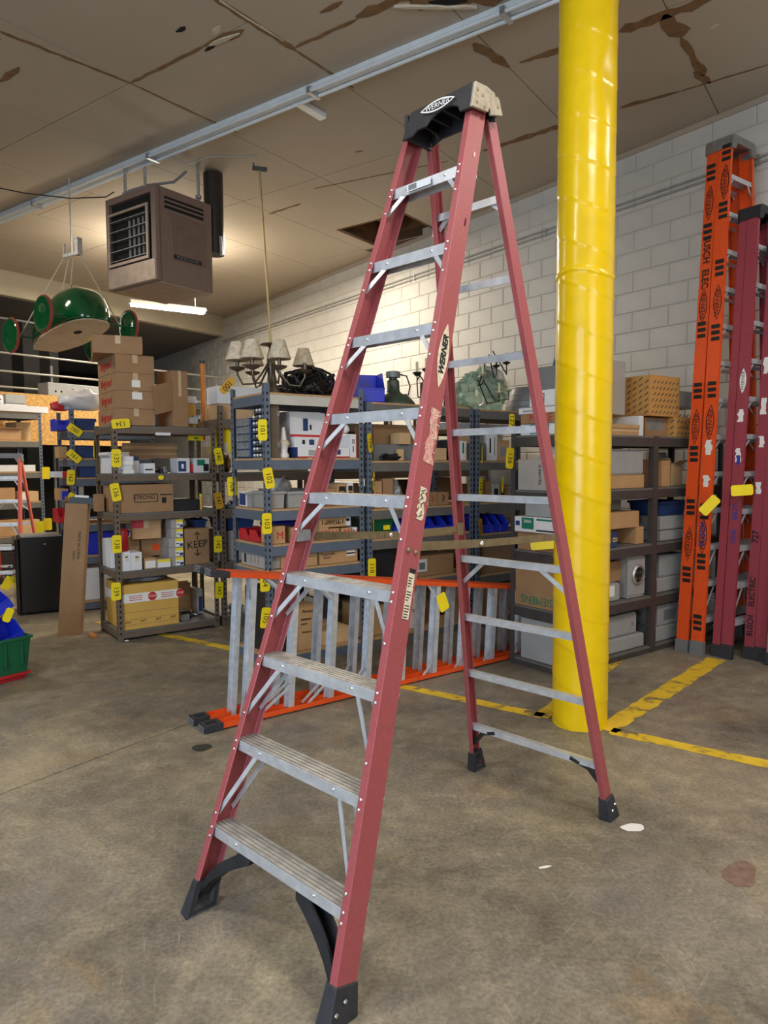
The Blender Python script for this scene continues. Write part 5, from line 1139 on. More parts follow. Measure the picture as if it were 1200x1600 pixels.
carton('dark carton under the blue tote on the rear rack', (2.83, 0.63, 0.55, 0.3), 6.52, 0.35, None, m='greycard')
lumps('grey conduit fittings on the rear rack behind the post', (2.831, 1.118, 0.377, 0.152), 6.5, 0.3, 1.15, n=8, seed=44, mats=['steel', 'grey2', 'blackp'])
lumps('dim fittings on the bottom shelf of the rear rack', (2.9, 0.09, 0.6, 0.25), 6.5, 0.35, None, n=8, seed=45, mats=['cable', 'grey2', 'whitebox'])
# ---------------- chandelier rack (front at b = 4.89)
bM = 4.91
# drawers cabinet, seen on the left end
dc = thing('drawer_cabinet', 'small blue parts cabinet with clear drawers at the end of the rack', 'cabinet', W(2.53, 5.20, 1.632), PHI)
REG += [[2.52, 2.66, 5.2, 5.46, 1.63, 1.96], [2.52, 2.66, 4.93, 5.2, 1.63, 2.05], [2.655, 2.76, 4.94, 5.04, 1.63, 1.89]]
MB().box(0, 0.13, 0, 0.26, 0, 0.32).make('case', M['navy'], dc, bevel=0.003)
for r_ in range(5):
    for c_ in range(3): d_ = MB().box(-0.008, 0.0, 0.012 + c_ * 0.082, 0.086 + c_ * 0.082, 0.012 + r_ * 0.062, 0.066 + r_ * 0.062).make('drawer', M['bagclear'], dc); MB().box(-0.013, -0.008, 0.038 + c_ * 0.082, 0.06 + c_ * 0.082, 0.02 + r_ * 0.062, 0.028 + r_ * 0.062).make('pull', M['grey'], d_)
ob = thing('bulb_organizer', 'tall dark organizer of small white-capped bulbs beside the blue cabinet', 'organizer', W(2.53, 4.95, 1.632), PHI)
MB().box(0.02, 0.04, 0, 0.22, 0, 0.40).make('case', M['blackp'], ob)
for r_ in range(8):
    MB().box(0.0, 0.02, 0, 0.22, r_ * 0.05, r_ * 0.05 + 0.006).make('rail', M['grey2'], ob)
    for c_ in range(4): MB().lathe([(0.010, 0), (0.013, 0.012), (0.007, 0.018)], 8, (0.012, 0.03 + c_ * 0.053, r_ * 0.05 + 0.022), (-1, 0, 0)).make('bulb_end', M['white'] if (r_ * 3 + c_) % 4 else M['grey2'], ob)
cbp = thing('brown_locker', 'tall brown metal locker with side hinges on the upper shelf', 'cabinet', W(2.575, 4.94, 1.632), PHI)
MB().box(0, 0.075, 0, 0.24, 0, 0.415).make('case', M['bronze'], cbp, bevel=0.003)
for z in (0.08, 0.32): MB().box(0.05, 0.075, -0.006, 0.0, z, z + 0.04).make('hinge', M['silverlid'], cbp)
carton('upper white fixture carton with black printing under the beige beam', (2.801, 1.896, 0.359, 0.107), 4.97, 0.38, 1.80, m='whitebox', yaw=7, tape=False, marks=[('S', 'F', 0.36, 0.25, 0.50, 0.75, 'navy'), ('S', 'F', 0.55, 0.3, 0.60, 0.5, 'ink'), ('S', 'F', 0.0, 0.0, 1.0, 0.1, 'redink')])
carton('second white fixture carton under the upper one', (2.805, 1.803, 0.341, 0.087), 4.97, 0.38, 1.715, m='whitebox', yaw=6, tape=False, marks=[('S', 'F', 0.2, 0.3, 0.28, 0.7, 'ink'), ('S', 'F', 0.4, 0.25, 0.55, 0.75, 'navy')])
carton('white and blue lamp carton with a small green lantern picture', (2.797, 1.643, 0.2, 0.107), 4.92, 0.3, 1.632, m='whitebox', tape=False, marks=[('S', 'F', 0.5, 0.2, 0.8, 0.75, 'grey'), ('S', 'L', 0, 0, 1, 1, 'navy'), ('S', 'F', 0, 0, 1, 0.12, 'redink')])
carton('pale blue box lying on the lantern carton', (2.804, 1.756, 0.171, 0.046), 5.0, 0.25, None, m='whitebox', tape=False)
carton('white and red bulb carton behind the front rail', (3.119, 1.638, 0.176, 0.168), 4.93, 0.25, 1.632, m='whitebox', tape=False, marks=[('S', 'F', 0.2, 0.3, 0.5, 0.8, 'navy'), ('S', 'F', 0, 0, 1, 0.12, 'redink')])
carton('upright white and red carton at the right end of the upper shelf', (3.301, 1.638, 0.11, 0.186), 4.92, 0.2, 1.632, m='whitebox', tape=False, marks=[('S', 'F', 0.35, 0.25, 0.5, 0.5, 'ink'), ('S', 'F', 0.9, 0, 1, 1, 'redink'), ('S', 'F', 0.2, 0.6, 0.7, 0.8, 'grey')])
bag('round wrapped white shade on top of the bulb carton', ((3.278, 1.809, 0.122, 0.09)[0], 1.835, 0.14, 0.09), 4.98, 0.14, None, m='bagwhite', seed=14, knot=False, amp=0.15)
carton('narrow white carton at the right post of the upper shelf', (3.24, 1.632, 0.1, 0.28), 5.12, 0.2, None, m='whitebox', tape=False)
lm = thing('lamp_globe', 'frosted lamp base standing between locker and white cartons', 'lamp', W(2.71, 4.99, 1.632), PHI)
MB().lathe([(0.04, 0), (0.045, 0.02), (0.03, 0.05), (0.035, 0.08), (0.045, 0.10), (0.03, 0.12), (0.02, 0.2), (0.012, 0.24)], 14).make('stem', M['bagwhite'], lm, smooth=50); MB().lathe([(0.045, 0.1), (0.05, 0.12), (0.03, 0.14)], 14).make('dish', M['cream'], lm, smooth=50)
# third shelf 1.235: clear trays with D boxes
def clear_tray(label, q, b, d, z, card=None):
    r = tote(label, q, b, d, z, m='clearp', name='clear_tray', cat='bin')
    w, h = q[2], q[1] + q[3] - z
    if card:
        c = MB().box(w * 0.12, w * 0.62, 0.012, 0.018, 0.012, h * 0.92).make('letter_card', M[card[1]], r); text(card[0], h * 0.85, M['ink'] if card[1] != 'orange' else M['redink'], r, (w * 0.37, -0.004 + 0.012, h * 0.48), FRONT, name='letter')
    lm_ = MB(); rnd = random.Random(len(label))
    for k in range(7): lm_.blob((w * rnd.uniform(.2, .8), d * rnd.uniform(.25, .75), h * 0.55), (w * .14, d * .13, h * .4), k, 0.3, 8, 6)
    lm_.make('contents', M['cable'], r, smooth=60, kind='stuff')
    return r
carton('blue and white carton at the end of the tray shelf', (2.53, 1.238, 0.12, 0.12), 5.30, 0.14, None, m='whitebox', tape=False, marks=[('S', 'L', 0.1, 0.1, 0.9, 0.9, 'navy')])
clear_tray('clear tray with an orange D card next to the 102 tag', (2.537, 1.257, 0.139, 0.114), 4.92, 0.3, 1.237, ('D', 'orange'))
clear_tray('clear tray with a red lettered card left of the front rail', (2.705, 1.25, 0.144, 0.116), 4.92, 0.3, 1.237, ('D', 'redp'))
clear_tray('cloudy tray at the left end of the tray shelf', (2.53, 1.237, 0.1, 0.12), 4.95, 0.3, 1.237)
bag('grey packet with white labels above the clear trays', (2.79, 1.238, 0.17, 0.24), 5.24, 0.15, None, m='bagclear', seed=15)
carton('white switch carton tilted over the red lettered tray', (2.762, 1.383, 0.117, 0.082), 5.26, 0.12, 1.237, m='whitebox', yaw=20, tape=False, marks=[('S', 'F', .2, .3, .8, .6, 'grey2')])
for i, (x0, x1, lab) in enumerate(((529, 543, 'first'), (543, 553, 'second'), (555, 566, 'third'))):
    q = ((3.17, 1.338, 0.088, 0.079), (3.265, 1.341, 0.058, 0.08), (3.30, 1.239, 0.06, 0.075))[i]
    carton('%s small card box lettered D right of the left rail' % lab, q, 4.92, 0.25, 1.237, m='kraft' if i != 1 else 'whitebox', tape=False, marks=[('S', 'F', 0.12, 0.12, 0.88, 0.88, 'ink' if i != 2 else 'kraft2'), ('T', 'F', 0.5, 0.5, 'D', 0.075, 'kraft3')])
lumps('dark breakers and a red plug piled behind the D boxes', (3.172, 1.4, 0.327, 0.099), 5.2, 0.25, 1.237, n=9, seed=51, mats=['blackp', 'grey2', 'blackp', 'redp'])
carton('plain brown box behind the small D boxes', (3.06, 1.238, 0.12, 0.14), 4.95, 0.2, None, m='kraft2', tape=False)
# fourth shelf .96
hopper('small red bin at the left end under the 103 tag', (2.53, 0.963, 0.2, 0.09), 5.28, 0.17, None, m='redp', yaw=0)
hopper('second small red bin beside the first at the rack end', (2.53, 0.963, 0.2, 0.09), 5.09, 0.17, None, m='redp')
carton('brown card tray lettered M behind the 103 tag', (2.516, 0.984, 0.156, 0.115), 4.915, 0.32, 0.962, m='kraft', tape=False, marks=[('T', 'F', 0.62, 0.45, 'M', 0.085, 'redink')])
carton('brown card tray lettered M just left of the rail', (2.683, 0.973, 0.126, 0.107), 4.915, 0.32, 0.962, m='kraft', tape=False, marks=[('T', 'F', 0.5, 0.45, 'M', 0.08, 'redink')])
tote('blue tray behind the lettered brown trays', (2.74, 0.963, 0.3, 0.13), 5.26, 0.2, None, m='blue')
for i, lab in enumerate(('first', 'second', 'third', 'fourth')):
    q = ((2.993, 0.984, 0.085, 0.078), (3.085, 0.977, 0.093, 0.074), (3.203, 0.969, 0.096, 0.08), (3.318, 0.972, 0.078, 0.076))[i]
    carton('%s small box lettered M between the two front rails' % lab, q, 4.92, 0.22, 0.962, m='kraft' if i != 3 else 'whitebox', tape=False, marks=[('T', 'F', 0.5, 0.5, 'M', 0.075, 'redink')])
carton('brown HANDLE WITH CARE carton with arrows on the small M boxes', (2.995, 1.062, 0.254, 0.111), 4.93, 0.25, None, m='kraft', tape=False, marks=[('T', 'F', 0.5, 0.6, 'HANDLE', 0.035, 'ink'), ('T', 'F', 0.5, 0.38, 'WITH CARE', 0.03, 'ink'), ('S', 'F', 0.1, 0.3, 0.125, 0.75, 'ink'), ('S', 'F', 0.875, 0.3, 0.9, 0.75, 'ink')])
carton('small white fuse box on the third and fourth M boxes', (3.249, 1.064, 0.058, 0.086), 4.94, 0.12, None, m='whitebox', tape=False, marks=[('S', 'F', .2, .5, .8, .8, 'ink')])
# fifth shelf .76 and floor shelf
carton('grey card box with columns of small print on the rack end', (2.52, 0.763, 0.12, 0.165), 4.95, 0.44, None, m='greycard', tape=False, marks=[('S', 'L', 0.12, 0.2, 0.2, 0.9, 'ink'), ('S', 'L', 0.4, 0.3, 0.42, 0.9, 'grey2'), ('S', 'L', 0.55, 0.3, 0.57, 0.9, 'grey2'), ('S', 'L', 0.7, 0.3, 0.72, 0.9, 'grey2')])
carton('plain brown carton left of the labelled Panasonic carton', (2.595, 0.756, 0.377, 0.174), 4.93, 0.4, 0.762, m='kraft', tape=False, marks=[('S', 'F', 0.75, 0.7, 0.95, 0.74, 'ink')])
carton('upper brown Panasonic carton with black and white shipping label', (2.99, 0.717, 0.404, 0.192), 4.92, 0.4, 0.762, m='kraft', tape=False, marks=[('T', 'F', 0.2, 0.8, 'Panasonic', 0.036, 'ink'), ('S', 'F', 0.7, 0.5, 0.93, 0.95, 'white'), ('S', 'F', 0.7, 0.64, 0.93, 0.76, 'ink'), ('S', 'F', 0.08, 0.55, 0.3, 0.58, 'ink'), ('S', 'F', 0.08, 0.45, 0.26, 0.48, 'ink')])
carton('lower tall Panasonic carton seen between the ladder rungs', (2.784, 0.025, 0.191, 0.408), 4.92, 0.4, 0.082, m='kraft', tape=False, marks=[('T', 'F', 0.55, 0.9, 'Panasonic', 0.036, 'ink'), ('T', 'F', 0.5, 0.42, 'WhisperCeiling', 0.022, 'ink'), ('S', 'F', 0.1, 0.7, 0.6, 0.73, 'ink'), ('S', 'F', 0.1, 0.6, 0.4, 0.62, 'ink')])
carton('brown carton on the floor shelf right of the tall one', (2.986, -0.022, 0.341, 0.221), 4.95, 0.4, 0.082, m='kraft3', tape=False)
carton('dark box on the floor shelf at the rack end', (2.55, 0.082, 0.42, 0.5), 5.0, 0.4, None, m='blackp', tape=False)

# ---------------- middle rack
hopper('tilted blue bin leaning by the top of the middle rack', (3.439, 2.142, 0.215, 0.217), 4.97, 0.25, 2.102, m='blue', yaw=-20)
hopper('second blue bin lying flat behind the tilted one', (3.47, 2.102, 0.22, 0.11), 5.23, 0.25, None, m='blue')
heap_cables('dried_cord', 'spiky bundle of dark wire ties beside the blue bins', 'wire', (*W(3.33, 5.3, 0).to_2d(), 2.132), 0.07, 0.07, 0.2, 8, 17, r=0.006)
carton('wide brown wooden crate under the dome lamp shelf', (3.681, 1.778, 0.503, 0.149), 5.12, 0.3, 1.607, m='kraft2', tape=False)
carton('small tan carton right of the brown crate', (3.84, 1.75, 0.122, 0.101), 4.95, 0.14, None, m='kraft3', tape=False)
carton('long dark grey tool case in front of the brown crate', (3.577, 1.683, 0.459, 0.072), 4.98, 0.13, 1.607, m='grey2', tape=False, name='tool_case', cat='case')
heap_cables('cable_coil', 'flat coil of black cable at the edge of the middle rack', 'cable', (*W(3.75, 4.94, 0).to_2d(), 1.607), 0.15, 0.035, 0.07, 7, 19, r=0.007)
carton('cream edged box at the right of the black coil', (3.804, 1.61, 0.057, 0.095), 4.92, 0.04, 1.607, m='kraft3', tape=False)
carton('tilted small box lettered D on the middle rack', (3.54, 1.332, 0.081, 0.099), 4.93, 0.14, 1.197, m='kraft', yaw=-6, tape=False, marks=[('T', 'F', 0.5, 0.5, 'D', 0.06, 'redink')])
carton('small plain brown box right of the tilted D box', (3.628, 1.357, 0.118, 0.094), 4.93, 0.15, 1.197, m='kraft2', tape=False)
bag('grey plastic bag of fittings on the middle rack', (3.753, 1.313, 0.164, 0.135), 4.95, 0.2, 1.197, m='bagclear', seed=21)
lumps('row of black breakers along the middle rack edge', (3.539, 1.261, 0.377, 0.078), 5.12, 0.2, 1.197, n=10, seed=55, mats=['blackp', 'blackp', 'grey2', 'tag'])
for i, t_ in enumerate(('S', '3')):
    carton('small brown card box lettered %s between the rails' % t_, ((4.13, 1.215, 0.114, 0.105), (4.252, 1.21, 0.133, 0.106))[i], 4.92, 0.2, 1.197, m='kraft2', tape=False, marks=[('T', 'F', 0.5, 0.5, t_, 0.08, 'redink' if i == 0 else 'ink')])
lumps('metal clamps on top of the S and 3 boxes', (4.157, 1.315, 0.28, 0.071), 5.13, 0.18, 1.197, n=7, seed=57, mats=['grey2', 'blackp', 'steel'])
lumps('dark red and grey parts on the shelf behind the rear rail', (4.221, 1.359, 0.654, 0.153), 5.2, 0.2, 1.197, n=9, seed=58, mats=['blackp', 'redp', 'grey2'])
carton('tan carton right of the front rail on the middle rack', (4.184, 1.603, 0.185, 0.116), 4.93, 0.2, 1.607, m='kraft3', tape=False)
bag('grey cloth bag behind the tan carton', (4.231, 1.71, 0.203, 0.141), 5.17, 0.2, 1.607, m='grey2', seed=25, knot=False)
carton('white box with green panel standing by the rear ladder rail', (4.561, 1.602, 0.123, 0.186), 4.93, 0.2, 1.607, m='whitebox', tape=False, marks=[('S', 'F', 0.1, 0.35, 0.45, 0.9, 'greenink'), ('S', 'F', 0.55, 0.15, 0.9, 0.7, 'cream')])
carton('black edged box left of the white and green box', ((4.48, 1.602, 0.072, 0.178)[0] - 0.03, 1.607, 0.09, 0.19), 4.95, 0.2, None, m='blackp', tape=False)
yt = tote('green and yellow tray bin on the lower shelf of the middle rack', (3.503, 0.949, 0.247, 0.183), 4.93, 0.3, 0.937, m='green')
MB().box(0.0, (3.503, 0.949, 0.247, 0.183)[2], -0.013, -0.010, 0.0, 0.035).make('yellow_band', M['tag'], yt); MB().box(0.13, 0.2, -0.012, -0.0102, 0.07, 0.11).make('yellow_card', M['tag'], yt)
blues = [(619, 641), (662, 678), (680, 697), (699, 716)]
names4 = ['leftmost blue hopper bin on the lower shelf, right of the green tray', 'blue hopper bin just right of the front ladder rail', 'second blue hopper bin right of the front ladder rail', 'blue hopper bin just left of the rear ladder rail']
for i in range(4):
    q = ((3.765, 0.951, 0.158, 0.181), (4.077, 0.944, 0.121, 0.163), (4.213, 0.94, 0.132, 0.159), (4.361, 0.937, 0.136, 0.155))[i]
    hopper(names4[i], q, 4.92, 0.26, 0.937, m='blue', group='blue hopper bins on the racks')
carton('brown carton with a pale blue shipping label behind the orange ladder', (4.001, 0.536, 0.464, 0.201), 4.94, 0.4, 0.552, m='kraft2', tape=False, marks=[('S', 'F', 0.05, 0.25, 0.3, 0.85, 'whitebox'), ('S', 'F', 0.1, 0.35, 0.25, 0.7, 'grey2')])
carton('black crate under the green tray bin', (3.534, 0.606, 0.235, 0.235), 4.95, 0.4, 0.552, m='blackp', tape=False)
bk_ = thing('white_bucket', 'white plastic bucket on the floor shelf behind the orange ladder', 'bucket', W(4.05, 5.1, 0.082), PHI)
MB().lathe([(0.13, 0), (0.135, 0.01), (0.155, 0.36), (0.165, 0.362), (0.165, 0.385), (0.15, 0.385)], 22).make('pail', M['bagwhite'], bk_, smooth=40); MB().tube([(-0.16, 0, 0.33), (-0.12, -0.13, 0.2), (0, -0.17, 0.15), (0.12, -0.13, 0.2), (0.16, 0, 0.33)], 0.004, 6).make('handle', M['steel'], bk_, smooth=60)
carton('tan carton beside the white bucket on the floor shelf', (4.3, 0.082, 0.3, 0.35), 5.0, 0.35, None, m='kraft', tape=False, marks=[('S', 'F', 0.1, 0.2, 0.4, 0.6, 'blackp')])
carton('long brown carton on the floor shelf of the middle rack', (3.5, 0.082, 0.35, 0.25), 4.98, 0.4, None, m='kraft3', tape=False)

# ---------------- rack half hidden behind the column
enclosure('slim blue grey cover standing beside its number tag', (4.801, 1.601, 0.068, 0.171), 4.93, 0.2, 1.602, m='grey2', knock=False)
carton('tall white carton with a dark line drawing on the rear rack', (4.887, 1.601, 0.139, 0.253), 4.93, 0.2, 1.602, m='whitebox', tape=False, marks=[('S', 'F', 0.25, 0.3, 0.4, 0.85, 'ink'), ('S', 'F', 0.7, 0.2, 0.78, 0.9, 'grey2')])
carton('brown carton wrapped in clear plastic beside the drawing carton', (5.035, 1.6, 0.161, 0.2), 4.93, 0.2, 1.602, m='kraft', tape=False, marks=[('S', 'F', 0.2, 0.2, 0.7, 0.7, 'bagclear')])
carton('pale brown box with two holes on the shelf behind the rear rungs', (4.917, 1.729, 0.176, 0.177), 5.2, 0.2, 1.602, m='kraft3', tape=False)
papers('long white panel leaning under the top beam behind the rungs', (4.579, 1.905, 0.834, 0.063), 5.15, 0.25, None, 2, ('cream', 'whitebox'), name='panel', cat='panel')
carton('small brown box on the shelf behind the column tag', (4.837, 1.268, 0.13, 0.136), 4.95, 0.2, 1.202, m='kraft2', tape=False)
enclosure('small grey switch box between two brown boxes', (4.976, 1.257, 0.088, 0.125), 4.94, 0.12, 1.202, m='grey', knock=False, marks=[(.2, .3, .8, .7, 'ink')])
carton('small brown lettered box right of the grey switch box', (5.082, 1.247, 0.117, 0.12), 4.95, 0.15, 1.202, m='kraft2', tape=False, marks=[('S', 'F', .2, .3, .6, .7, 'ink')])
lumps('blue and grey couplings above the small switch box', (4.951, 1.372, 0.36, 0.076), 5.17, 0.2, 1.202, n=7, seed=61, mats=['navy', 'grey2', 'blackp'])
for i in range(3):
    q = ((4.821, 0.933, 0.112, 0.143), (4.942, 0.926, 0.115, 0.145), (5.066, 0.918, 0.117, 0.146))[i]
    hopper('%s of three blue hopper bins behind the rear rungs' % ('left', 'middle one', 'right')[i], q, 4.92, 0.26, 0.902, m='blue', group='blue hopper bins on the racks')
carton('dark carton low on the rack behind the yellow tag', (4.78, 0.502, 0.5, 0.28), 4.95, 0.4, None, m='kraft2', tape=False)
carton('brown carton on the floor shelf of the hidden rack', (4.8, 0.082, 0.5, 0.3), 4.95, 0.4, None, m='kraft', tape=False)

# ---------------- charcoal rack by the column
bK = 3.36
gb = thing('grey_bucket', 'upturned round grey tub behind the white label box', 'tub', W(5.69, 5.16, 2.092), PHI)
MB().lathe([(0.22, 0), (0.225, 0.02), (0.17, 0.25), (0.15, 0.27), (0.05, 0.28)], 24).make('shell', M['grey2'], gb, smooth=40)
for z in (0.06, 0.12, 0.18): MB().lathe([(0.228 - z * 0.26, z), (0.234 - z * 0.26, z + 0.006), (0.226 - z * 0.26, z + 0.012)], 24).make('rib', M['grey2'], gb, smooth=40)
sa = carton('white carton with green 200A label at the left end of the charcoal rack top', (3.446, 1.854, 0.376, 0.086) and (4.09, 1.79, 0.5, 0.085), 3.37, 0.44, None, m='whitebox', tape=False, marks=[('S', 'L', 0.2, 0.1, 0.62, 0.95, 'greenink'), ('T', 'L', 0.41, 0.62, '200A', 0.036, 'white'), ('S', 'L', 0.0, 0.3, 0.12, 0.7, 'navy')], name='breaker_carton')
carton('brown carton with red handwriting on the 200A carton', (4.13, 1.877, 0.5, 0.075), 3.40, 0.40, None, m='kraft2', tape=False, marks=[('T', 'L', 0.5, 0.5, 'MI  RE', 0.085, 'redink')])
carton('white flat fixture box on the handwritten carton', (4.10, 1.954, 0.4, 0.045), 3.42, 0.42, None, m='whitebox', tape=False, marks=[('S', 'L', .1, .3, .6, .6, 'grey')])
carton('white carton with a printed window label below the grey panels', (4.14, 2.002, 0.45, 0.12), 3.40, 0.32, None, m='whitebox', tape=False, marks=[('S', 'L', 0.25, 0.15, 0.45, 0.8, 'ink'), ('S', 'L', 0.27, 0.3, 0.43, 0.75, 'white')])
enclosure('wide grey steel panel box on top of the cartons by the column', (4.16, 2.125, 0.5, 0.17), 3.39, 0.34, None, m='grey2', knock=False)
cs = thing('chair_back', 'dark blue curved chair back poking up beside the column', 'chair', W(5.0, 4.36, 0), PHI)
MB().prism([(0.1, 2.1), (0.12, 2.3), (0.2, 2.54), (0.26, 2.58), (0.42, 2.56), (0.45, 2.1)], (0, 0, 0), (1, 0, 0), (0, 0, 1), (0, 1, 0), 0.025).make('backrest', M['navy'], cs, bevel=0.008)
for x in (0.06, 0.36): MB().tube([(x, 0.04, 0), (x, 0.04, 2.3)], 0.012, 8).make('leg', M['steel'], cs)
# left end, side faces of the goods: the end plane is a = 4.1
carton('large grey carton with vertical lettering on the end of the charcoal rack', (4.08, 1.372, 0.55, 0.235), 3.40, 0.40, None, m='greycard', tape=False, marks=[('T', 'L', 0.55, 0.5, 'SQUARE D', 0.032, 'ink', -90), ('S', 'L', 0.68, 0.3, 0.69, 0.75, 'grey2')])
carton('white carton lying on the large grey carton', (4.22, 1.608, 0.4, 0.10), 3.40, 0.26, None, m='whitebox', tape=False)
sa2 = carton('white carton with green 200A label halfway down the rack end', (4.07, 1.055, 0.5, 0.115), 3.40, 0.40, None, m='whitebox', tape=False, marks=[('S', 'L', 0.18, 0.2, 0.48, 0.95, 'greenink'), ('T', 'L', 0.33, 0.7, '200A', 0.036, 'white'), ('S', 'L', 0.55, 0.8, 0.98, 0.92, 'greenink'), ('S', 'L', 0.55, 0.1, 0.98, 0.2, 'ink'), ('S', 'L', 0.03, 0.4, 0.13, 0.7, 'navy')], name='breaker_carton')
carton('brown carton under the halfway 200A carton', (4.10, 0.912, 0.5, 0.14), 3.40, 0.40, None, m='kraft2', tape=False)
enclosure('pale blue grey housing on the halfway 200A carton', (4.12, 1.173, 0.3, 0.13), 3.40, 0.34, None, m='grey', knock=False)
carton('brown SIEMENS carton stored upside down at the rack end', (4.08, 0.477, 0.55, 0.29), 3.40, 0.42, None, m='kraft2', tape=False, marks=[('T', 'L', 0.52, 0.2, 'SIEMENS', 0.085, 'greenink', 180)])
ep = enclosure('grey panel cover leaning on the floor at the rack end', (4.125, 0.057, 0.03, 0.32), 3.42, 0.36, None, m='grey', knock=False)
# right part of the front
carton('grey metal box on a grey box behind the column top right', (4.911, 2.205, 0.205, 0.195), 3.56, 0.25, 1.968, m='greycard', tape=False)
carton('lower grey box beneath the grey metal box', (4.829, 2.045, 0.316, 0.148), 3.50, 0.3, 1.86, m='greycard', tape=False)
papers('stack of flattened tan cartons on the charcoal rack', (4.629, 1.797, 0.467, 0.17), 3.40, 0.4, 1.792, 3, ('kraft', 'kraft3'), name='flat_cartons', cat='box')
PATM = mat('patterned_carton', srgb(198, 148, 82), 0.7, var=0.05)
def patterned(label, q, b, d, z, seed):
    r = carton(label, q, b, d, z, m='ycard' if False else 'kraft3', tape=False, name='patterned_carton'); w, h = q[2], (q[1] + q[3] - z if z is not None else q[3])
    r.children[0].data.materials[0] = PATM
    k = MB()
    nx, nz = int(w / 0.055), int(h / 0.05)
    for i in range(nx):
        for j in range(nz):
            x, zz = 0.02 + i * 0.055 + (0.026 if j % 2 else 0), 0.02 + j * 0.05
            if x < w - 0.025: k.bar((x, -0.0012, zz), (x + 0.032, -0.0012, zz + 0.022), 0.011, 0.001, (0, 0, 1))
    ny = int(d / 0.055)
    for i in range(ny):
        for j in range(nz):
            y, zz = 0.02 + i * 0.055, 0.02 + j * 0.05 + (0.025 if i % 2 else 0)
            if zz < h - 0.02: k.bar((-0.0012, y + 0.032, zz), (-0.0012, y, zz + 0.022), 0.011, 0.001, (0, 0, 1))
    k.make('printed_pattern', M['bronze'], r, kind='stuff'); return r
patterned('large tan carton printed all over with small arrows', (5.257, 1.96, 0.433, 0.334), 3.42, 0.42, None, 1)
carton('white edged panel standing under the large arrow carton', (5.109, 1.798, 0.107, 0.155), 3.42, 0.38, 1.792, m='whitebox', tape=False)
carton('open brown carton with a foil bag under the large arrow carton', (5.288, 1.803, 0.32, 0.149), 3.48, 0.3, 1.792, m='kraft2', tape=False, marks=[('S', 'F', 0.1, 0.35, 0.8, 0.9, 'bagclear')])
patterned('smaller arrow printed carton behind the orange ladder rail', (5.607, 1.809, 0.362, 0.231), 3.40, 0.35, 1.792, 2)
enclosure('grey steel box on the smaller arrow carton', (5.722, 2.047, 0.326, 0.144), 3.45, 0.3, None, knock=False)
# level 1.37
enclosure('long grey junction box on the second shelf near the column', (4.636, 1.5, 0.496, 0.176), 3.40, 0.3, 1.478, knock=False)
carton('pair of tan cartons under the long grey junction box', (4.602, 1.369, 0.529, 0.126), 3.38, 0.35, 1.372, m='kraft', tape=False)
carton('brown carton with a round stamp right of the tan cartons', (5.26, 1.355, 0.138, 0.246), 3.45, 0.3, 1.372, m='kraft2', tape=False)
papers('white board lying at the back under the top shelf', (4.995, 1.688, 0.496, 0.043), 3.6, 0.2, None, 1, ('whitebox',), name='panel', cat='panel')
carton('tall tan carton right of the middle post', (5.394, 1.343, 0.123, 0.247), 3.39, 0.25, 1.372, m='kraft', tape=False)
carton('torn tan carton between tall carton and grey panel', (5.648, 1.333, 0.16, 0.228), 3.45, 0.2, 1.372, m='kraft3', opened=True)
enclosure('tall grey panel box by the orange ladder rail', (5.688, 1.322, 0.192, 0.343), 3.40, 0.3, 1.372, knock=False)
# level .91
carton('folded dark grey carton at the back of the third shelf', (4.785, 1.159, 0.387, 0.105), 3.62, 0.2, 0.912, m='greycard', tape=False)
carton('open tan carton lid on the dark green box', (4.599, 1.04, 0.504, 0.143), 3.40, 0.3, None, m='kraft', tape=False)
carton('dark green box with an eight drawn on its end', (4.613, 0.911, 0.401, 0.122), 3.38, 0.3, 0.912, m='navy', tape=False, marks=[('T', 'F', 0.8, 0.5, '8', 0.09, 'kraft3', 90)])
carton('brown carton standing right of the dark green box', (5.065, 0.889, 0.271, 0.26), 3.40, 0.3, 0.912, m='kraft', tape=False)
for i, lab in enumerate(('lower', 'upper')):
    enclosure('%s of two speckled grey wireway lengths by the middle post' % lab, ((5.391, 0.877, 0.442, 0.122), (5.386, 1.004, 0.441, 0.116))[i], 3.39, 0.3, (0.912, None)[i], m='greycard' if False else 'grey', knock=False)
tote('dark blue tray on the speckled wireways', (5.423, 1.123, 0.413, 0.121), 3.42, 0.3, None, m='navy')
# level .475
carton('small brown carton behind the column on the fourth shelf', (4.712, 0.634, 0.227, 0.15), 3.45, 0.2, 0.62, m='kraft2', tape=False)
enclosure('small grey box with a white sticker under the brown carton', (4.62, 0.495, 0.223, 0.153), 3.40, 0.25, 0.477, knock=False, marks=[(0.3, 0.3, 0.7, 0.9, 'white')])
ms = enclosure('grey meter socket with a round glass opening', (4.944, 0.466, 0.248, 0.374), 3.39, 0.22, 0.477, knock=False, name='meter_socket')
mw, mh = (4.944, 0.466, 0.248, 0.374)[2], 0.34
MB().lathe([(0.082, 0), (0.082, 0.012), (0.07, 0.022), (0.066, 0.022), (0.064, 0.004)], 26, (mw / 2, -0.006, mh * 0.55), (0, -1, 0)).make('ring', M['steel'], ms, smooth=40)
MB().lathe([(0.062, 0), (0.062, 0.006), (0.01, 0.007)], 26, (mw / 2, -0.006, mh * 0.55), (0, -1, 0)).make('socket_face', M['darkgap'], ms)
for dx, dz in ((-.025, .02), (.025, .02), (-.025, -.03), (.025, -.03)): MB().box(mw / 2 + dx - .006, mw / 2 + dx + .006, -0.018, -0.010, mh * .55 + dz - .01, mh * .55 + dz + .01).make('jaw', M['brass'], ms)
enclosure('grey box left of the meter socket', (4.995, 0.445, 0.159, 0.301), 3.52, 0.2, 0.477, m='grey2', knock=False)
enclosure('grey open box tilted right of the middle post', (5.431, 0.609, 0.344, 0.178), 3.42, 0.25, 0.60, yaw=-5)
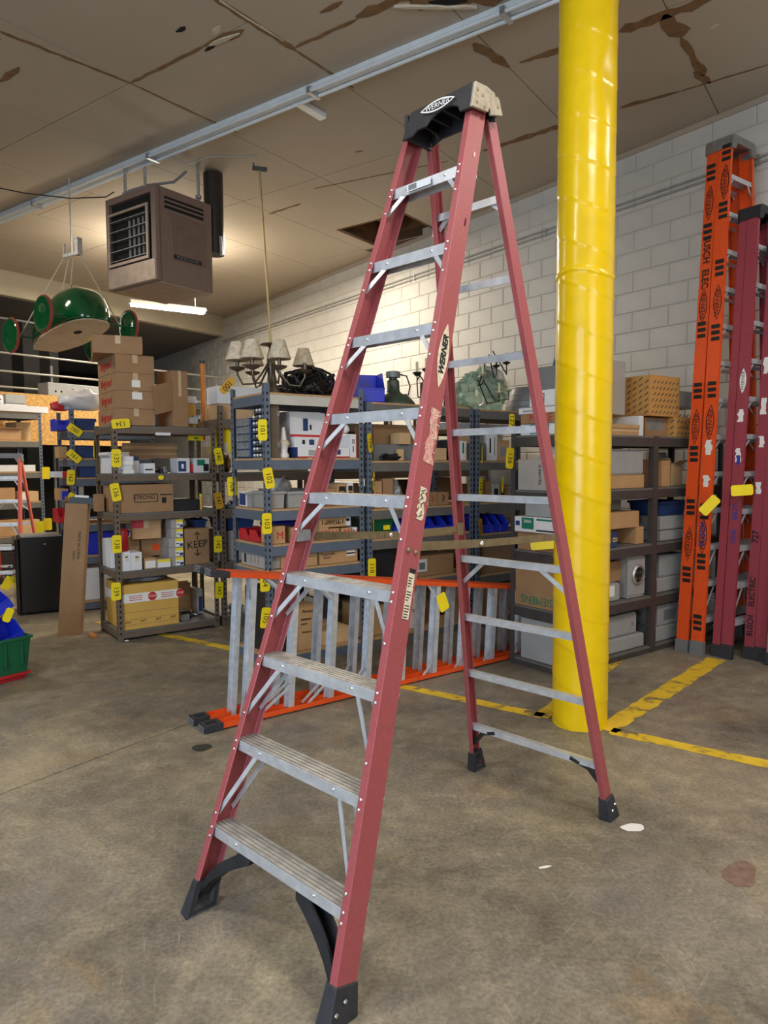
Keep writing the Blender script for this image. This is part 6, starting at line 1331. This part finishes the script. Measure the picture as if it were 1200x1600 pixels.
enclosure('long grey trough under the tilted grey box', (5.361, 0.429, 0.411, 0.189), 3.39, 0.3, 0.477, knock=True)
# bottom
enclosure('grey hinged box on the wide grey box by the column', (4.646, 0.173, 0.461, 0.173), 3.42, 0.3, None)
enclosure('wide flat grey box on the bottom shelf by the column', (4.577, -0.004, 0.672, 0.174), 3.39, 0.36, 0.057, knock=False)
enclosure('upper grey box with raised square on the bottom shelf', (5.385, 0.183, 0.353, 0.179), 3.40, 0.28, None, marks=[(0.25, 0.25, 0.75, 0.75, 'grey2')])
enclosure('lower grey box under the raised square box', (5.357, -0.0, 0.342, 0.185), 3.39, 0.3, 0.057, knock=True)
# ---------------- racks and cartons added behind to block light and hide the white wall
for k, (a0, a1, lab) in enumerate(((4.07, 5.25, 'added brown rack behind the middle rack, third from the left'), (5.29, 6.42, 'added brown rack in the corner against the block wall'))):
    shelf_unit('shelf_rack', lab, a0, a1, 6.45, 7.03, [2.02, 1.505, 1.15, 0.63, 0.09], 2.10, M['bronze'], M['bronze'], M['beam'], slots=False)
rn = random.Random(77); adj = ['brown', 'dark', 'grey', 'worn', 'dented', 'plain', 'taped', 'dusty']  # filler cartons added to keep the gaps between shelves dark
n_ = 0
for a0, a1, rk_ in ((2.84, 4.0, 'rack behind the chandelier rack'), (4.10, 5.22, 'third rear rack'), (5.32, 6.38, 'corner rack by the block wall')):
    for li, (z, hh) in enumerate(((1.507, 0.40), (1.152, 0.26), (0.632, 0.42), (0.092, 0.45))):
        a = a0 + (0.62 if a0 < 3 else 0.02); od = 0
        while a < a1 - 0.25:
            w = rn.uniform(0.26, 0.5); w = min(w, a1 - a - 0.01)
            if w < 0.2: break
            carton('%s added carton on the %s shelf of the dim %s' % (('left', 'second', 'third', 'fourth', 'fifth')[od], ('upper', 'middle', 'low', 'bottom')[li], rk_), (a, z, w - 0.02, hh * rn.uniform(0.6, 0.98)), 6.6 + rn.uniform(0, .1), 0.3, None, m=('kraft2', 'greycard', 'kraft', 'blackp', 'kraft2')[n_ % 5], tape=False, group='added cartons on the dim rear racks'); n_ += 1; od += 1; a += w

# ---------------- rack of blue totes
def ab_of(P): P = Vector(P); return P.dot(AX), P.dot(BX)
bR = 8.12
hopper('big blue hopper bin on the left end of the tote rack top', (1.748, 1.873, 0.151, 0.217), 8.25, 0.35, 1.962, m='blue')
tote('dark blue tote on the tote rack top shelf', (1.913, 1.86, 0.198, 0.214), 8.14, 0.45, 1.962, m='navy', lid='navy')
bag('white shopping bag with red print heaped on the blue tote', ((1.791, 2.071, 0.326, 0.191)[0], 2.19, 0.5, 0.24), 8.2, 0.35, None, m='bagwhite', seed=31)
bag('red printed plastic bag over the blue hopper bin', ((1.74, 2.076, 0.129, 0.179)[0], 2.19, 0.2, 0.12), 8.3, 0.25, None, m='redp', seed=33, knot=False)
tote('second dark blue tote one shelf below the lidded one', (1.865, 1.632, 0.25, 0.152), 8.14, 0.45, 1.662, m='navy')
carton('small tan carton on the left end of the tote rack', (1.763, 1.634, 0.084, 0.153), 8.3, 0.2, 1.662, m='kraft', tape=False)
carton('white carton with red end on the tote rack', (1.709, 1.412, 0.136, 0.104), 8.3, 0.25, 1.452, m='whitebox', tape=False, marks=[('S', 'F', 0.6, 0, 1, 1, 'redp')])
carton('blue grey carton in the tote rack behind the number tags', (1.936, 1.41, 0.159, 0.194), 8.14, 0.35, 1.452, m='navy', tape=False)
carton('brown carton with a bright blue panel on the tote rack', (1.747, 1.181, 0.098, 0.147), 8.3, 0.22, 1.202, m='kraft', tape=False, marks=[('S', 'F', 0.3, 0.05, 1, 0.8, 'blue')])
carton('purple and white carton behind the tags on the tote rack', (1.85, 1.184, 0.117, 0.193), 8.14, 0.3, 1.202, m='greycard', tape=False, marks=[('S', 'F', 0, 0, 0.3, 1, 'blueink')])
lumps('small blue lidded jars on the tote rack', (1.927, 1.18, 0.172, 0.105), 8.16, 0.3, 1.202, n=8, seed=71, mats=['blue', 'navy', 'grey2'])
hopper('red bin on the left end of the tote rack', (1.739, 0.957, 0.104, 0.147), 8.3, 0.3, 0.952, m='redp')
tote('blue tub low down on the tote rack behind the tall carton', (1.85, 0.602, 0.6, 0.24), 8.16, 0.4, None, m='blue')
carton('white carton on the low shelf of the tote rack', (1.84, 0.102, 0.5, 0.35), 8.16, 0.4, None, m='whitebox', tape=False)

# ---------------- far left rack goods
def far(name, x, z, w, d, h, lab, m, kind='carton', y=0.02, **k):
    P = FR + E2 * x + Vector((-E1.x, -E1.y, 0)) * y; a, b = ab_of(P); q = (a, z + 0.002, w, h); yw = math.degrees(FROT - PHI)
    return dict(carton=carton, tote=tote, enclosure=enclosure, bag=None)[kind](lab, q, b, d, None, m=m, yaw=yw, **k)
far('carton', 0.35, 2.32, 1.0, 0.25, 0.085, 'long cream carton lying along the top of the far left rack', 'whitebox', tape=False, y=-0.02)
far('enclosure', 0.58, 2.32, 0.30, 0.25, 0.24, 'cream instrument chassis with knobs on the far left rack', 'whitebox', kind='enclosure', y=0.30, marks=[(0.2, 0.7, 0.3, 0.78, 'ink'), (0.5, 0.7, 0.6, 0.78, 'ink'), (0.8, 0.7, 0.9, 0.78, 'ink'), (0.3, 0.3, 0.4, 0.36, 'ink')])
far('carton', 0.93, 2.32, 0.3, 0.2, 0.13, 'small white printed carton right of the cream chassis', 'whitebox', tape=False, y=0.34)
far('enclosure', 0.94, 2.454, 0.28, 0.2, 0.13, 'grey amplifier case on the small printed carton', 'grey', kind='enclosure', y=0.34, knock=False)
far('carton', 0.62, 1.93, 0.34, 0.3, 0.14, 'open tan carton with lettered flap on the far left rack', 'kraft', opened=True)
far('carton', 1.0, 1.93, 0.2, 0.3, 0.26, 'tall strand board coloured carton at the right of the far rack', 'kraft3', tape=False, y=0.2)
far('carton', 0.1, 1.93, 0.4, 0.4, 0.3, 'dark brown carton at the far left picture edge', 'kraft2', tape=False, y=0.1)
far('carton', 0.55, 1.5, 0.6, 0.3, 0.09, 'flat white folded tarpaulin behind the small red ladder', 'whitebox', tape=False)
far('carton', 0.6, 1.08, 0.25, 0.3, 0.2, 'tan carton behind the rungs of the small red ladder', 'kraft', tape=False)
far('carton', 0.9, 1.08, 0.28, 0.3, 0.14, 'flat carton with a white label behind the small red ladder', 'kraft3', tape=False, marks=[('S', 'F', 0.1, 0.2, 0.5, 0.9, 'white')])
far('carton', 0.6, 0.62, 0.3, 0.3, 0.22, 'brown carton low behind the small red ladder', 'kraft', tape=False)
far('carton', 0.93, 0.62, 0.25, 0.3, 0.2, 'yellowish carton low beside the brown one', 'kraft3', tape=False)
far('carton', 0.4, 0.1, 0.5, 0.35, 0.3, 'dark carton on the lowest far left shelf', 'blackp', tape=False)

# strand-board counter, chassis and pipe rails in the dim back area
pb = thing('strand_board_counter', 'strand board counter front behind the tote rack', 'counter', G(-10.55, 5.0, 0), FROT)
MB().box(0, 2.4, 0, 0.02, 1.9, 2.66).make('front_board', M['osb'], pb); MB().box(0, 2.4, 0.02, 0.5, 2.64, 2.66).make('top_board', M['osb'], pb)
for x in (0.02, 2.3): MB().box(x, x + 0.06, 0.03, 0.10, 0, 2.64).make('leg', M['wood'], pb)
gc = thing('vent_chassis', 'long grey chassis with a row of holes on the strand board counter', 'chassis', G(-10.58, 6.0, 2.662), FROT)
MB().box(0, 0.95, 0, 0.3, 0, 0.2).make('case', M['grey'], gc, bevel=0.005)
for k in range(8): MB().lathe([(0.016, 0), (0.016, 0.002)], 10, (0.12 + k * 0.095, -0.001, 0.07 + 0.04 * (k == 3)), (0, -1, 0)).make('hole', M['darkgap'], gc)
rk = thing('pipe_rail', 'white pipe rails crossing the dim area above the strand board counter', 'railing', G(-11.15, 2.5, 0), FROT)
for z in (3.30, 3.02, 2.78): MB().tube([(0, 0, z), (7.6, 0, z + 0.04)], 0.017, 8).make('pipe', M['pipe'], rk, smooth=40)
for x in (0.3, 3.9, 7.4): MB().tube([(x, 0.03, 0), (x, 0.03, 3.2)], 0.022, 8).make('post', M['grey2'], rk, smooth=40)
dk_ = thing('void_sheet', 'added dark sheet for the unlit void behind the pipe rails', 'shade_sheet', G(-11.6, 0.2, 0), FROT)  # added sheet; its black colour stands in for unlit depth
pts = []
for i in range(61): pts.append((i * 0.11, 0.06 * math.sin(i * 1.7) + 0.03 * math.sin(i * 3.1)))
MB().prism(pts + [(x, y + 0.02) for x, y in reversed(pts)], (0, 0, 0), (1, 0, 0), (0, 1, 0), (0, 0, 1), 3.9).make('cloth', mat('void_black', srgb(20, 19, 19), 0.9), dk_, smooth=60)  # black surface in place of the void's darkness, not fabric
MB().tube([(0, 0, 3.93), (6.6, 0, 3.93)], 0.02, 8).make('rod', M['grey2'], dk_)

# ---------------- on the floor at the left
P = Vector((-3.83, 7.41, 0)); fg = thing('mini_fridge', 'black compact refrigerator standing on the floor at the left', 'refrigerator', P, R(31))
MB().box(0, 0.43, 0.0, 0.5, 0.02, 0.82).make('cabinet', M['black'], fg, bevel=0.008)
MB().box(-0.045, -0.004, 0.01, 0.49, 0.03, 0.81).make('door', mat('glossy_door', srgb(30, 26, 26), 0.12, var=0.05), fg, bevel=0.01)
MB().box(0.02, 0.41, 0.02, 0.45, 0.822, 0.834).make('top_tray', M['grey2'], fg); MB().box(0.23, 0.25, -0.003, 0, 0.74, 0.755).make('badge', M['silverlid'], fg)
for x, y in ((0.04, 0.05), (0.39, 0.05), (0.04, 0.45), (0.39, 0.45)): MB().lathe([(0.02, 0), (0.018, 0.02)], 8, (x, y, 0)).make('foot', M['rubber'], fg)
lc = thing('tall_carton', 'tall narrow brown carton leaning against the brown rack', 'box', (-3.05, 6.52, 0), R(14))
lc.rotation_euler = (R(-3), R(4.5), R(14))
MB().box(0, 0.20, 0, 0.16, 0, 1.24).make('body', M['kraft2'], lc, bevel=0.004)
MB().box(-0.004, 0.0, 0.0, 0.16, 1.24, 1.30).make('flap', M['kraft2'], lc); MB().box(0.03, 0.26, 0.02, 0.14, 1.24, 1.30).make('tube_end', M['blackp'], lc); MB().box(0.08, 0.2, 0.0, 0.03, 1.30, 1.32).make('white_strip', M['white'], lc)
text('MADE IN CHINA', 0.035, M['ink'], lc, (0.14, -0.002, 0.85), (R(90), R(90), 0)); text('HEAVY', 0.03, M['ink'], lc, (0.10, -0.002, 0.75), (R(90), R(90), 0))
wd = thing('wood_offcut', 'small offcut of wood on the floor beside the tall carton', 'wood', (*(-2.76, 6.5), 0.0), R(-50)); MB().box(0, 0.13, 0, 0.05, 0, 0.03).make('block_body', M['wood'], wd, bevel=0.003)
sp_ = thing('spare_strip', 'thin pale chip of plaster on the floor in front of the rack', 'debris', (*(-2.342, 6.299), 0.0), R(20)); MB().prism([(0, 0), (0.03, 0.004), (0.034, 0.014), (0.01, 0.018)], (0, 0, 0), (1, 0, 0), (0, 1, 0), (0, 0, 1), 0.008).make('chip_body', M['white'], sp_)
T0 = Vector((-2.63, 5.2, 0)) - E2 * 0.62; a_, b_ = ab_of(T0); yw_ = math.degrees(FROT - PHI)
gt = tote('dark green plastic crate of blue bins at the left picture edge', (a_, 0.06, 0.62, 0.27), b_, 0.42, None, m='green', yaw=yw_, name='crate')
for k in range(5): MB().box(0.06 + k * 0.12, 0.075 + k * 0.12, -0.004, 0.03, 0.06, 0.24).make('rib', M['green'], gt)
rt2 = tote('red crate nested under the dark green crate', (a_ + 0.02, 0.0, 0.58, 0.058), b_ + 0.05, 0.36, None, m='redp', yaw=yw_, name='crate')
for k, (x, y, z, ry, lab) in enumerate(((0.36, 0.05, 0.22, -15, 'blue bin lying in the green crate nearest the rim'), (0.34, 0.12, 0.42, -28, 'blue bin tipped on top of the crate with a yellow tag'), (0.12, 0.08, 0.30, 10, 'blue bin at the left picture edge in the green crate'))):
    Pk = T0 + E2 * x + Vector((-E1.x, -E1.y, 0)) * y; a2, b2 = ab_of(Pk)
    hb_ = hopper(lab, (a2, z, 0.26, 0.16), b2, 0.24, None, m='blue', yaw=yw_); hb_.rotation_euler = (R(-8 * k), R(ry), FROT)

# ---------------- number tags
def TG(abz, num, lab, roll=0, yaw=0, db=-0.012, w=0.082, h=0.16): return tag(W(abz[0], abz[1] + db, abz[2]), num, lab, roll, yaw, w, h)
TG((2.473, 4.89, 1.841), '101', 'yellow tag 101 on the chandelier rack end post', 0, -62)
TG((2.519, 4.89, 1.477), '102', 'yellow tag 102 hanging on the chandelier rack post', -11)
TG((2.496, 4.89, 1.13), '103', 'yellow tag 103 on the chandelier rack post', 0)
TG((2.471, 4.89, 0.688), '104', 'yellow tag 104 just below the orange rail', 0)
TG((2.471, 4.89, 0.404), '105', 'yellow tag low on the chandelier rack post behind the rail', 8)
TG((2.495, 5.5, 1.401), '106', 'yellow tag 106 on the rear post of the chandelier rack', -3)
TG((2.195, 4.89, 2.156), '100', 'ochre tag lying at an angle on the chandelier rack corner', 42, 0, -0.012, 0.06, 0.14)
TG((3.479, 4.89, 0.697), '110', 'yellow tag 110 above the orange rail', 0)
TG((3.506, 4.89, 1.433), '109', 'narrow slanted tag on the middle rack post', 10, 45)
TG((3.469, 4.89, 1.756), '108', 'slanted tag on the middle rack post under the dome lamp', -14, 30)
TG((3.502, 4.89, 1.041), '107', 'slanted tag beside the green and yellow tray', -16, 50)
TG((4.774, 4.89, 1.656), '114', 'narrow tag on the right post beside the blue grey cover', -6, 50)
TG((4.758, 4.89, 1.358), '115', 'yellow tag 115 on the right post behind the rungs', 4, 20)
TG((5.052, 4.89, 1.37), '116', 'thin slanted tag on the small boxes behind the rungs', -10, 55)
TG((4.759, 4.89, 0.973), '117', 'ochre tag hanging in front of the three blue bins', -12, 20)
TG((4.05, 3.834, 1.617), '126', 'bright yellow tag hanging by the large grey carton', 5, 0, 0)
TG((4.05, 3.816, 1.905), '127', 'short yellow tag by the upper 200A carton', 0, 0, 0, 0.06, 0.10)
TG((4.04, 3.48, 0.978), '', 'plain yellow tag lying across the rack end beside the column', 84, -60, 0, 0.07, 0.2)
TG((1.884, 6.45, 1.948), '134', 'yellow tag 134 on the top beam of the brown rack', 84)
TG((1.836, 6.45, 1.644), '135', 'number tag on the brown rack post beside the white notepad', 0)
TG((1.821, 6.45, 1.345), '136', 'yellow tag 136 on the post beside the STRONG carton', -9)
TG((1.817, 6.45, 0.885), '138', 'number tag in front of the white boxes with small labels', 0)
TG((1.798, 6.45, 0.463), '139', 'yellow tag 139 in front of the golden carton', 0)
TG((1.796, 7.0, 1.733), '', 'thin yellow tag seen edge on behind the brown rack', 8, 65)
TG((2.229, 6.45, 1.468), '', 'tiny yellow tag on the second shelf edge', 0, 0, -0.012, 0.05, 0.04)
TG((2.794, 6.45, 1.661), '140', 'yellow tag on the right post of the brown rack', -10)
TG((2.784, 6.45, 1.236), '141', 'ochre tag on the right post by the third shelf', -10)
TG((2.767, 6.45, 0.815), '142', 'yellow tag on the right post beside the KEEP carton', 0)
TG((2.77, 6.45, 0.365), '143', 'lowest yellow tag on the right post of the brown rack', 2)
for i, (x, y, rl_, nm, lab) in enumerate(((116, 672, -55, '160', 'topmost slanted tag on the tote rack post'), (115, 713, -48, '161', 'second slanted tag on the tote rack post'), (110, 746, 4, '162', 'upright tag third down the tote rack post'), (117, 779, -60, '163', 'fourth slanted tag on the tote rack post'), (115, 810, -30, '164', 'fifth tag on the tote rack post'), (114, 840, -24, '165', 'sixth tag beside the tall carton'), (111, 892, -14, '166', 'seventh tag between fridge and tall carton'), (112, 925, -10, '167', 'lowest tag between fridge and tall carton'))):
    TG(((1.882, 8.1, 1.96), (1.866, 8.1, 1.68), (1.826, 8.1, 1.455), (1.863, 8.1, 1.228), (1.843, 8.1, 1.015), (1.829, 8.1, 0.808), (1.798, 8.1, 0.45), (1.796, 8.1, 0.221))[i], nm, lab, rl_, 0, -0.02)
tag((0.407, 4.9, 0.614), '', 'plain yellow tag dangling from the lying orange ladder', -22, 0, 0.085, 0.13)
tag(W(5.49, 3.02, 1.23), '', 'plain yellow tag tied aslant on the upright orange ladder', 42, -45, 0.085, 0.17)
tag(W(5.565, 2.80, 1.355), '', 'plain yellow tag tied across the maroon ladder', 86, -40, 0.085, 0.17)
tag(W(5.735, 2.63, 0.93), '', 'narrow yellow tag on the maroon BUSCH ladder', 4, 30, 0.06, 0.16)
for p_, lab, rl_ in (((-4.512, 9.5, 1.484), 'upper yellow tag on the far left rack post', 0), ((-4.466, 9.4, 0.806), 'lower yellow tag on the far left rack post', 0), ((-4.48, 9.2, 0.781), 'square yellow tag beside the small red ladder', 0), ((-4.526, 8.45, 0.178), 'pale yellow tag low on the small red ladder', 30), ((-4.097, 7.85, 0.299), 'yellow tag stuck on the refrigerator door', -35)):
    tag(p_, '', lab, rl_, 0, 0.10, 0.16)
tag((-2.657, 4.95, 0.533), '', 'yellow tag on the tipped blue bin', 28, 20, 0.06, 0.10)
lb = MB().box(-0.07, 0.07, -0.0012, 0, -0.013, 0.013).make('shelf_label', M['whitebox'], loc=W((2.194, 1.865, 0.142, 0.035)[0] + 0.07, 6.453, (2.194, 1.865, 0.142, 0.035)[1]), rotz=PHI); tagit(lb, 'small white label on the top beam of the brown rack', 'label')
# ================================================================== lettering becomes plain mesh
bpy.context.view_layer.update(); _dg = bpy.context.evaluated_depsgraph_get(); _cache = {}
for o in [o for o in COL.objects if o.type == 'FONT']:
    me = _cache.get(o.data.name)
    if me is None: me = _cache[o.data.name] = bpy.data.meshes.new_from_object(o.evaluated_get(_dg))
    nm = o.name; o.name = 'old'
    k = bpy.data.objects.new('lettering', me); COL.objects.link(k); k.parent = o.parent
    k.location = o.location; k.rotation_euler = o.rotation_euler; k.scale = o.scale
    bpy.data.objects.remove(o)
